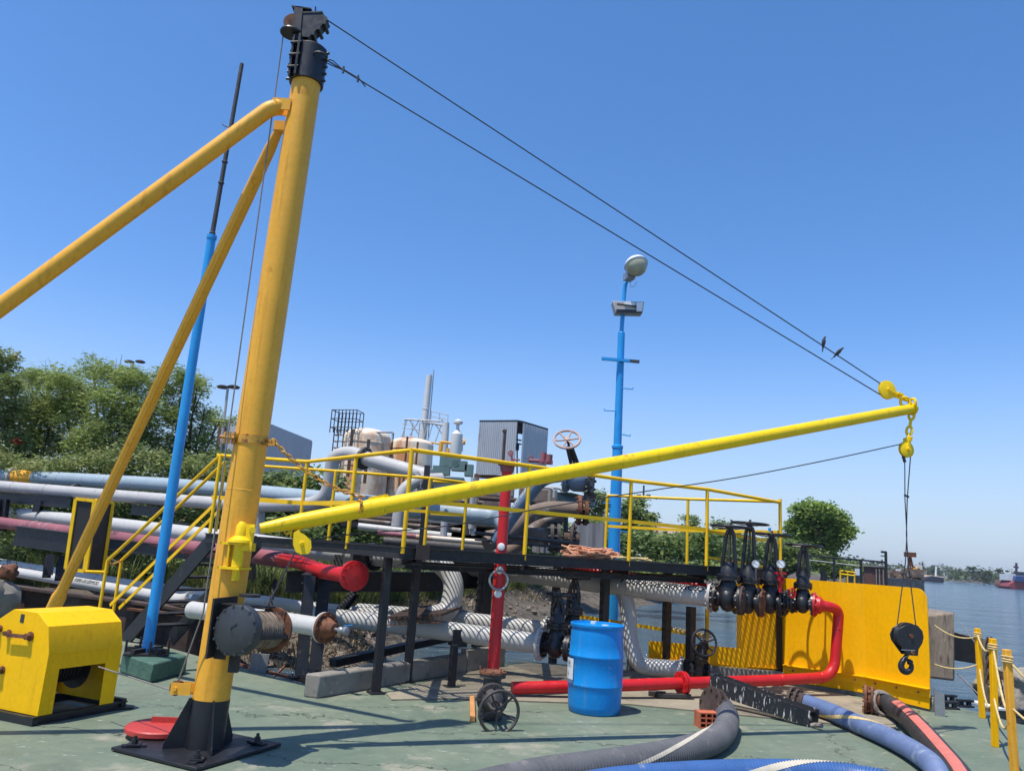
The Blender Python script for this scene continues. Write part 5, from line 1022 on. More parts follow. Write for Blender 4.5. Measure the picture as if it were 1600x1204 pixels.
mb = MB(); q = G(1462, 1118); mb.prism([q, q+W(.10, -.03, 0), q+W(.10, -.03, .26), q+W(0, 0, .30)], W(0, .02, 0)); o = build(mb, 'end_plate', 'steel'); tag(o, 'small grey galvanised plate at the right foot of the bulwark', 'plate')
# rope rail seen over the low bulwark
rl = T('low_rope_rail', 'low yellow rail and post wound with rope behind the branch pipe', 'railing', (3.1, 12.0, .4)); a, b = D(986, 971, 12.15), D(1106, 994, 11.95)
mb = MB(); mb.beam(a-W(1, -.03, -.05), b, .012, .05); build(mb, 'rail', 'rail', rl); mb = MB(); pb2 = D(1105, 958, 11.97); mb.cyl(vz(pb2, .40), pb2+W(0, 0, .25), .03, 12); build(mb, 'rail_post', 'rail', rl)
mb = MB()
for i in range(26): q = a.lerp(b, .45+.55*i/26); mb.torus(q, (b-a)+W(0, 0, .02*(-1)**i), .036, .009, 12, 5)
mb.torus(b, (0, 0, 1), .05, .012, 12, 5); mb.torus(b+W(0, 0, .04), (0, .2, 1), .05, .012, 12, 5); build(mb, 'rope_winding', 'rope', rl)

# ================================================================== HOSES
def hose(name, label, pts, r, mt, ridge=.004, pitch=.022, stripe=None, fl=None, group=None, smooth=10, rs=None):
    path = bez(pts, smooth); cum = [0]
    for i in range(1, len(path)): cum.append(cum[-1]+(path[i]-path[i-1]).length)
    Ltot = cum[-1]; n = int(Ltot/pitch)*4; pp_ = []; j = 0
    for i in range(n+1):
        s = Ltot*(i//4*4+(0, .6, 2, 2.6)[i % 4])/n if ridge else Ltot*i/n
        s = min(s, Ltot)
        while j < len(cum)-2 and cum[j+1] < s: j += 1
        pp_.append(path[j].lerp(path[j+1], (s-cum[j])/(cum[j+1]-cum[j]+1e-9)))
    t = T(name, label, 'hose', path[0], group); mb = MB(); mb.tube(pp_, [r+(ridge if i % 4 in (1, 2) else 0) for i in range(n+1)], 28, caps=True); ho = build(mb, 'hose_body', mt, t, ang=35)
    if stripe:
        mtS, turns, ph, wd, f0, f1 = stripe; mb = MB(); vs = []; fs = []; tq = [(pp_[min(i+1, n)]-pp_[max(i-1, 0)]).normalized() for i in range(n+1)]; m_ = 6; cnt = 0
        for i in range(int(n*f0), int(n*f1)+1):
            u = tq[i].cross(W(0, 0, 1)).normalized(); v = u.cross(tq[i]); th = ph+turns*2*math.pi*(i/n)
            for k in range(m_+1): a = th+(k/m_-.5)*wd/r; vs.append(pp_[i]+(u*math.cos(a)+v*math.sin(a))*(r+(ridge if i % 4 in (1, 2) else 0)+(.003 if ridge else .006)))
            if cnt:
                o_ = cnt*(m_+1)
                for k in range(m_): fs.append((o_-m_-1+k, o_-m_+k, o_+k+1, o_+k))
            cnt += 1
        mb.add(vs, fs); build(mb, 'spiral_stripe', mtS, t, ang=35)
    if fl:
        ax = (path[0]-path[1]).normalized(); mb = MB(); flange(mb, path[0], ax, r*1.6, .03, 8); mb.lathe([(r*.9, -.16), (r*1.15, -.15), (r*1.15, -.02), (r*.9, 0)], path[0], ax, 24); flange(mb, path[0]-ax*.07, ax, r*1.55, .028, 8); build(mb, 'end_flange', fl, t)
    return t
def gp(px, py, z): return G(px, py, z)
hose('grey_hose', 'thick grey ribbed hose curving from a rusty flange behind the brick', [gp(1110, 1098, .20), gp(1126, 1103, .17), gp(1137, 1122, .115), gp(1126, 1148, .11), gp(1090, 1166, .11), gp(1020, 1183, .11), gp(930, 1197, .11), gp(830, 1212, .11), gp(700, 1245, .11)], .105, 'hoseg', .008, .030, stripe=('stripew', 1.1, -1.2, .03, .25, 1.0), fl='rustd')
hose('blue_hose', 'bright blue ribbed hose with a white spiral along the bottom of the frame', [gp(790, 1275, .10), gp(900, 1232, .10), gp(1000, 1216, .10), (gp(1140, 1207, .10)), gp(1260, 1207, .10), gp(1350, 1216, .10), gp(1430, 1238, .10), gp(1540, 1285, .10)], .088, 'hoseb', .007, .028, stripe=('stripew', 1.6, -5.3, .05, .30, .90))
hose('blue_hose', 'dusty dark blue ribbed hose running from a rusty flange to the right', [gp(1238, 1092, .14), gp(1262, 1098, .13), gp(1300, 1112, .11), gp(1345, 1132, .10), gp(1390, 1152, .10), gp(1430, 1174, .10), gp(1462, 1200, .10), gp(1480, 1240, .10)], .085, 'hosel', .006, .026, stripe=('rope', 1.45, -1.97, .035, .1, .6), fl='rustd')
hose('black_hose', 'black rubber hose with a wide pink stripe, rusty flange and tied rope', [gp(1352, 1092, .16), gp(1385, 1098, .15), gp(1415, 1118, .13), gp(1445, 1148, .11), gp(1474, 1182, .11), gp(1500, 1215, .11), gp(1530, 1270, .11)], .105, 'hosek', .0, .04, stripe=('stripep', .02, 1.25, .085, .14, 1.0), fl='rust')
kn = gp(1376, 1097, .15); kx = (gp(1400, 1105, .15)-gp(1362, 1093, .15)).normalized(); mb = MB()
for i in range(4): mb.torus(kn+kx*(.03*i-.02), (kx+W(.25*(-1)**i, 0, .15*i)).normalized(), .125, .017, 24, 6)
mb.tube(bez([kn+W(0, -.12, -.05), kn+W(.02, -.22, -.10), kn+W(.1, -.25, -.12), kn+W(.14, -.16, -.12), kn+W(.06, -.12, -.11), kn+W(.1, -.3, -.12), kn+W(.26, -.33, -.12), kn+W(.32, -.42, -.13)], 6), .022, 7)
o = build(mb, 'tied_rope', 'roped'); tag(o, 'frayed grey rope tied round the neck of the pink-striped hose', 'rope')
def brick(c, rz):
    mb = MB(); X = Matrix.Rotation(rz, 3, 'Z'); w_, d__, h = .20, .16, .15; tck = .012
    def bb(x, y, z, sx, sy, sz): mb.box(Vector(c)+X@Vector((x, y, z)), sx, sy, sz, rz)
    for i in range(4): bb(-w_/2+tck/2+(w_-tck)*i/3, 0, h/2, tck, d__, h-2*tck)
    for j in range(4): 
        for i in range(3): bb(-w_/2+tck+(w_-tck)/6*(2*i+1)-tck/2, 0, tck/2+(h-tck)*j/3, (w_-4*tck)/3+.001, d__, tck) if 0 < j < 3 else None
    bb(0, 0, tck/2, w_, d__, tck); bb(0, 0, h-tck/2, w_, d__, tck); bb(0, d__/2-.02, h/2, w_-2*tck-.004, .01, h-2*tck-.002); return mb
o = build(brick(G(1107, 1138)+W(0, .08, 0), .12), 'hollow_brick', 'brick'); tag(o, 'orange hollow clay brick with open cells beside the grey hose', 'brick')
# black box with paint drips leaning across
ta, tb_ = D(1113, 1068, 9.6), D(1262, 1118, 8.75); td = (tb_-ta).normalized(); tn = td.cross(W(0, 0, 1)).normalized(); tu = tn.cross(td)
tr2 = T('paint_splashed_tread', 'black steel stair tread splashed with white paint, leaning on the red pipe', 'steel tread', tb_); mb = MB(); w_ = .18; L_ = (tb_-ta).length
a0 = ta-td*.03
mb.prism([a0-tn*.0-tu*.10, a0-tn*.0+tu*.10, a0+td*(L_+.06)+tu*.06, a0+td*(L_+.06)-tu*.10], -tn*-.012)
mb.prism([a0-tn*w_-tu*.10, a0-tn*w_+tu*.10, a0+td*(L_+.06)-tn*w_+tu*.06, a0+td*(L_+.06)-tn*w_-tu*.10], -tn*.012)
mb.prism([a0-tu*.10, a0+tu*.10, a0+tu*.10-tn*w_, a0-tu*.10-tn*w_], td*.012); build(mb, 'side_plates', 'tar', tr2)
mb = MB()
for i in range(46): q = a0+td*(.03+(L_)*i/46)+tu*(.075-.035*i/46); mb.beam(q, q-tn*w_, .006, .03, tu)
for i in range(5): q = a0+tu*.075-tn*w_*(i+.5)/5; mb.beam(q, q+td*(L_+.04)-tu*.035, .01, .012)
build(mb, 'tread_grating', 'iron', tr2); mb = MB(); mb.tube(bez([tb_+td*.05-tu*.08, tb_+td*.10-tu*.06, tb_+td*.17-tu*.04+tn*.03], 4), .025, 7); build(mb, 'rag', 'roped', tr2)

# ================================================================== RIGHT CORNER
tw = T('timber_block', 'big weathered timber fender block beyond the yellow bulwark', 'timber block', D(1478, 1060, 11.6)); 
q = [D(1445, 960, 11.5), D(1492, 956, 11.4), D(1493, 1064, 11.4), D(1445, 1058, 11.5)]; mb = MB(); mb.prism(q, W(.10, .75, .0)); build(mb, 'block', 'timber', tw, bevel=.03)
mb = MB(); a, b = D(1486, 985, 12.2), D(1545, 1000, 11.9); mb.prism([a, b, D(1545, 1040, 11.9), D(1486, 1030, 12.2)], W(.05, .35, 0)); o = build(mb, 'black_beam', 'black', bevel=.01); tag(o, 'black painted steel beam sticking out right of the timber block', 'steel beam')
ypr = [(( 1527, 981), (1535, 1121), 'left yellow rail post at the deck edge with rope tied at its top'), ((1551, 997), (1555, 1166), 'middle yellow rail post with rope strung from its top'), ((1573, 1014), (1586, 1216), 'orange-yellow rail post nearest the camera at the right edge of the photo')]
tops = []
for i, (tp2, bt2, lbl) in enumerate(ypr):
    g = G(*bt2); tv_ = V(*tp2, g); tops.append((g, tv_)); t = T('rail_stanchion', lbl, 'post', g, 'yellow posts along the right deck edge'); mb = MB(); mb.beam(g, tv_, .054, .054, (0, 1, 0)); build(mb, 'post', ('wall_y', 'wall_y', 'mast')[i], t, bevel=.004)
    mb = MB()
    for k in range(3): mb.torus(tv_-W(0, 0, .06+.022*k), (.1, .05*(-1)**k, 1), .042, .008, 14, 5)
    build(mb, 'rope_lashing', 'rope', t)
def sag(a, b, s, r, mt, name, label, n=14):
    mb = MB(); mb.tube([Vector(a).lerp(Vector(b), t)-W(0, 0, 4*s*t*(1-t)) for t in [i/n for i in range(n+1)]], r, 6); o = build(mb, name, mt); return tag(o, label, 'rope')
(g1, t1), (g2, t2), (g3, t3) = tops
sag(t1-W(0, 0, .08), t2-W(0, 0, .06), .12, .0105, 'rope', 'yellow_rope', 'upper yellow rope sagging between the first two yellow posts')
sag(t1.lerp(g1, .45), t2.lerp(g2, .50), .28, .0105, 'rope', 'yellow_rope', 'lower yellow rope sagging between the first two yellow posts')
sag(t2-W(0, 0, .08), t3+W(.03, 0, -.5), .25, .0105, 'rope', 'yellow_rope', 'yellow rope looping from the middle post to the nearest post')
sag(t2.lerp(g2, .55), t3.lerp(g3, .5), .2, .0105, 'rope', 'yellow_rope', 'low yellow rope between the middle post and the nearest post')
sag(t3-W(0, 0, .08), t3+W(.62, -1.3, -.55), .25, .010, 'rope', 'yellow_rope', 'yellow rope leaving the nearest post toward the right edge')
sag(t3.lerp(g3, .45), t3.lerp(g3, .45)+W(.55, -1.2, -.15), .2, .010, 'rope', 'yellow_rope', 'low yellow rope leaving the nearest post toward the right edge')
sag(D(1460, 976, 10.3), t1-W(0, 0, .1), .07, .009, 'rope', 'yellow_rope', 'thin yellow rope from the bulwark end across the timber to the first post'); sag(D(1458, 1036, 10.28), t1.lerp(g1, .4), .06, .009, 'rope', 'yellow_rope', 'thin pale rope low across the timber block to the first post')
mb = MB(); mb.tube([D(1494, 965, 11.5), D(1525, 1005, 11.2)], .006, 5); mb.tube([D(1496, 1052, 11.5), D(1530, 1085, 11.3)], .010, 5); o = build(mb, 'mooring_lines', 'wirel'); tag(o, 'two thin dark lines slanting down right of the timber block', 'rope')
fdr = rocky('fender', 'large worn round fender floating beyond the yellow posts', 'fender', D(1605, 1085, 11.9)+W(0, 0, 0), .62, 'tyre', 11, sub=4, sc_=(1.0, .7, .62))
ch = T('hanging_chains', 'rusty hanging chains on a brown post beyond the first two yellow posts', 'chain', D(1545, 1090, 11.7)); mb = MB(); 
for px_ in (1543, 1549): chain_mb(mb, [D(px_, 1000, 11.6), D(px_+2, 1070, 11.6)], .11, .075, .012)
chain_mb(mb, bez([D(1560, 1050, 11.5), D(1566, 1085, 11.5), D(1562, 1110, 11.4)], 4), .09, .06, .010); build(mb, 'chain', 'rustd', ch); mb = MB(); mb.beam(D(1540, 1000, 11.8), D(1541, 1110, 11.8), .09, .09); build(mb, 'post', 'timber', ch)
for px_, py_, lbl in ((1482, 1096, 'small dark mooring cleat on the deck edge under the timber block'), (1485, 1107, 'dark double cleat nearest the foot of the bulwark'), (1508, 1104, 'small upright dark cleat between the bulwark and the first post'), (1590, 1120, 'low dark box fitting at the far right deck edge')):
    g = G(px_, py_); mb = MB(); mb.box(g+W(0, 0, .012), .2, .1, .024, .1); mb.box(g+W(-.05, 0, .05), .05, .05, .06); mb.box(g+W(.05, 0, .05), .05, .05, .06); mb.box(g+W(0, 0, .08), .22, .07, .03, .1); o = build(mb, 'mooring_cleat', 'black', bevel=.006); tag(o, lbl, 'cleat')
mb = MB(); mb.beam(G(1528, 1100)+W(0, .1, .02), G(1572, 1113)+W(0, .1, .02), .14, .03); o = build(mb, 'white_plank', 'lab', bevel=.004); tag(o, 'pale flat plank lying at the deck edge behind the yellow posts', 'plank')
# ================================================================== LAMP POST AND BIRDS
YL = 13.6; lp = D(958, 900, YL); lp_ = T('lamp_post', 'tall bright blue lamp post with a globe lamp and a floodlight, behind the walkway', 'lamp post', vz(lp, -.9))
l1, l2, l3 = V(962, 780, lp), V(971, 520, lp), V(975, 462, lp); neck = [l3, V(977, 445, lp), V(981, 436, lp), V(988, 430, lp)+W(0, -.25, 0)]
mb = MB(); mb.tube([vz(D(955, 985, YL), -.9), D(956, 950, YL), l1, V(965, 700, lp)], [.115, .110, .10, .088], 22); mb.tube([V(964.6, 700, lp), l2], [.072, .062], 20); mb.lathe([(.1, 0), (.1, .04), (.07, .06)], V(964.7, 700, lp), (0, 0, 1), 20); build(mb, 'pole', 'blue', lp_)
mb = MB(); mb.tube([l2]+bez(neck, 5), .038, 14); mb.torus(l2, (0, 0, 1), .05, .012, 16, 6); build(mb, 'gooseneck', 'blue', lp_)
hcn = D(994, 414, YL-.3); hn_ = W(.25, -.45, -1).normalized(); hR = S_(17.5, YL-.3)*1.08
mb = MB(); prf = [(hR*math.cos(a), -hR*.75*math.sin(a)) for a in [i*math.pi/2/8 for i in range(9)]]; mb.lathe([(hR*.98, .02), (hR*1.04, .0)]+prf[1:], hcn, hn_, 32); hd_ = build(mb, 'lamp_shell', 'lampw', lp_)
mb = MB(); prf = [(hR*.95*math.cos(a), hR*1.0*math.sin(a)) for a in [i*math.pi/2/8 for i in range(9)]]; mb.lathe(prf, hcn+hn_*.01, hn_, 32); build(mb, 'lamp_glass', 'glass', hd_); mb = MB(); mb.torus(hcn, hn_, hR*1.0, .012, 32, 6); build(mb, 'lamp_rim', 'steel', hd_)
mb = MB(); mb.box(D(983, 432, YL-.15), .15, .2, .13, .3); mb.tube(bez([D(986, 437, YL-.2), D(985, 447, YL-.2), D(991, 447, YL-.2), D(995, 440, YL-.25)], 4), .005, 5); build(mb, 'lamp_arm', 'steel', lp_)
fc = D(983, 478, YL-.12); mb = MB(); fv = [D(x, y, YL-.12) for x, y in ((957, 470), (1007, 471), (1004, 489), (962, 488))]; mb.prism(fv, W(0, .22, 0)); fb2 = build(mb, 'floodlight_body', 'grey', lp_, bevel=.01)
mb = MB(); mb.prism([D(x, y, YL-.14) for x, y in ((976, 472), (992, 473), (991, 480), (976, 479))], W(0, .02, 0)); mb.prism([D(x, y, YL-.18) for x, y in ((995, 472), (1005, 472), (1003, 486), (995, 486))], W(0, .06, 0)); build(mb, 'ballast_box', 'lampw', fb2)
mb = MB(); mb.prism([D(x, y, YL-.13) for x, y in ((963, 483), (1003, 484), (1003, 489), (963, 489))], W(0, .01, 0)); mb.beam(D(964, 475, YL-.15), D(1004, 480, YL-.15), .01, .03); build(mb, 'floodlight_fins', 'black', fb2)
a, b = D(940, 560, YL-.09), D(999, 565, YL-.09); mb = MB(); mb.beam(a, b, .05, .05); ca3 = build(mb, 'cross_arm', 'blue', lp_); mb = MB(); mb.beam(a.lerp(b, .74)-W(0, .03, -.0), a.lerp(b, .99)-W(0, .03, 0), .01, .045); build(mb, 'weathered_tip', 'iron', ca3)
for x0, y0, x1, y1, up_ in ((971, 606, 989, 608, -3), (962, 642, 944, 641, -3), (966, 677, 985, 681, -3), (969, 752, 985, 754, 0), (966, 829, 982, 831, 0), (958, 787, 942, 785, 0)):
    mb = MB(); p = [D(x0, y0, YL-.05), D(x1, y1, YL-.05)]; 
    if up_: p.append(D(x1, y1+up_, YL-.05))
    mb.tube(p, .010, 6); build(mb, 'climbing_rung', 'blue', lp_)
mb = MB(); mb.box(D(963, 889, YL-.12), .22, .1, .14); build(mb, 'clamp_plate', 'blue', lp_)
def bird(label, c, scale, face, tilt):
    t = T('perched_bird', label, 'bird', c, 'birds on the wire'); c = Vector(c); f = Vector(face).normalized(); u = W(0, 0, 1)
    bdir = (u*math.cos(tilt)+f*math.sin(tilt)).normalized(); s = scale
    mb = MB(); pts = [c+W(0, 0, -.02*s)-bdir*.155*s, c-bdir*.10*s, c-bdir*.02*s, c+bdir*.06*s, c+bdir*.115*s, c+bdir*.15*s+f*.01*s, c+bdir*.185*s+f*.022*s, c+bdir*.205*s+f*.026*s]
    mb.tube(pts, [.010*s, .026*s, .052*s, .060*s, .045*s, .030*s, .030*s, .010*s], 14); mb.tube([c+bdir*.185*s+f*.045*s, c+bdir*.178*s+f*.075*s], [.010*s, .002*s], 6)
    for sg in (-1, 1): sd = f.cross(u).normalized()*sg; mb.tube([c-bdir*.06*s+f*.02*s+sd*.012*s, c-bdir*.01*s+f*.04*s-u*.07*s+sd*.012*s], .006*s, 5)
    build(mb, 'body', 'bird', t, ang=60); mb = MB()
    mb.prism([c-bdir*.12*s-f*.01*s+f.cross(u)*.018*s, c-bdir*.26*s-f*.02*s+f.cross(u)*.026*s, c-bdir*.26*s-f*.02*s-f.cross(u)*.026*s, c-bdir*.12*s-f*.01*s-f.cross(u)*.018*s], f*.010*s); build(mb, 'tail', 'bird', t)
    for sg in (-1, 1):
        sd = f.cross(u).normalized()*sg; mb = MB(); mb.tube([c+bdir*.09*s+sd*.045*s, c+sd*.055*s-f*.01*s, c-bdir*.16*s+sd*.022*s-f*.015*s], [.018*s, .026*s, .004*s], 8); build(mb, 'wing', 'bird', t)
w0, w1 = shr+W(.03, 0, .02), UB+W(-.06, 0, .06)
def onw(px):
    lo, hi = 0, 1
    for _ in range(40):
        t = (lo+hi)/2; v = w0.lerp(w1, t)-CP; x = 800+F_PX*v.dot(RT)/v.dot(fw); lo, hi = (t, hi) if x < px else (lo, t)
    return w0.lerp(w1, t)
bird('slim dark bird perched upright on the upper wire, higher of the two', onw(1287)+W(0, 0, .035), .36, (.5, -.6, 0), .12); bird('plump dark bird hunched on the upper wire, nearer the boom tip', onw(1309)+W(0, 0, .03), .36, (.75, -.5, 0), .75)

# ================================================================== REFINERY BEHIND
def quad(mb, pts, ext): return mb.prism([Vector(p) for p in pts], ext)
wl = T('concrete_wall', 'long stained concrete wall behind the upper pipes', 'wall', D(460, 800, 26)); mb = MB(); q = [D(395, 741, 26.5), D(526, 765, 25.5), D(526, 850, 25.5), D(395, 850, 26.5)]; mb.prism(q, W(0, .3, 0)); build(mb, 'wall_panel', 'dwall', wl)
mb = MB(); mb.beam(D(395, 740, 26.4), D(526, 764, 25.4), .45, .08); build(mb, 'coping', 'conc', wl)
def cor(a, b, z0, z1, n, amp, d_): # corrugated sheet
    mb = MB(); vs = []; 
    for i in range(n+1):
        p = a.lerp(b, i/n)+d_*(amp if i % 2 else 0)
        vs += [vz(p, z0), vz(p, z1 if not isinstance(z1, tuple) else z1[0]+(z1[1]-z1[0])*i/n)]
    mb.add(vs, [(2*i, 2*i+2, 2*i+3, 2*i+1) for i in range(n)]); return mb
wz = T('warehouse', 'grey corrugated warehouse behind the mast with a sloping roof edge', 'warehouse', D(405, 740, 62)); a, b = D(330, 740, 62), D(405, 740, 60); c_ = D(481, 745, 66); zt_ = D(335, 654, 62).z; zr = D(410, 661, 60).z; ze = D(484, 690, 66).z
mb = cor(a, b, 0, zr, 60, .06, W(0, -1, 0)); build(mb, 'front_cladding', 'clad', wz, ang=20); mb = cor(b, c_, 0, (zr, ze), 60, .06, W(.3, -1, 0)); build(mb, 'side_cladding', 'clad', wz, ang=20)
mb = MB(); mb.prism([vz(a, zr), vz(b, zr), vz(c_, ze), vz(c_+W(-6, 20, 0), ze), vz(a+W(0, 20, 0), zr)], W(0, 0, .12)); build(mb, 'roof', 'clad', wz); mb = MB(); mb.prism([vz(c_, 0), vz(c_+W(-6, 20, 0), 0), vz(c_+W(-6, 20, 0), ze), vz(c_, ze)], W(.05, 0, 0)); build(mb, 'end_wall', 'clad', wz)
mb = MB(); mb.beam(vz(D(338, 740, 61.5), 1), vz(D(338, 740, 61.5), zr+.3), .5, .5); build(mb, 'rusty_column', 'brown', wz)
def tank(label, x0, x1, yt, Y, dome, mt='tank', cage=None):
    r = S_((x1-x0)/2, Y); c = D((x0+x1)/2, 800, Y); c.z = .6; zt = D((x0+x1)/2, yt, Y-r*.3).z; t = T('storage_tank', label, 'tank', c, None); n = 9
    h = zt-dome-c.z; mb = MB(); mb.lathe([(r, 0), (r, h)]+[(r*math.cos(i*math.pi/2/8), h+dome*math.sin(i*math.pi/2/8)) for i in range(1, 9)], c, (0, 0, 1), 40); build(mb, 'shell', mt, t, ang=30)
    for z in (.25, .5, .75, .95): mb = MB(); mb.torus(c+W(0, 0, h*z), (0, 0, 1), r+.01, .02, 40, 5); build(mb, 'hoop', mt, t)
    return t, c, r, h
tk, c_, r_, h_ = tank('tall rusty-cream storage tank with a caged ladder on its left', 526, 599, 667, 45, .55)
lx, ly = D(521, 700, 44), D(521, 640, 44); mb = MB()
L0 = D(513, 760, 44); L1 = D(528, 760, 44)
for q_ in (L0, L1, L0+W(.1, .7, 0), L1+W(0, .7, 0)): mb.cyl(vz(q_, 1), vz(q_, D(520, 667, 44).z), .035, 6)
z = 1.2
while z < D(520, 670, 44).z: mb.cyl(vz(L0, z), vz(L1, z), .025, 5); mb.cyl(vz(L0, z), vz(L0+W(.1, .7, 0), z), .02, 5); mb.cyl(vz(L0+W(.1, .7, 0), z+.1), vz(L1+W(0, .7, 0), z+.1), .02, 5); z += .36
build(mb, 'caged_ladder', 'rust', tk); mb = MB(); K0, K1 = D(516, 667, 44), D(555, 668, 43.5); za, zb_ = K0.z, D(520, 640, 44).z
for t in [i/7 for i in range(8)]: q_ = K0.lerp(K1, t); mb.cyl(vz(q_, za-.3), vz(q_, zb_), .03, 5); mb.cyl(vz(q_, za-.3)+W(.2, 1.1, 0), vz(q_, zb_)+W(.2, 1.1, 0), .03, 5)
for z in (za, (za+zb_)/2, zb_): mb.cyl(vz(K0, z), vz(K1, z), .025, 5); mb.cyl(vz(K0, z)+W(.2, 1.1, 0), vz(K1, z)+W(.2, 1.1, 0), .025, 5); mb.cyl(vz(K0, z), vz(K0, z)+W(.2, 1.1, 0), .025, 5); mb.cyl(vz(K1, z), vz(K1, z)+W(.2, 1.1, 0), .025, 5)
build(mb, 'top_cage', 'blackd', tk)
for px_, y0, y1 in ((548, 670, 745), (575, 686, 755)): mb = MB(); q_ = D(px_, 700, 43.2); mb.beam(vz(q_, D(px_, y1, 43.2).z), vz(q_, D(px_, y0, 43.2).z), .16, .12, (0, 1, 0)); build(mb, 'stay_post', 'rustd', tk)
tk2, c2_, r2_, h2_ = tank('lower rust-streaked storage tank right of the tall tank', 600, 668, 682, 46, .4)
for px_, y0, y1 in ((612, 676, 745), (635, 682, 755), (652, 690, 760)): mb = MB(); q_ = D(px_, 700, 44.3); mb.cyl(vz(q_, D(px_, y1, 44.3).z), vz(q_, D(px_, y0, 44.3).z), .06, 8); build(mb, 'stay_post', 'rust', tk2)
mb = MB(); mb.tube([D(578, 675, 44), D(613, 675, 44), D(613, 690, 44)], .06, 8); build(mb, 'overflow_pipe', 'grey', tk2)
# chimney and pipe tower
cs = T('steel_chimney', 'slender white steel chimney with a thin rod beside it', 'chimney', vz(D(657, 740, 60), 1)); ck, ct = D(655, 720, 60), D(671, 586, 60); ct = V(671, 586, ck); mb = MB(); mb.tube([vz(ck, 1), ct], [.36, .235], 20)
for t in (.35, .55, .72, .8): mb.torus(vz(ck, 1).lerp(ct, t), (0, 0, 1), .30-.05*t, .03, 20, 5)
build(mb, 'shaft', 'stack', cs); mb = MB(); mb.cyl(vz(ct+W(.33, 0, 0), 4), V(678, 578, ck), .04, 6); build(mb, 'lightning_rod', 'steel', cs)
pt_ = T('pipe_tower', 'openwork steel platform with railings beside the white chimney', 'steel tower', vz(D(680, 740, 59), 1))
def fr_bar(a, b, r, Y=59): return (D(*a, Y), D(*b, Y), r)
bars_ = [((632, 655), (690, 658), .09), ((690, 655), (697, 663), .09), ((674, 642), (687, 645), .04), ((687, 645), (700, 648), .04), ((674, 650), (700, 655), .04), ((674, 642), (673, 656), .04), ((687, 645), (686, 660), .04), ((700, 648), (699, 664), .04), ((636, 655), (626, 690), .05), ((655, 656), (640, 680), .05), ((640, 656), (655, 680), .05), ((670, 660), (660, 690), .06), ((676, 662), (668, 690), .05), ((680, 662), (694, 682), .06), ((690, 662), (680, 690), .05), ((668, 660), (692, 664), .10), ((700, 663), (697, 700), .06), ((628, 668), (660, 672), .04), ((626, 680), (660, 684), .04), ((645, 660), (641, 700), .05), ((656, 660), (652, 700), .05), ((626, 690), (625, 720), .05), ((633, 655), (628, 720), .05), ((628, 662), (658, 664), .03), ((662, 690), (662, 730), .05), ((676, 690), (674, 740), .05)]
for Yt_, sel in ((59, bars_), (61, bars_[6:16])):
    mb = MB()
    for a, b, r in sel: mb.cyl(D(*a, Yt_), D(*b, Yt_), r*.8, 5)
    build(mb, 'steelwork', 'grey', pt_)
mb = MB(); mb.cyl(D(690, 656, 59), D(690, 656, 61), .05, 5); mb.cyl(D(660, 656, 59), D(660, 656, 61), .05, 5); build(mb, 'steelwork', 'grey', pt_); mb = MB(); mb.cyl(vz(D(695, 740, 59), 1), D(697, 660, 59), .26, 16); build(mb, 'vent_stack', 'stack', pt_)
vs2 = T('process_vessels', 'cluster of white vessels and yellow-brown valves right of the steel tower', 'machinery', vz(D(712, 740, 57), 1)); mb = MB(); mb.lathe([(.0, 0), (.35, .05), (.42, .3), (.42, 2.2), (.2, 2.45), (.12, 2.6), (.12, 2.9), (.35, 3.0), (.35, 3.15), (0, 3.35)], vz(D(711, 720, 57), D(711, 725, 57).z), (0, 0, 1), 20); mb.tube([D(708, 690, 57), D(724, 692, 57)], .16, 10); mb.cyl(D(722, 688, 57), D(721, 705, 57), .1, 8); build(mb, 'vessel', 'stack', vs2)
mb = MB()
for a, b, r in (((690, 690), (688, 705), .16), ((688, 690), (706, 692), .10), ((700, 700), (700, 730), .12), ((716, 700), (718, 735), .08), ((724, 690), (727, 690), .22), ((668, 690), (690, 694), .06)): mb.cyl(D(*a, 57), D(*b, 57), r, 8)
build(mb, 'pipework', 'mast', vs2); mb = MB()
for x, y, sx, sz in ((703, 722, 1.4, .8), (718, 728, 1.1, .7), (690, 735, 1.2, .6), (733, 735, .6, .8)): mb.box(D(x, y, 56), sx, 1, sz)
build(mb, 'motor_housings', 'teal', vs2)
# aluminium clad tower
st_ = T('clad_tower', 'ribbed aluminium-clad box building with an open slot in its corner', 'building', vz(D(780, 760, 60), 1)); A_, B2_, C2_, D2_ = D(746, 700, 60), D(806, 700, 58.5), D(815, 700, 58.8), D(855, 700, 61.5); zT = D(746, 659, 60).z; zt2 = D(810, 659, 58.5).z; zb2 = D(740, 741, 60).z
mb = cor(A_, B2_, zb2, (zT, zt2), 40, .07, W(0, -1, 0)); build(mb, 'ribbed_wall', 'silver', st_, ang=20); mb = cor(C2_, D2_, D(815, 748, 58.8).z, (zt2, D(855, 672, 61.5).z), 20, .07, W(.4, -1, 0)); build(mb, 'ribbed_wall', 'clad', st_, ang=20)
mb = MB(); mb.prism([vz(A_, zT), vz(B2_, zt2), vz(C2_, zt2), vz(D2_, D(855, 672, 61.5).z), vz(D2_+W(-3, 3, 0), zT-.2), vz(A_+W(0, 4, 0), zT)], W(0, 0, .15)); build(mb, 'roof', 'black', st_)
mb = MB(); mb.prism([vz(A_+W(.05, 2.5, 0), zb2), vz(A_+W(.05, 2.5, 0), zT), vz(D2_+W(0, 1.2, 0), D2_.z+1), vz(D2_+W(0, 1.2, 0), zb2)], W(0, .05, 0)) if False else mb.beam(D(805, 672, 59.5), D(815, 662, 60), .1, .1)
for a, b in (((806, 664), (815, 678)), ((803, 686), (815, 688)), ((804, 692), (815, 694)), ((808, 660), (808, 745))): mb.cyl(D(*a, 59.8), D(*b, 59.8), .06, 5)
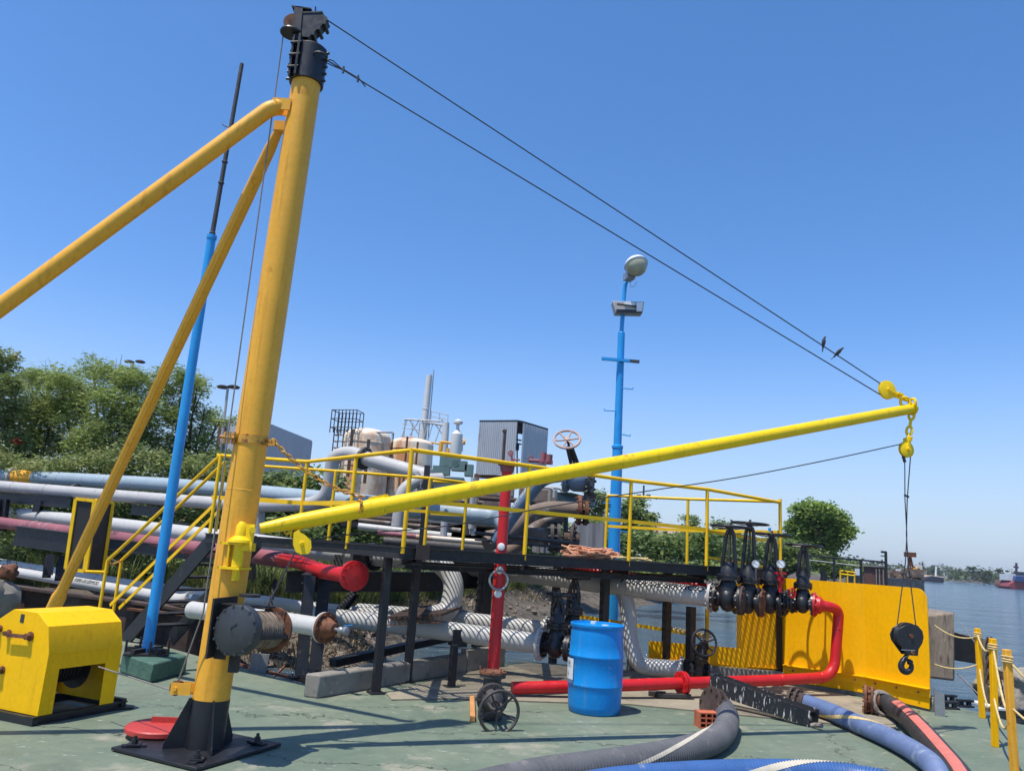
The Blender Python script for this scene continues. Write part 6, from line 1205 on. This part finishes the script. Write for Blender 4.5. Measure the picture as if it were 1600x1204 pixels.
mb.box(D(806, 698, 59.6), .5, .5, .45); mb.prism([D(803, 660, 59.3), D(816, 660, 59.3), D(816, 678, 59.3), D(803, 674, 59.3)], W(0, .06, 0)); build(mb, 'inner_frame', 'blackd', st_)
mb = MB(); mb.beam(D(741, 743, 60), D(855, 750, 60), .3, .3); build(mb, 'base_beam', 'rust', st_)
# tangle of process pipes between walkway and refinery
pk = T('rusty_pipe_rack', 'rack of rusty brown and grey process pipes seen behind the walkway', 'pipe rack', vz(D(800, 830, 20), .6)); rnd = random.Random(4)
for i in range(26):
    y_ = 752+rnd.random()*70; x_ = rnd.uniform(655, 860); Y_ = rnd.uniform(17, 24); L2 = rnd.uniform(20, 110); mb = MB(); r = rnd.choice([.03, .04, .06, .08, .12])
    if rnd.random() < .38: mb.cyl(D(x_, y_-20, Y_), D(x_-4, y_+60, Y_), r, 8)
    else: mb.tube(fillet([D(x_, y_, Y_), D(x_+L2, y_+L2*.07, Y_), D(x_+L2, y_+L2*.07+rnd.uniform(8, 30), Y_)], .2, 3), r, 8)
    build(mb, 'process_pipe', rnd.choice(['insul', 'rustd', 'insul', 'grey', 'iron', 'pad']), pk)
for x, y, sx, sz, m_ in ((705, 790, 1.2, .5, 'iron'), (760, 800, .9, .8, 'insul'), (840, 775, 1.0, .35, 'insul'), (690, 760, 1.2, .5, 'gbox'), (780, 765, .8, .4, 'pad')): mb = MB(); mb.box(D(x, y, 21), sx, .8, sz); build(mb, 'machine_housing', m_, pk, bevel=.03)
def hp(name, label, pts, dia, mt, fl_=None, **k):
    t, q = pipe(name, label, pts, dia, mt, .6, **k)
    if fl_: mb = MB(); ax = (q[-1]-q[-2]).normalized(); flange(mb, q[-1], ax, dia*.95, .06, 10, .025); flange(mb, q[-1]-ax*.12, ax, dia*.95, .06, 10, .025); build(mb, 'flange', fl_, t)
    return t
hp('dusty_pipe', 'dusty brown pipe with a rusty end flange, bending behind the walkway rail', [(760, 850, 13.6), (790, 835, 13.8), (838, 793, 14.2), (915, 797, 14.2)], .28, 'insul', 'rust'); mb = MB()
hp('dusty_pipe', 'second dusty brown pipe just under the first, its end hidden by the rusty flange', [(775, 870, 14.6), (812, 850, 14.8), (850, 812, 15), (880, 805, 15)], .26, 'insul')
hp('dusty_pipe', 'grey-brown pipe low on the walkway ending in a dark flanged pair', [(760, 842, 14.2), (800, 836, 14.3), (872, 838, 14.3)], .30, 'insul', 'iron')
mb = MB(); flange(mb, D(895, 842, 14.2), W(1, -.2, 0), .26, .05, 10, .02); mb.cyl(D(880, 841, 14.2), D(905, 843, 14.2), .12, 12); o = build(mb, 'loose_flange', 'rustd'); tag(o, 'rusty flange stub beside the dark flanged pair above the walkway', 'pipe fitting')
mb = MB(); mb.tube([D(742, 832, 13.0), D(905, 849, 12.7)], .03, 8); mb.tube([D(742, 842, 13.0), D(880, 855, 12.8)], .022, 8); o = build(mb, 'thin_rods', 'iron'); tag(o, 'two thin grey rods lying along the back of the walkway', 'rod')
gb = T('control_cabinet', 'blue-grey control cabinet box behind the walkway, under the large valve', 'cabinet', D(900, 790, 15.5)); mb = MB(); mb.prism([D(870, 768, 15.5), D(892, 769, 15.2), D(927, 777, 15.8), D(927, 790, 15.8), D(892, 789, 15.2), D(870, 788, 15.5)], W(.1, .5, 0)); build(mb, 'cabinet_box', 'gbox', gb, bevel=.01)
mb = MB(); mb.cyl(D(873, 790, 15.6), D(868, 850, 15.6), .06, 8); mb.cyl(D(884, 800, 15.8), D(884, 850, 15.8), .05, 8); build(mb, 'support_post', 'iron', gb)
bf = T('board_fence', 'grey weathered board fence behind the flanged pipe ends', 'fence', D(905, 860, 19)); 
for a, b in (((832, 818), (862, 860)), ((893, 815), (945, 858))):
    p, q_ = D(a[0], 850, 19), D(b[0], 850, 18.5); mb = cor(p, q_, D(a[0], 862, 19).z, D(a[0], a[1], 19).z, 14, .02, W(0, -1, 0)); build(mb, 'boards', 'plank', bf, ang=20)
for px0, py0, px1, py1, Y_, r, m_ in ((560, 822, 705, 838, 19, .09, 'white'), (540, 806, 700, 818, 20, .07, 'rustd'), (590, 832, 740, 846, 18, .06, 'maroon'), (640, 800, 860, 822, 20, .05, 'iron'), (560, 812, 720, 828, 18.5, .05, 'insul'), (520, 795, 660, 806, 21, .10, 'grey'), (650, 838, 800, 850, 17, .05, 'tank'), (600, 845, 760, 858, 17, .10, 'iron')):
    mb = MB(); mb.cyl(D(px0, py0, Y_), D(px1, py1, Y_), r, 10); build(mb, 'process_pipe', m_, pk)
for x, y, sx, sz, m_ in ((600, 812, 2.2, .55, 'blackd'), (690, 826, 2.6, .5, 'iron'), (760, 836, 2.0, .5, 'blackd'), (540, 800, 1.6, .5, 'iron')): mb = MB(); mb.box(D(x, y, 21.5), sx, .6, sz); build(mb, 'machine_housing', m_, pk, bevel=.02)
# twin head light masts
for px_, py_, Y_, yb, lbl in ((1004, 763, 60, 800, 'slim grey pole with two square floodlights, right of the blue lamp post'), (428-0, 1, 0, 0, None)):
    if not lbl: continue
    t = T('floodlight_mast', lbl, 'lamp post', vz(D(px_, yb, Y_), 0)); mb = MB(); q_ = D(px_+1, 800, Y_); mb.cyl(vz(q_, 0), V(1006, 758, q_), .07, 8); mb.cyl(D(998, 776, Y_), D(1014, 777, Y_), .05, 6); build(mb, 'pole', 'iron', t)
    for x in (998, 1013): mb = MB(); mb.box(D(x, 775, Y_-.2), .30, .3, .28); build(mb, 'floodlight', 'gbox', t)
t = T('street_lamp', 'thin grey pole with two flat lamp heads beside the mast', 'lamp post', vz(D(345, 740, 45), 0)); q_ = D(350, 690, 45); mb = MB(); mb.cyl(vz(q_, 0), V(356, 606, q_), .08, 8); mb.cyl(D(347, 603, 45), D(367, 606, 45), .05, 6); build(mb, 'pole', 'grey', t)
for x in (348, 365): mb = MB(); mb.lathe([(0, 0), (.30, .02), (.36, .12), (.2, .2), (0, .22)], D(x, 607, 45), (0, 0, 1), 16); build(mb, 'lamp_head', 'iron', t)
t = T('street_lamp', 'lamp head on a pole just above the acacia crowns', 'lamp post', vz(D(205, 740, 40), 0)); q_ = D(204, 640, 40); mb = MB(); mb.cyl(vz(q_, 0), V(207, 567, q_), .07, 8); build(mb, 'pole', 'grey', t)
for x in (202, 219): mb = MB(); mb.lathe([(0, 0), (.22, .02), (.26, .08), (.15, .14), (0, .16)], D(x, 567, 40), (0, 0, 1), 16); build(mb, 'lamp_head', 'iron', t)
# ================================================================== TREES
def bl_(l, Y, sy=1.0): return [(D(x, y, Y+random.uniform(-.6, .6)), (S_(rx, Y), S_(rx, Y)*sy, S_(ry, Y))) for x, y, rx, ry in l]
YT = 21
tree('acacia_tree', 'feathery green acacia tree rising highest behind the yellow backstay', 'tree', vz(D(170, 760, YT), .5), bl_([(145, 570, 26, 18), (185, 585, 40, 18), (215, 600, 46, 26), (120, 600, 44, 26), (160, 640, 60, 35), (230, 650, 50, 35), (100, 650, 50, 32), (265, 590, 38, 20), (180, 700, 60, 34), (240, 700, 50, 34)], YT), 34000, .068, 'leafa', tr=.13, asp=.22, clump=.26, flat=.25, droop=.6, group='acacia trees behind the pipes')
tree('acacia_tree', 'acacia tree with drooping sprays between the blue pole and the mast', 'tree', vz(D(290, 770, YT+1), .5), bl_([(295, 590, 28, 14), (308, 605, 20, 13), (280, 625, 36, 24), (320, 640, 24, 10), (300, 660, 42, 28), (345, 655, 20, 6), (310, 700, 40, 34), (290, 730, 45, 28), (340, 715, 28, 18)], YT+1), 17000, .066, 'leafa', tr=.10, asp=.22, clump=.24, flat=.25, droop=.6, group='acacia trees behind the pipes')
tree('acacia_tree', 'acacia tree left of the tallest one, above the yellow pipe band', 'tree', vz(D(60, 770, YT+.5), .5), bl_([(50, 590, 30, 16), (80, 585, 34, 18), (40, 620, 34, 26), (90, 625, 50, 32), (60, 665, 55, 35), (120, 700, 50, 36), (50, 710, 50, 36)], YT+.5), 20000, .068, 'leafa', tr=.11, asp=.22, clump=.26, flat=.25, droop=.6, group='acacia trees behind the pipes')
tree('flowering_bush', 'brownish bush with red flowers at the far left edge', 'bush', vz(D(5, 770, YT-1.5), .5), bl_([(-5, 570, 30, 24), (5, 610, 28, 30), (-10, 660, 40, 40), (10, 700, 34, 34), (-20, 730, 50, 30)], YT-1.5), 14000, .055, 'leafr', tr=.08, asp=.4, clump=.22, flowers=300)
tree('thicket_bush', 'dry reddish undergrowth in front of the acacias, above the pipes', 'bush', vz(D(200, 790, YT-2), .5), bl_([(170, 680, 40, 30), (190, 720, 50, 26), (110, 735, 60, 22), (270, 735, 50, 22), (40, 735, 50, 20), (330, 740, 30, 16)], YT-2), 15000, .055, 'leafr', tr=.06, asp=.35, clump=.22, flat=.4)
tree('thicket_bush', 'dark green undergrowth low behind the left pipes and steps', 'bush', vz(D(200, 880, 17), .4), bl_([(20, 800, 40, 26), (60, 850, 50, 26), (190, 800, 60, 26), (150, 880, 50, 30), (270, 830, 50, 30), (320, 880, 50, 36), (230, 900, 50, 26), (20, 860, 40, 26), (330, 780, 40, 18)], 18.5), 26000, .06, 'leafb', tr=.05, asp=.45, clump=.26)
tree('thicket_bush', 'low leafy undergrowth behind the mast and the black frame', 'bush', vz(D(450, 880, 18), .3), bl_([(400, 880, 50, 26), (450, 830, 40, 14), (500, 905, 50, 22), (560, 900, 50, 22), (440, 910, 50, 24), (640, 895, 40, 16)], 18.5), 14000, .055, 'leafb', tr=.05, asp=.45, clump=.25)
def tr2_(label, px, Y, blobs, n, size, mt='leafb', name='broadleaf_tree', cat='tree', tr=.2, **k): return tree(name, label, cat, vz(D(px, 870, Y), .3), bl_(blobs, Y), n, size, mt, tr=tr, **k)
tr2_('big round broadleaf tree standing alone behind the bulwark', 1280, 55, [(1262, 800, 30, 20), (1290, 805, 26, 22), (1248, 825, 22, 22), (1280, 835, 36, 24), (1305, 835, 20, 26), (1312, 812, 12, 12), (1245, 850, 26, 24), (1290, 858, 28, 20)], 26000, .13, 'leafo', tr=.3, clump=.42, asp=.55)
tr2_('bushy green tree right of the blue lamp post, behind the rails', 990, 40, [(975, 800, 16, 20), (990, 790, 18, 12), (1000, 815, 22, 22), (980, 840, 26, 20), (1010, 845, 24, 16)], 9000, .10, clump=.35)
tr2_('small green tree between the large valve and the lamp post', 932, 38, [(932, 778, 10, 12), (942, 792, 10, 14), (925, 800, 14, 16), (935, 830, 20, 20), (915, 850, 16, 12)], 4500, .09, clump=.3)
tr2_('thin sparse tree sticking out above the pink-roofed house', 1076, 45, [(1072, 808, 8, 5), (1082, 812, 10, 6), (1076, 822, 12, 6), (1078, 838, 12, 10)], 1500, .08, clump=.25, tr=.08)
tr2_('dense green bush left of the black valve wheels', 1060, 42, [(1050, 850, 26, 18), (1080, 845, 26, 18), (1030, 865, 24, 12), (1100, 860, 26, 16)], 8000, .10, clump=.35, name='dense_bush', cat='bush')
tr2_('dense bush with a taller top behind the toothed valve wheel', 1135, 44, [(1125, 825, 12, 14), (1130, 845, 26, 18), (1160, 850, 26, 16), (1110, 868, 30, 14), (1150, 868, 36, 14)], 9000, .10, clump=.35, name='dense_bush', cat='bush')
tr2_('dense bush under the big round tree, behind the gauges', 1215, 46, [(1200, 855, 26, 18), (1235, 860, 30, 20), (1262, 872, 30, 14), (1215, 880, 40, 12), (1295, 880, 26, 10)], 10000, .10, clump=.35, name='dense_bush', cat='bush')
tr2_('bright green bush seen beneath the walkway, left of the valves', 1075, 33, [(1040, 888, 30, 12), (1085, 893, 34, 12), (1000, 892, 26, 12), (1120, 890, 20, 10)], 7000, .07, mt='leafa', clump=.3, name='low_bush', cat='bush', tr=.05)
tr2_('greyish low shrub behind the bulwark, left of the brown shed', 1340, 60, [(1320, 890, 24, 9), (1345, 893, 24, 7), (1300, 893, 20, 8)], 4500, .13, clump=.4, name='low_bush', cat='bush', tr=.08)
# pink roofed house
hs = T('low_house', 'low cream house with a pale pink roof among the bushes', 'house', vz(D(1050, 860, 70), 0)); a, b, c_, e_ = D(1018, 850, 70), D(1040, 850, 66), D(1100, 850, 72), D(1080, 850, 78)
zr_ = D(1026, 820, 70).z; zw = D(1040, 833, 66).z; mb = MB(); mb.prism([vz(a, 0), vz(b, 0), vz(c_, 0), vz(e_, 0)], W(0, 0, zw)); build(mb, 'walls', 'cream', hs)
mid = (a+b)/2; mid2 = (c_+e_)/2; mb = MB(); mb.prism([vz(a, zw)+W(-.4, 0, 0), vz(b, zw)+W(0, -.4, 0), vz(mid, zr_)], (c_-b)*1.02); build(mb, 'roof', 'pink', hs)
for i in range(4): mb = MB(); q_ = b.lerp(c_, .15+.22*i); mb.box(vz(q_, zw*.6), 1.0, .2, .9, .1); build(mb, 'window', 'winz', hs)
# jetty furniture behind the bulwark
jt = T('jetty_fence', 'dark pipe fence with posts running behind the top of the bulwark', 'fence', vz(D(1340, 900, 40), 0)); mb = MB(); mb.cyl(D(1245, 866, 40), D(1384, 878, 40), .05, 6); build(mb, 'top_rail', 'black', jt)
mb = MB(); mb.cyl(D(1262, 874, 40), D(1345, 884, 40), .025, 5); build(mb, 'mid_rail', 'grey', jt)
for x, y in ((1303, 872), (1345, 874), (1384, 862)): mb = MB(); q_ = D(x, 900, 40); mb.cyl(vz(q_, -.5), V(x, y, q_), .07, 8); build(mb, 'fence_post', 'black', jt)
mb = MB(); mb.box(D(1381, 862, 40), .26, .1, .10); mb.box(D(1380, 868, 40), .22, .08, .05); build(mb, 'lamp_bracket', 'black', jt)
sh = T('brown_shed', 'small brown boarded shed with a flat pale roof beyond the bulwark', 'shed', vz(D(1373, 905, 45), .2)); a, b = D(1362, 885, 45), D(1385, 886, 45); mb = MB(); mb.prism([vz(a, .1), vz(b, .1), vz(b, b.z), vz(a, a.z)], W(0, 1, 0)); build(mb, 'shed_walls', 'brown', sh); mb = MB(); mb.prism([a+W(-.1, -.1, 0), b+W(.1, -.1, 0), b+W(.1, 1.1, 0), a+W(-.1, 1.1, 0)], W(0, 0, .08)); build(mb, 'shed_roof', 'conc', sh)
for x in (1369, 1374, 1380): mb = MB(); q_ = D(x, 890, 44.9); mb.beam(vz(q_, .2), vz(q_, a.z-.1), .04, .05, (0, 1, 0)); build(mb, 'pale_batten', 'conc', sh)
yf = T('yellow_barrier', 'faint yellow railing on the jetty between the shrub and the shed', 'railing', vz(D(1335, 900, 50), .2)); mb = MB()
mb.cyl(D(1312, 891, 50), D(1336, 894, 50), .05, 5); mb.cyl(D(1312, 896, 50), D(1336, 899, 50), .05, 5)
for x in (1313, 1324, 1335): q_ = D(x, 900, 50); mb.cyl(vz(q_, 0), V(x, 891+(x-1312)*.12, q_), .05, 5)
build(mb, 'barrier', 'rail', yf); mb = MB(); mb.box(D(1340, 893, 50), .3, .1, .4); o = build(mb, 'white_notice', 'lab'); tag(o, 'small white notice board at the end of the yellow barrier', 'sign')
# clutter of small posts and machines on the near jetty
jc = T('jetty_dredger', 'cluttered pale machinery with a rusty tripod standing at the end of the jetty', 'machinery', vz(D(1415, 905, 60), 0)); rnd = random.Random(9); mb = MB()
for i in range(60): x = rnd.uniform(1388, 1440); y = rnd.uniform(893, 905); mb.box(D(x, y, rnd.uniform(55, 65)), rnd.uniform(.1, .9), .4, rnd.uniform(.1, .5), rnd.uniform(0, 1))
for i in range(40): x = rnd.uniform(1388, 1440); y = rnd.uniform(886, 900); q_ = D(x, y, 60); mb.cyl(vz(q_, 0), q_, .04, 5)
build(mb, 'machinery', 'insul', jc); mb = MB(); tp3 = D(1422, 866, 60)
for x in (1416, 1423, 1430): mb.cyl(D(x, 903, 60), tp3, .07, 6)
mb.box(tp3, .8, .3, .35); build(mb, 'rusty_tripod', 'rust', jc); mb = MB(); mb.prism([vz(D(1386, 905, 50), -.4), vz(D(1444, 908, 60), -.4), vz(D(1444, 908, 60), D(1444, 905, 60).z), vz(D(1386, 903, 50), D(1386, 902, 50).z)], W(0, 6, 0)); build(mb, 'jetty_deck', 'insul', jc)
for x, y, m_ in ((1432, 896, 'mast'), (1436, 892, 'tank'), (1428, 899, 'bwhite'), (1405, 897, 'bwhite')): mb = MB(); mb.box(D(x, y, 58), .35, .3, .8); build(mb, 'cabin_panel', m_, jc)
# far shore: ships, buildings, trees
def hull(name, label, pts, Y, depth, mt, cat='ship'):
    t = T(name, label, cat, vz(D(pts[0][0], pts[0][1], Y), WZ)); P_ = [D(x, y, Y) for x, y in pts]; mb = MB(); mb.prism(P_, W(depth*.35, depth, 0)); build(mb, 'hull', mt, t, bevel=.3); return t
s1 = hull('moored_barge', 'black-hulled barge with a pale deck moored by the far left bank', [(1444, 906), (1447, 901), (1455, 899), (1475, 902), (1475, 910.5), (1450, 908)], 300, 14, 'shipk')
mb = MB(); mb.prism([D(1448, 901, 301), D(1456, 898.5, 301), D(1475, 900.5, 301), D(1475, 902.2, 301), D(1455, 900, 301)], W(3, 10, 0)); build(mb, 'deck_house', 'tank', s1); mb = MB(); mb.cyl(D(1462, 900, 303), D(1463, 884, 303), .35, 6); build(mb, 'mast', 'bwhite', s1)
s2 = hull('moored_ship', 'ship with a red hull and blue upper side at the right edge of the river', [(1575, 917), (1577, 911), (1584, 907), (1640, 912), (1640, 925), (1584, 920.5)], 260, 16, 'shipr')
mb = MB(); mb.prism([D(1585, 908, 259.4), D(1587, 899, 259.4), D(1640, 902, 259.4), D(1640, 912.5, 259.4)], W(5.6, 16, 0)); build(mb, 'blue_topside', 'shipb', s2, bevel=.2)
mb = MB(); mb.prism([D(1576, 896, 262), D(1600, 897, 262), D(1600, 903, 262), D(1586, 908, 262), D(1576, 906, 262)], W(2, 8, 0)); build(mb, 'superstructure', 'bwhite', s2); mb = MB(); mb.cyl(D(1588, 897, 262), D(1588, 879, 262), .35, 6); mb.cyl(D(1584, 885, 262), D(1591, 886, 262), .3, 6); mb.box(D(1596, 895, 262), 4, 2, .8); build(mb, 'ship_mast', 'shipk', s2)
s3 = hull('small_tug', 'small red and white tug beside the blue and red ship', [(1562, 913), (1565, 906), (1574, 905), (1576, 916), (1563, 914.5)], 270, 8, 'brown', 'boat'); mb = MB(); mb.box(D(1569, 903, 272), 1.6, 1.5, 1.6); build(mb, 'cabin', 'bwhite', s3); 
def block(label, x0, x1, y0, y1, Y, mt, rows, cols, dep=14):
    t = T('apartment_block', label, 'building', vz(D((x0+x1)/2, y1, Y), 1)); a, b = D(x0, y0, Y), D(x1, y0, Y); z0 = min(1, D(x0, y1, Y).z); mb = MB(); mb.prism([vz(a, z0), vz(b, z0), vz(b, a.z), vz(a, a.z)], W(0, dep, 0)); build(mb, 'walls', mt, t)
    for r in range(rows):
        for c in range(cols): mb = MB(); p = a.lerp(b, (c+.5)/cols); mb.box(W(p.x, p.y-.1, z0+(a.z-z0)*(r+.6)/rows), (b-a).length/cols*.45, .3, (a.z-z0)/rows*.45); build(mb, 'window', 'winz', t)
block('tall white apartment block on the far shore', 1478, 1489, 884, 905, 700, 'bwhite', 6, 4); block('dark glass apartment block just left of the white one', 1468, 1477, 882.5, 904, 720, 'bgrey', 5, 3)
block('low pale shed with a brown roof on the far shore left of the barge', 1437, 1448, 891, 900, 420, 'tank', 1, 3)
rnd = random.Random(12); n_far = 0
desc = ['leftmost, behind the jetty tripod', 'left of the brown shed roofs', 'behind the jetty machinery', 'just left of the dark glass block', 'between the dark block and the barge mast', 'first right of the white block', 'second right of the white block', 'tallest right of the white block', 'midway between white block and tug', 'just right of the midway tree', 'above the low far bank, left of the tug', 'paler one near the tug', 'rightmost, behind the red and blue ship']
for i, (x, yt) in enumerate(((1392, 884), (1405, 888), (1438, 881), (1452, 884), (1462, 886), (1492, 888), (1503, 887), (1514, 885), (1526, 887), (1536, 885), (1546, 890), (1556, 893), (1566, 896))):
    Y = 560+20*rnd.random(); yb = 902+(x-1470)*.065; m_ = (yt+yb)/2; tree('far_tree', 'far green tree on the opposite shore, '+desc[i], 'tree', vz(D(x, yb, Y), 1), [(D(x, m_+1, Y), (S_(6.5, Y), 4, S_((yb-yt)/2, Y))), (D(x-4, m_+4, Y), (S_(5, Y), 4, S_(5, Y))), (D(x+4, m_+3, Y), (S_(5, Y), 4, S_(6, Y)))], 1100, .55, 'leafd', tr=.4, clump=1.6, asp=.6, group='trees along the far shore')
# long low wood and bushes hiding the plain
mb = None; c_l = []; r_l = []
for i in range(130):
    f = rnd.uniform(0, 1); x = -900+f*1150; y = 380+rnd.uniform(-60, 120)+abs(x)*.1; c_l.append((x, y, 3+rnd.random()*2)); r_l.append((14, 8, 3+rnd.random()*2.5))
o = leaves('far_wood', 'leafd', c_l, r_l, 26000, .9, clump=3, asp=.7); tag(o, 'long low belt of trees along the horizon behind the refinery', 'wood', kind='stuff')
c_l = []; r_l = []
for i in range(90):
    f = rnd.random(); c_l.append((250+f*520, 610+rnd.uniform(0, 60), 4+rnd.random()*3)); r_l.append((9, 6, 2.5+rnd.random()*3))
o = leaves('far_wood', 'leafd', c_l, r_l, 14000, .8, clump=2.6, asp=.7); tag(o, 'low belt of bushes and trees along the opposite river bank', 'wood', kind='stuff')
c_l = []; r_l = []
for i in range(120):
    f = rnd.random(); c_l.append((20+f*300+rnd.uniform(-30, 10), 110+f*480+rnd.uniform(-10, 40), 1.2)); r_l.append((5, 4, .9+rnd.random()*1.4))
o = leaves('bank_scrub', 'leafb', c_l, r_l, 16000, .4, clump=1.4, asp=.7); tag(o, 'green scrub covering the left river bank into the distance', 'scrub', kind='stuff')

# a hedge that closes the view under the acacias
o = leaves('hedge', 'leafb', [D(x, 770+random.uniform(-8, 22), 25) for x in range(-60, 520, 20)]+[D(x, 820+random.uniform(-10, 20), 25) for x in range(-60, 700, 30)], [(1.0, .7, .75)]*(29+26), 36000, .085, clump=.4, asp=.6); tag(o, 'dense green hedge closing the view behind the acacia trunks', 'hedge', kind='stuff')
o = leaves('scrub', 'leafb', [D(x, 845+random.uniform(-12, 8)+(x-520)*.02, 30) for x in range(520, 1130, 22)], [(1.1, .7, .55)]*28, 16000, .09, clump=.4, asp=.6); tag(o, 'low green scrub between the walkway and the refinery', 'scrub', kind='stuff')
# ------------------------------------------------------------------ air
hzm = bpy.data.materials.new('air'); hzm.use_nodes = True; hn = hzm.node_tree; hn.nodes.remove(hn.nodes['Principled BSDF']); pv = hn.nodes.new('ShaderNodeVolumePrincipled')
pv.inputs['Color'].default_value = (.93, .95, .97, 1); pv.inputs['Density'].default_value = .00022; pv.inputs['Anisotropy'].default_value = .2; hn.links.new(pv.outputs[0], hn.nodes['Material Output'].inputs['Volume'])
mb = MB(); mb.box((0, 2480, 38.5), 5100, 5100, 80); o = build(mb, 'haze', hzm); o['kind'] = 'stuff'
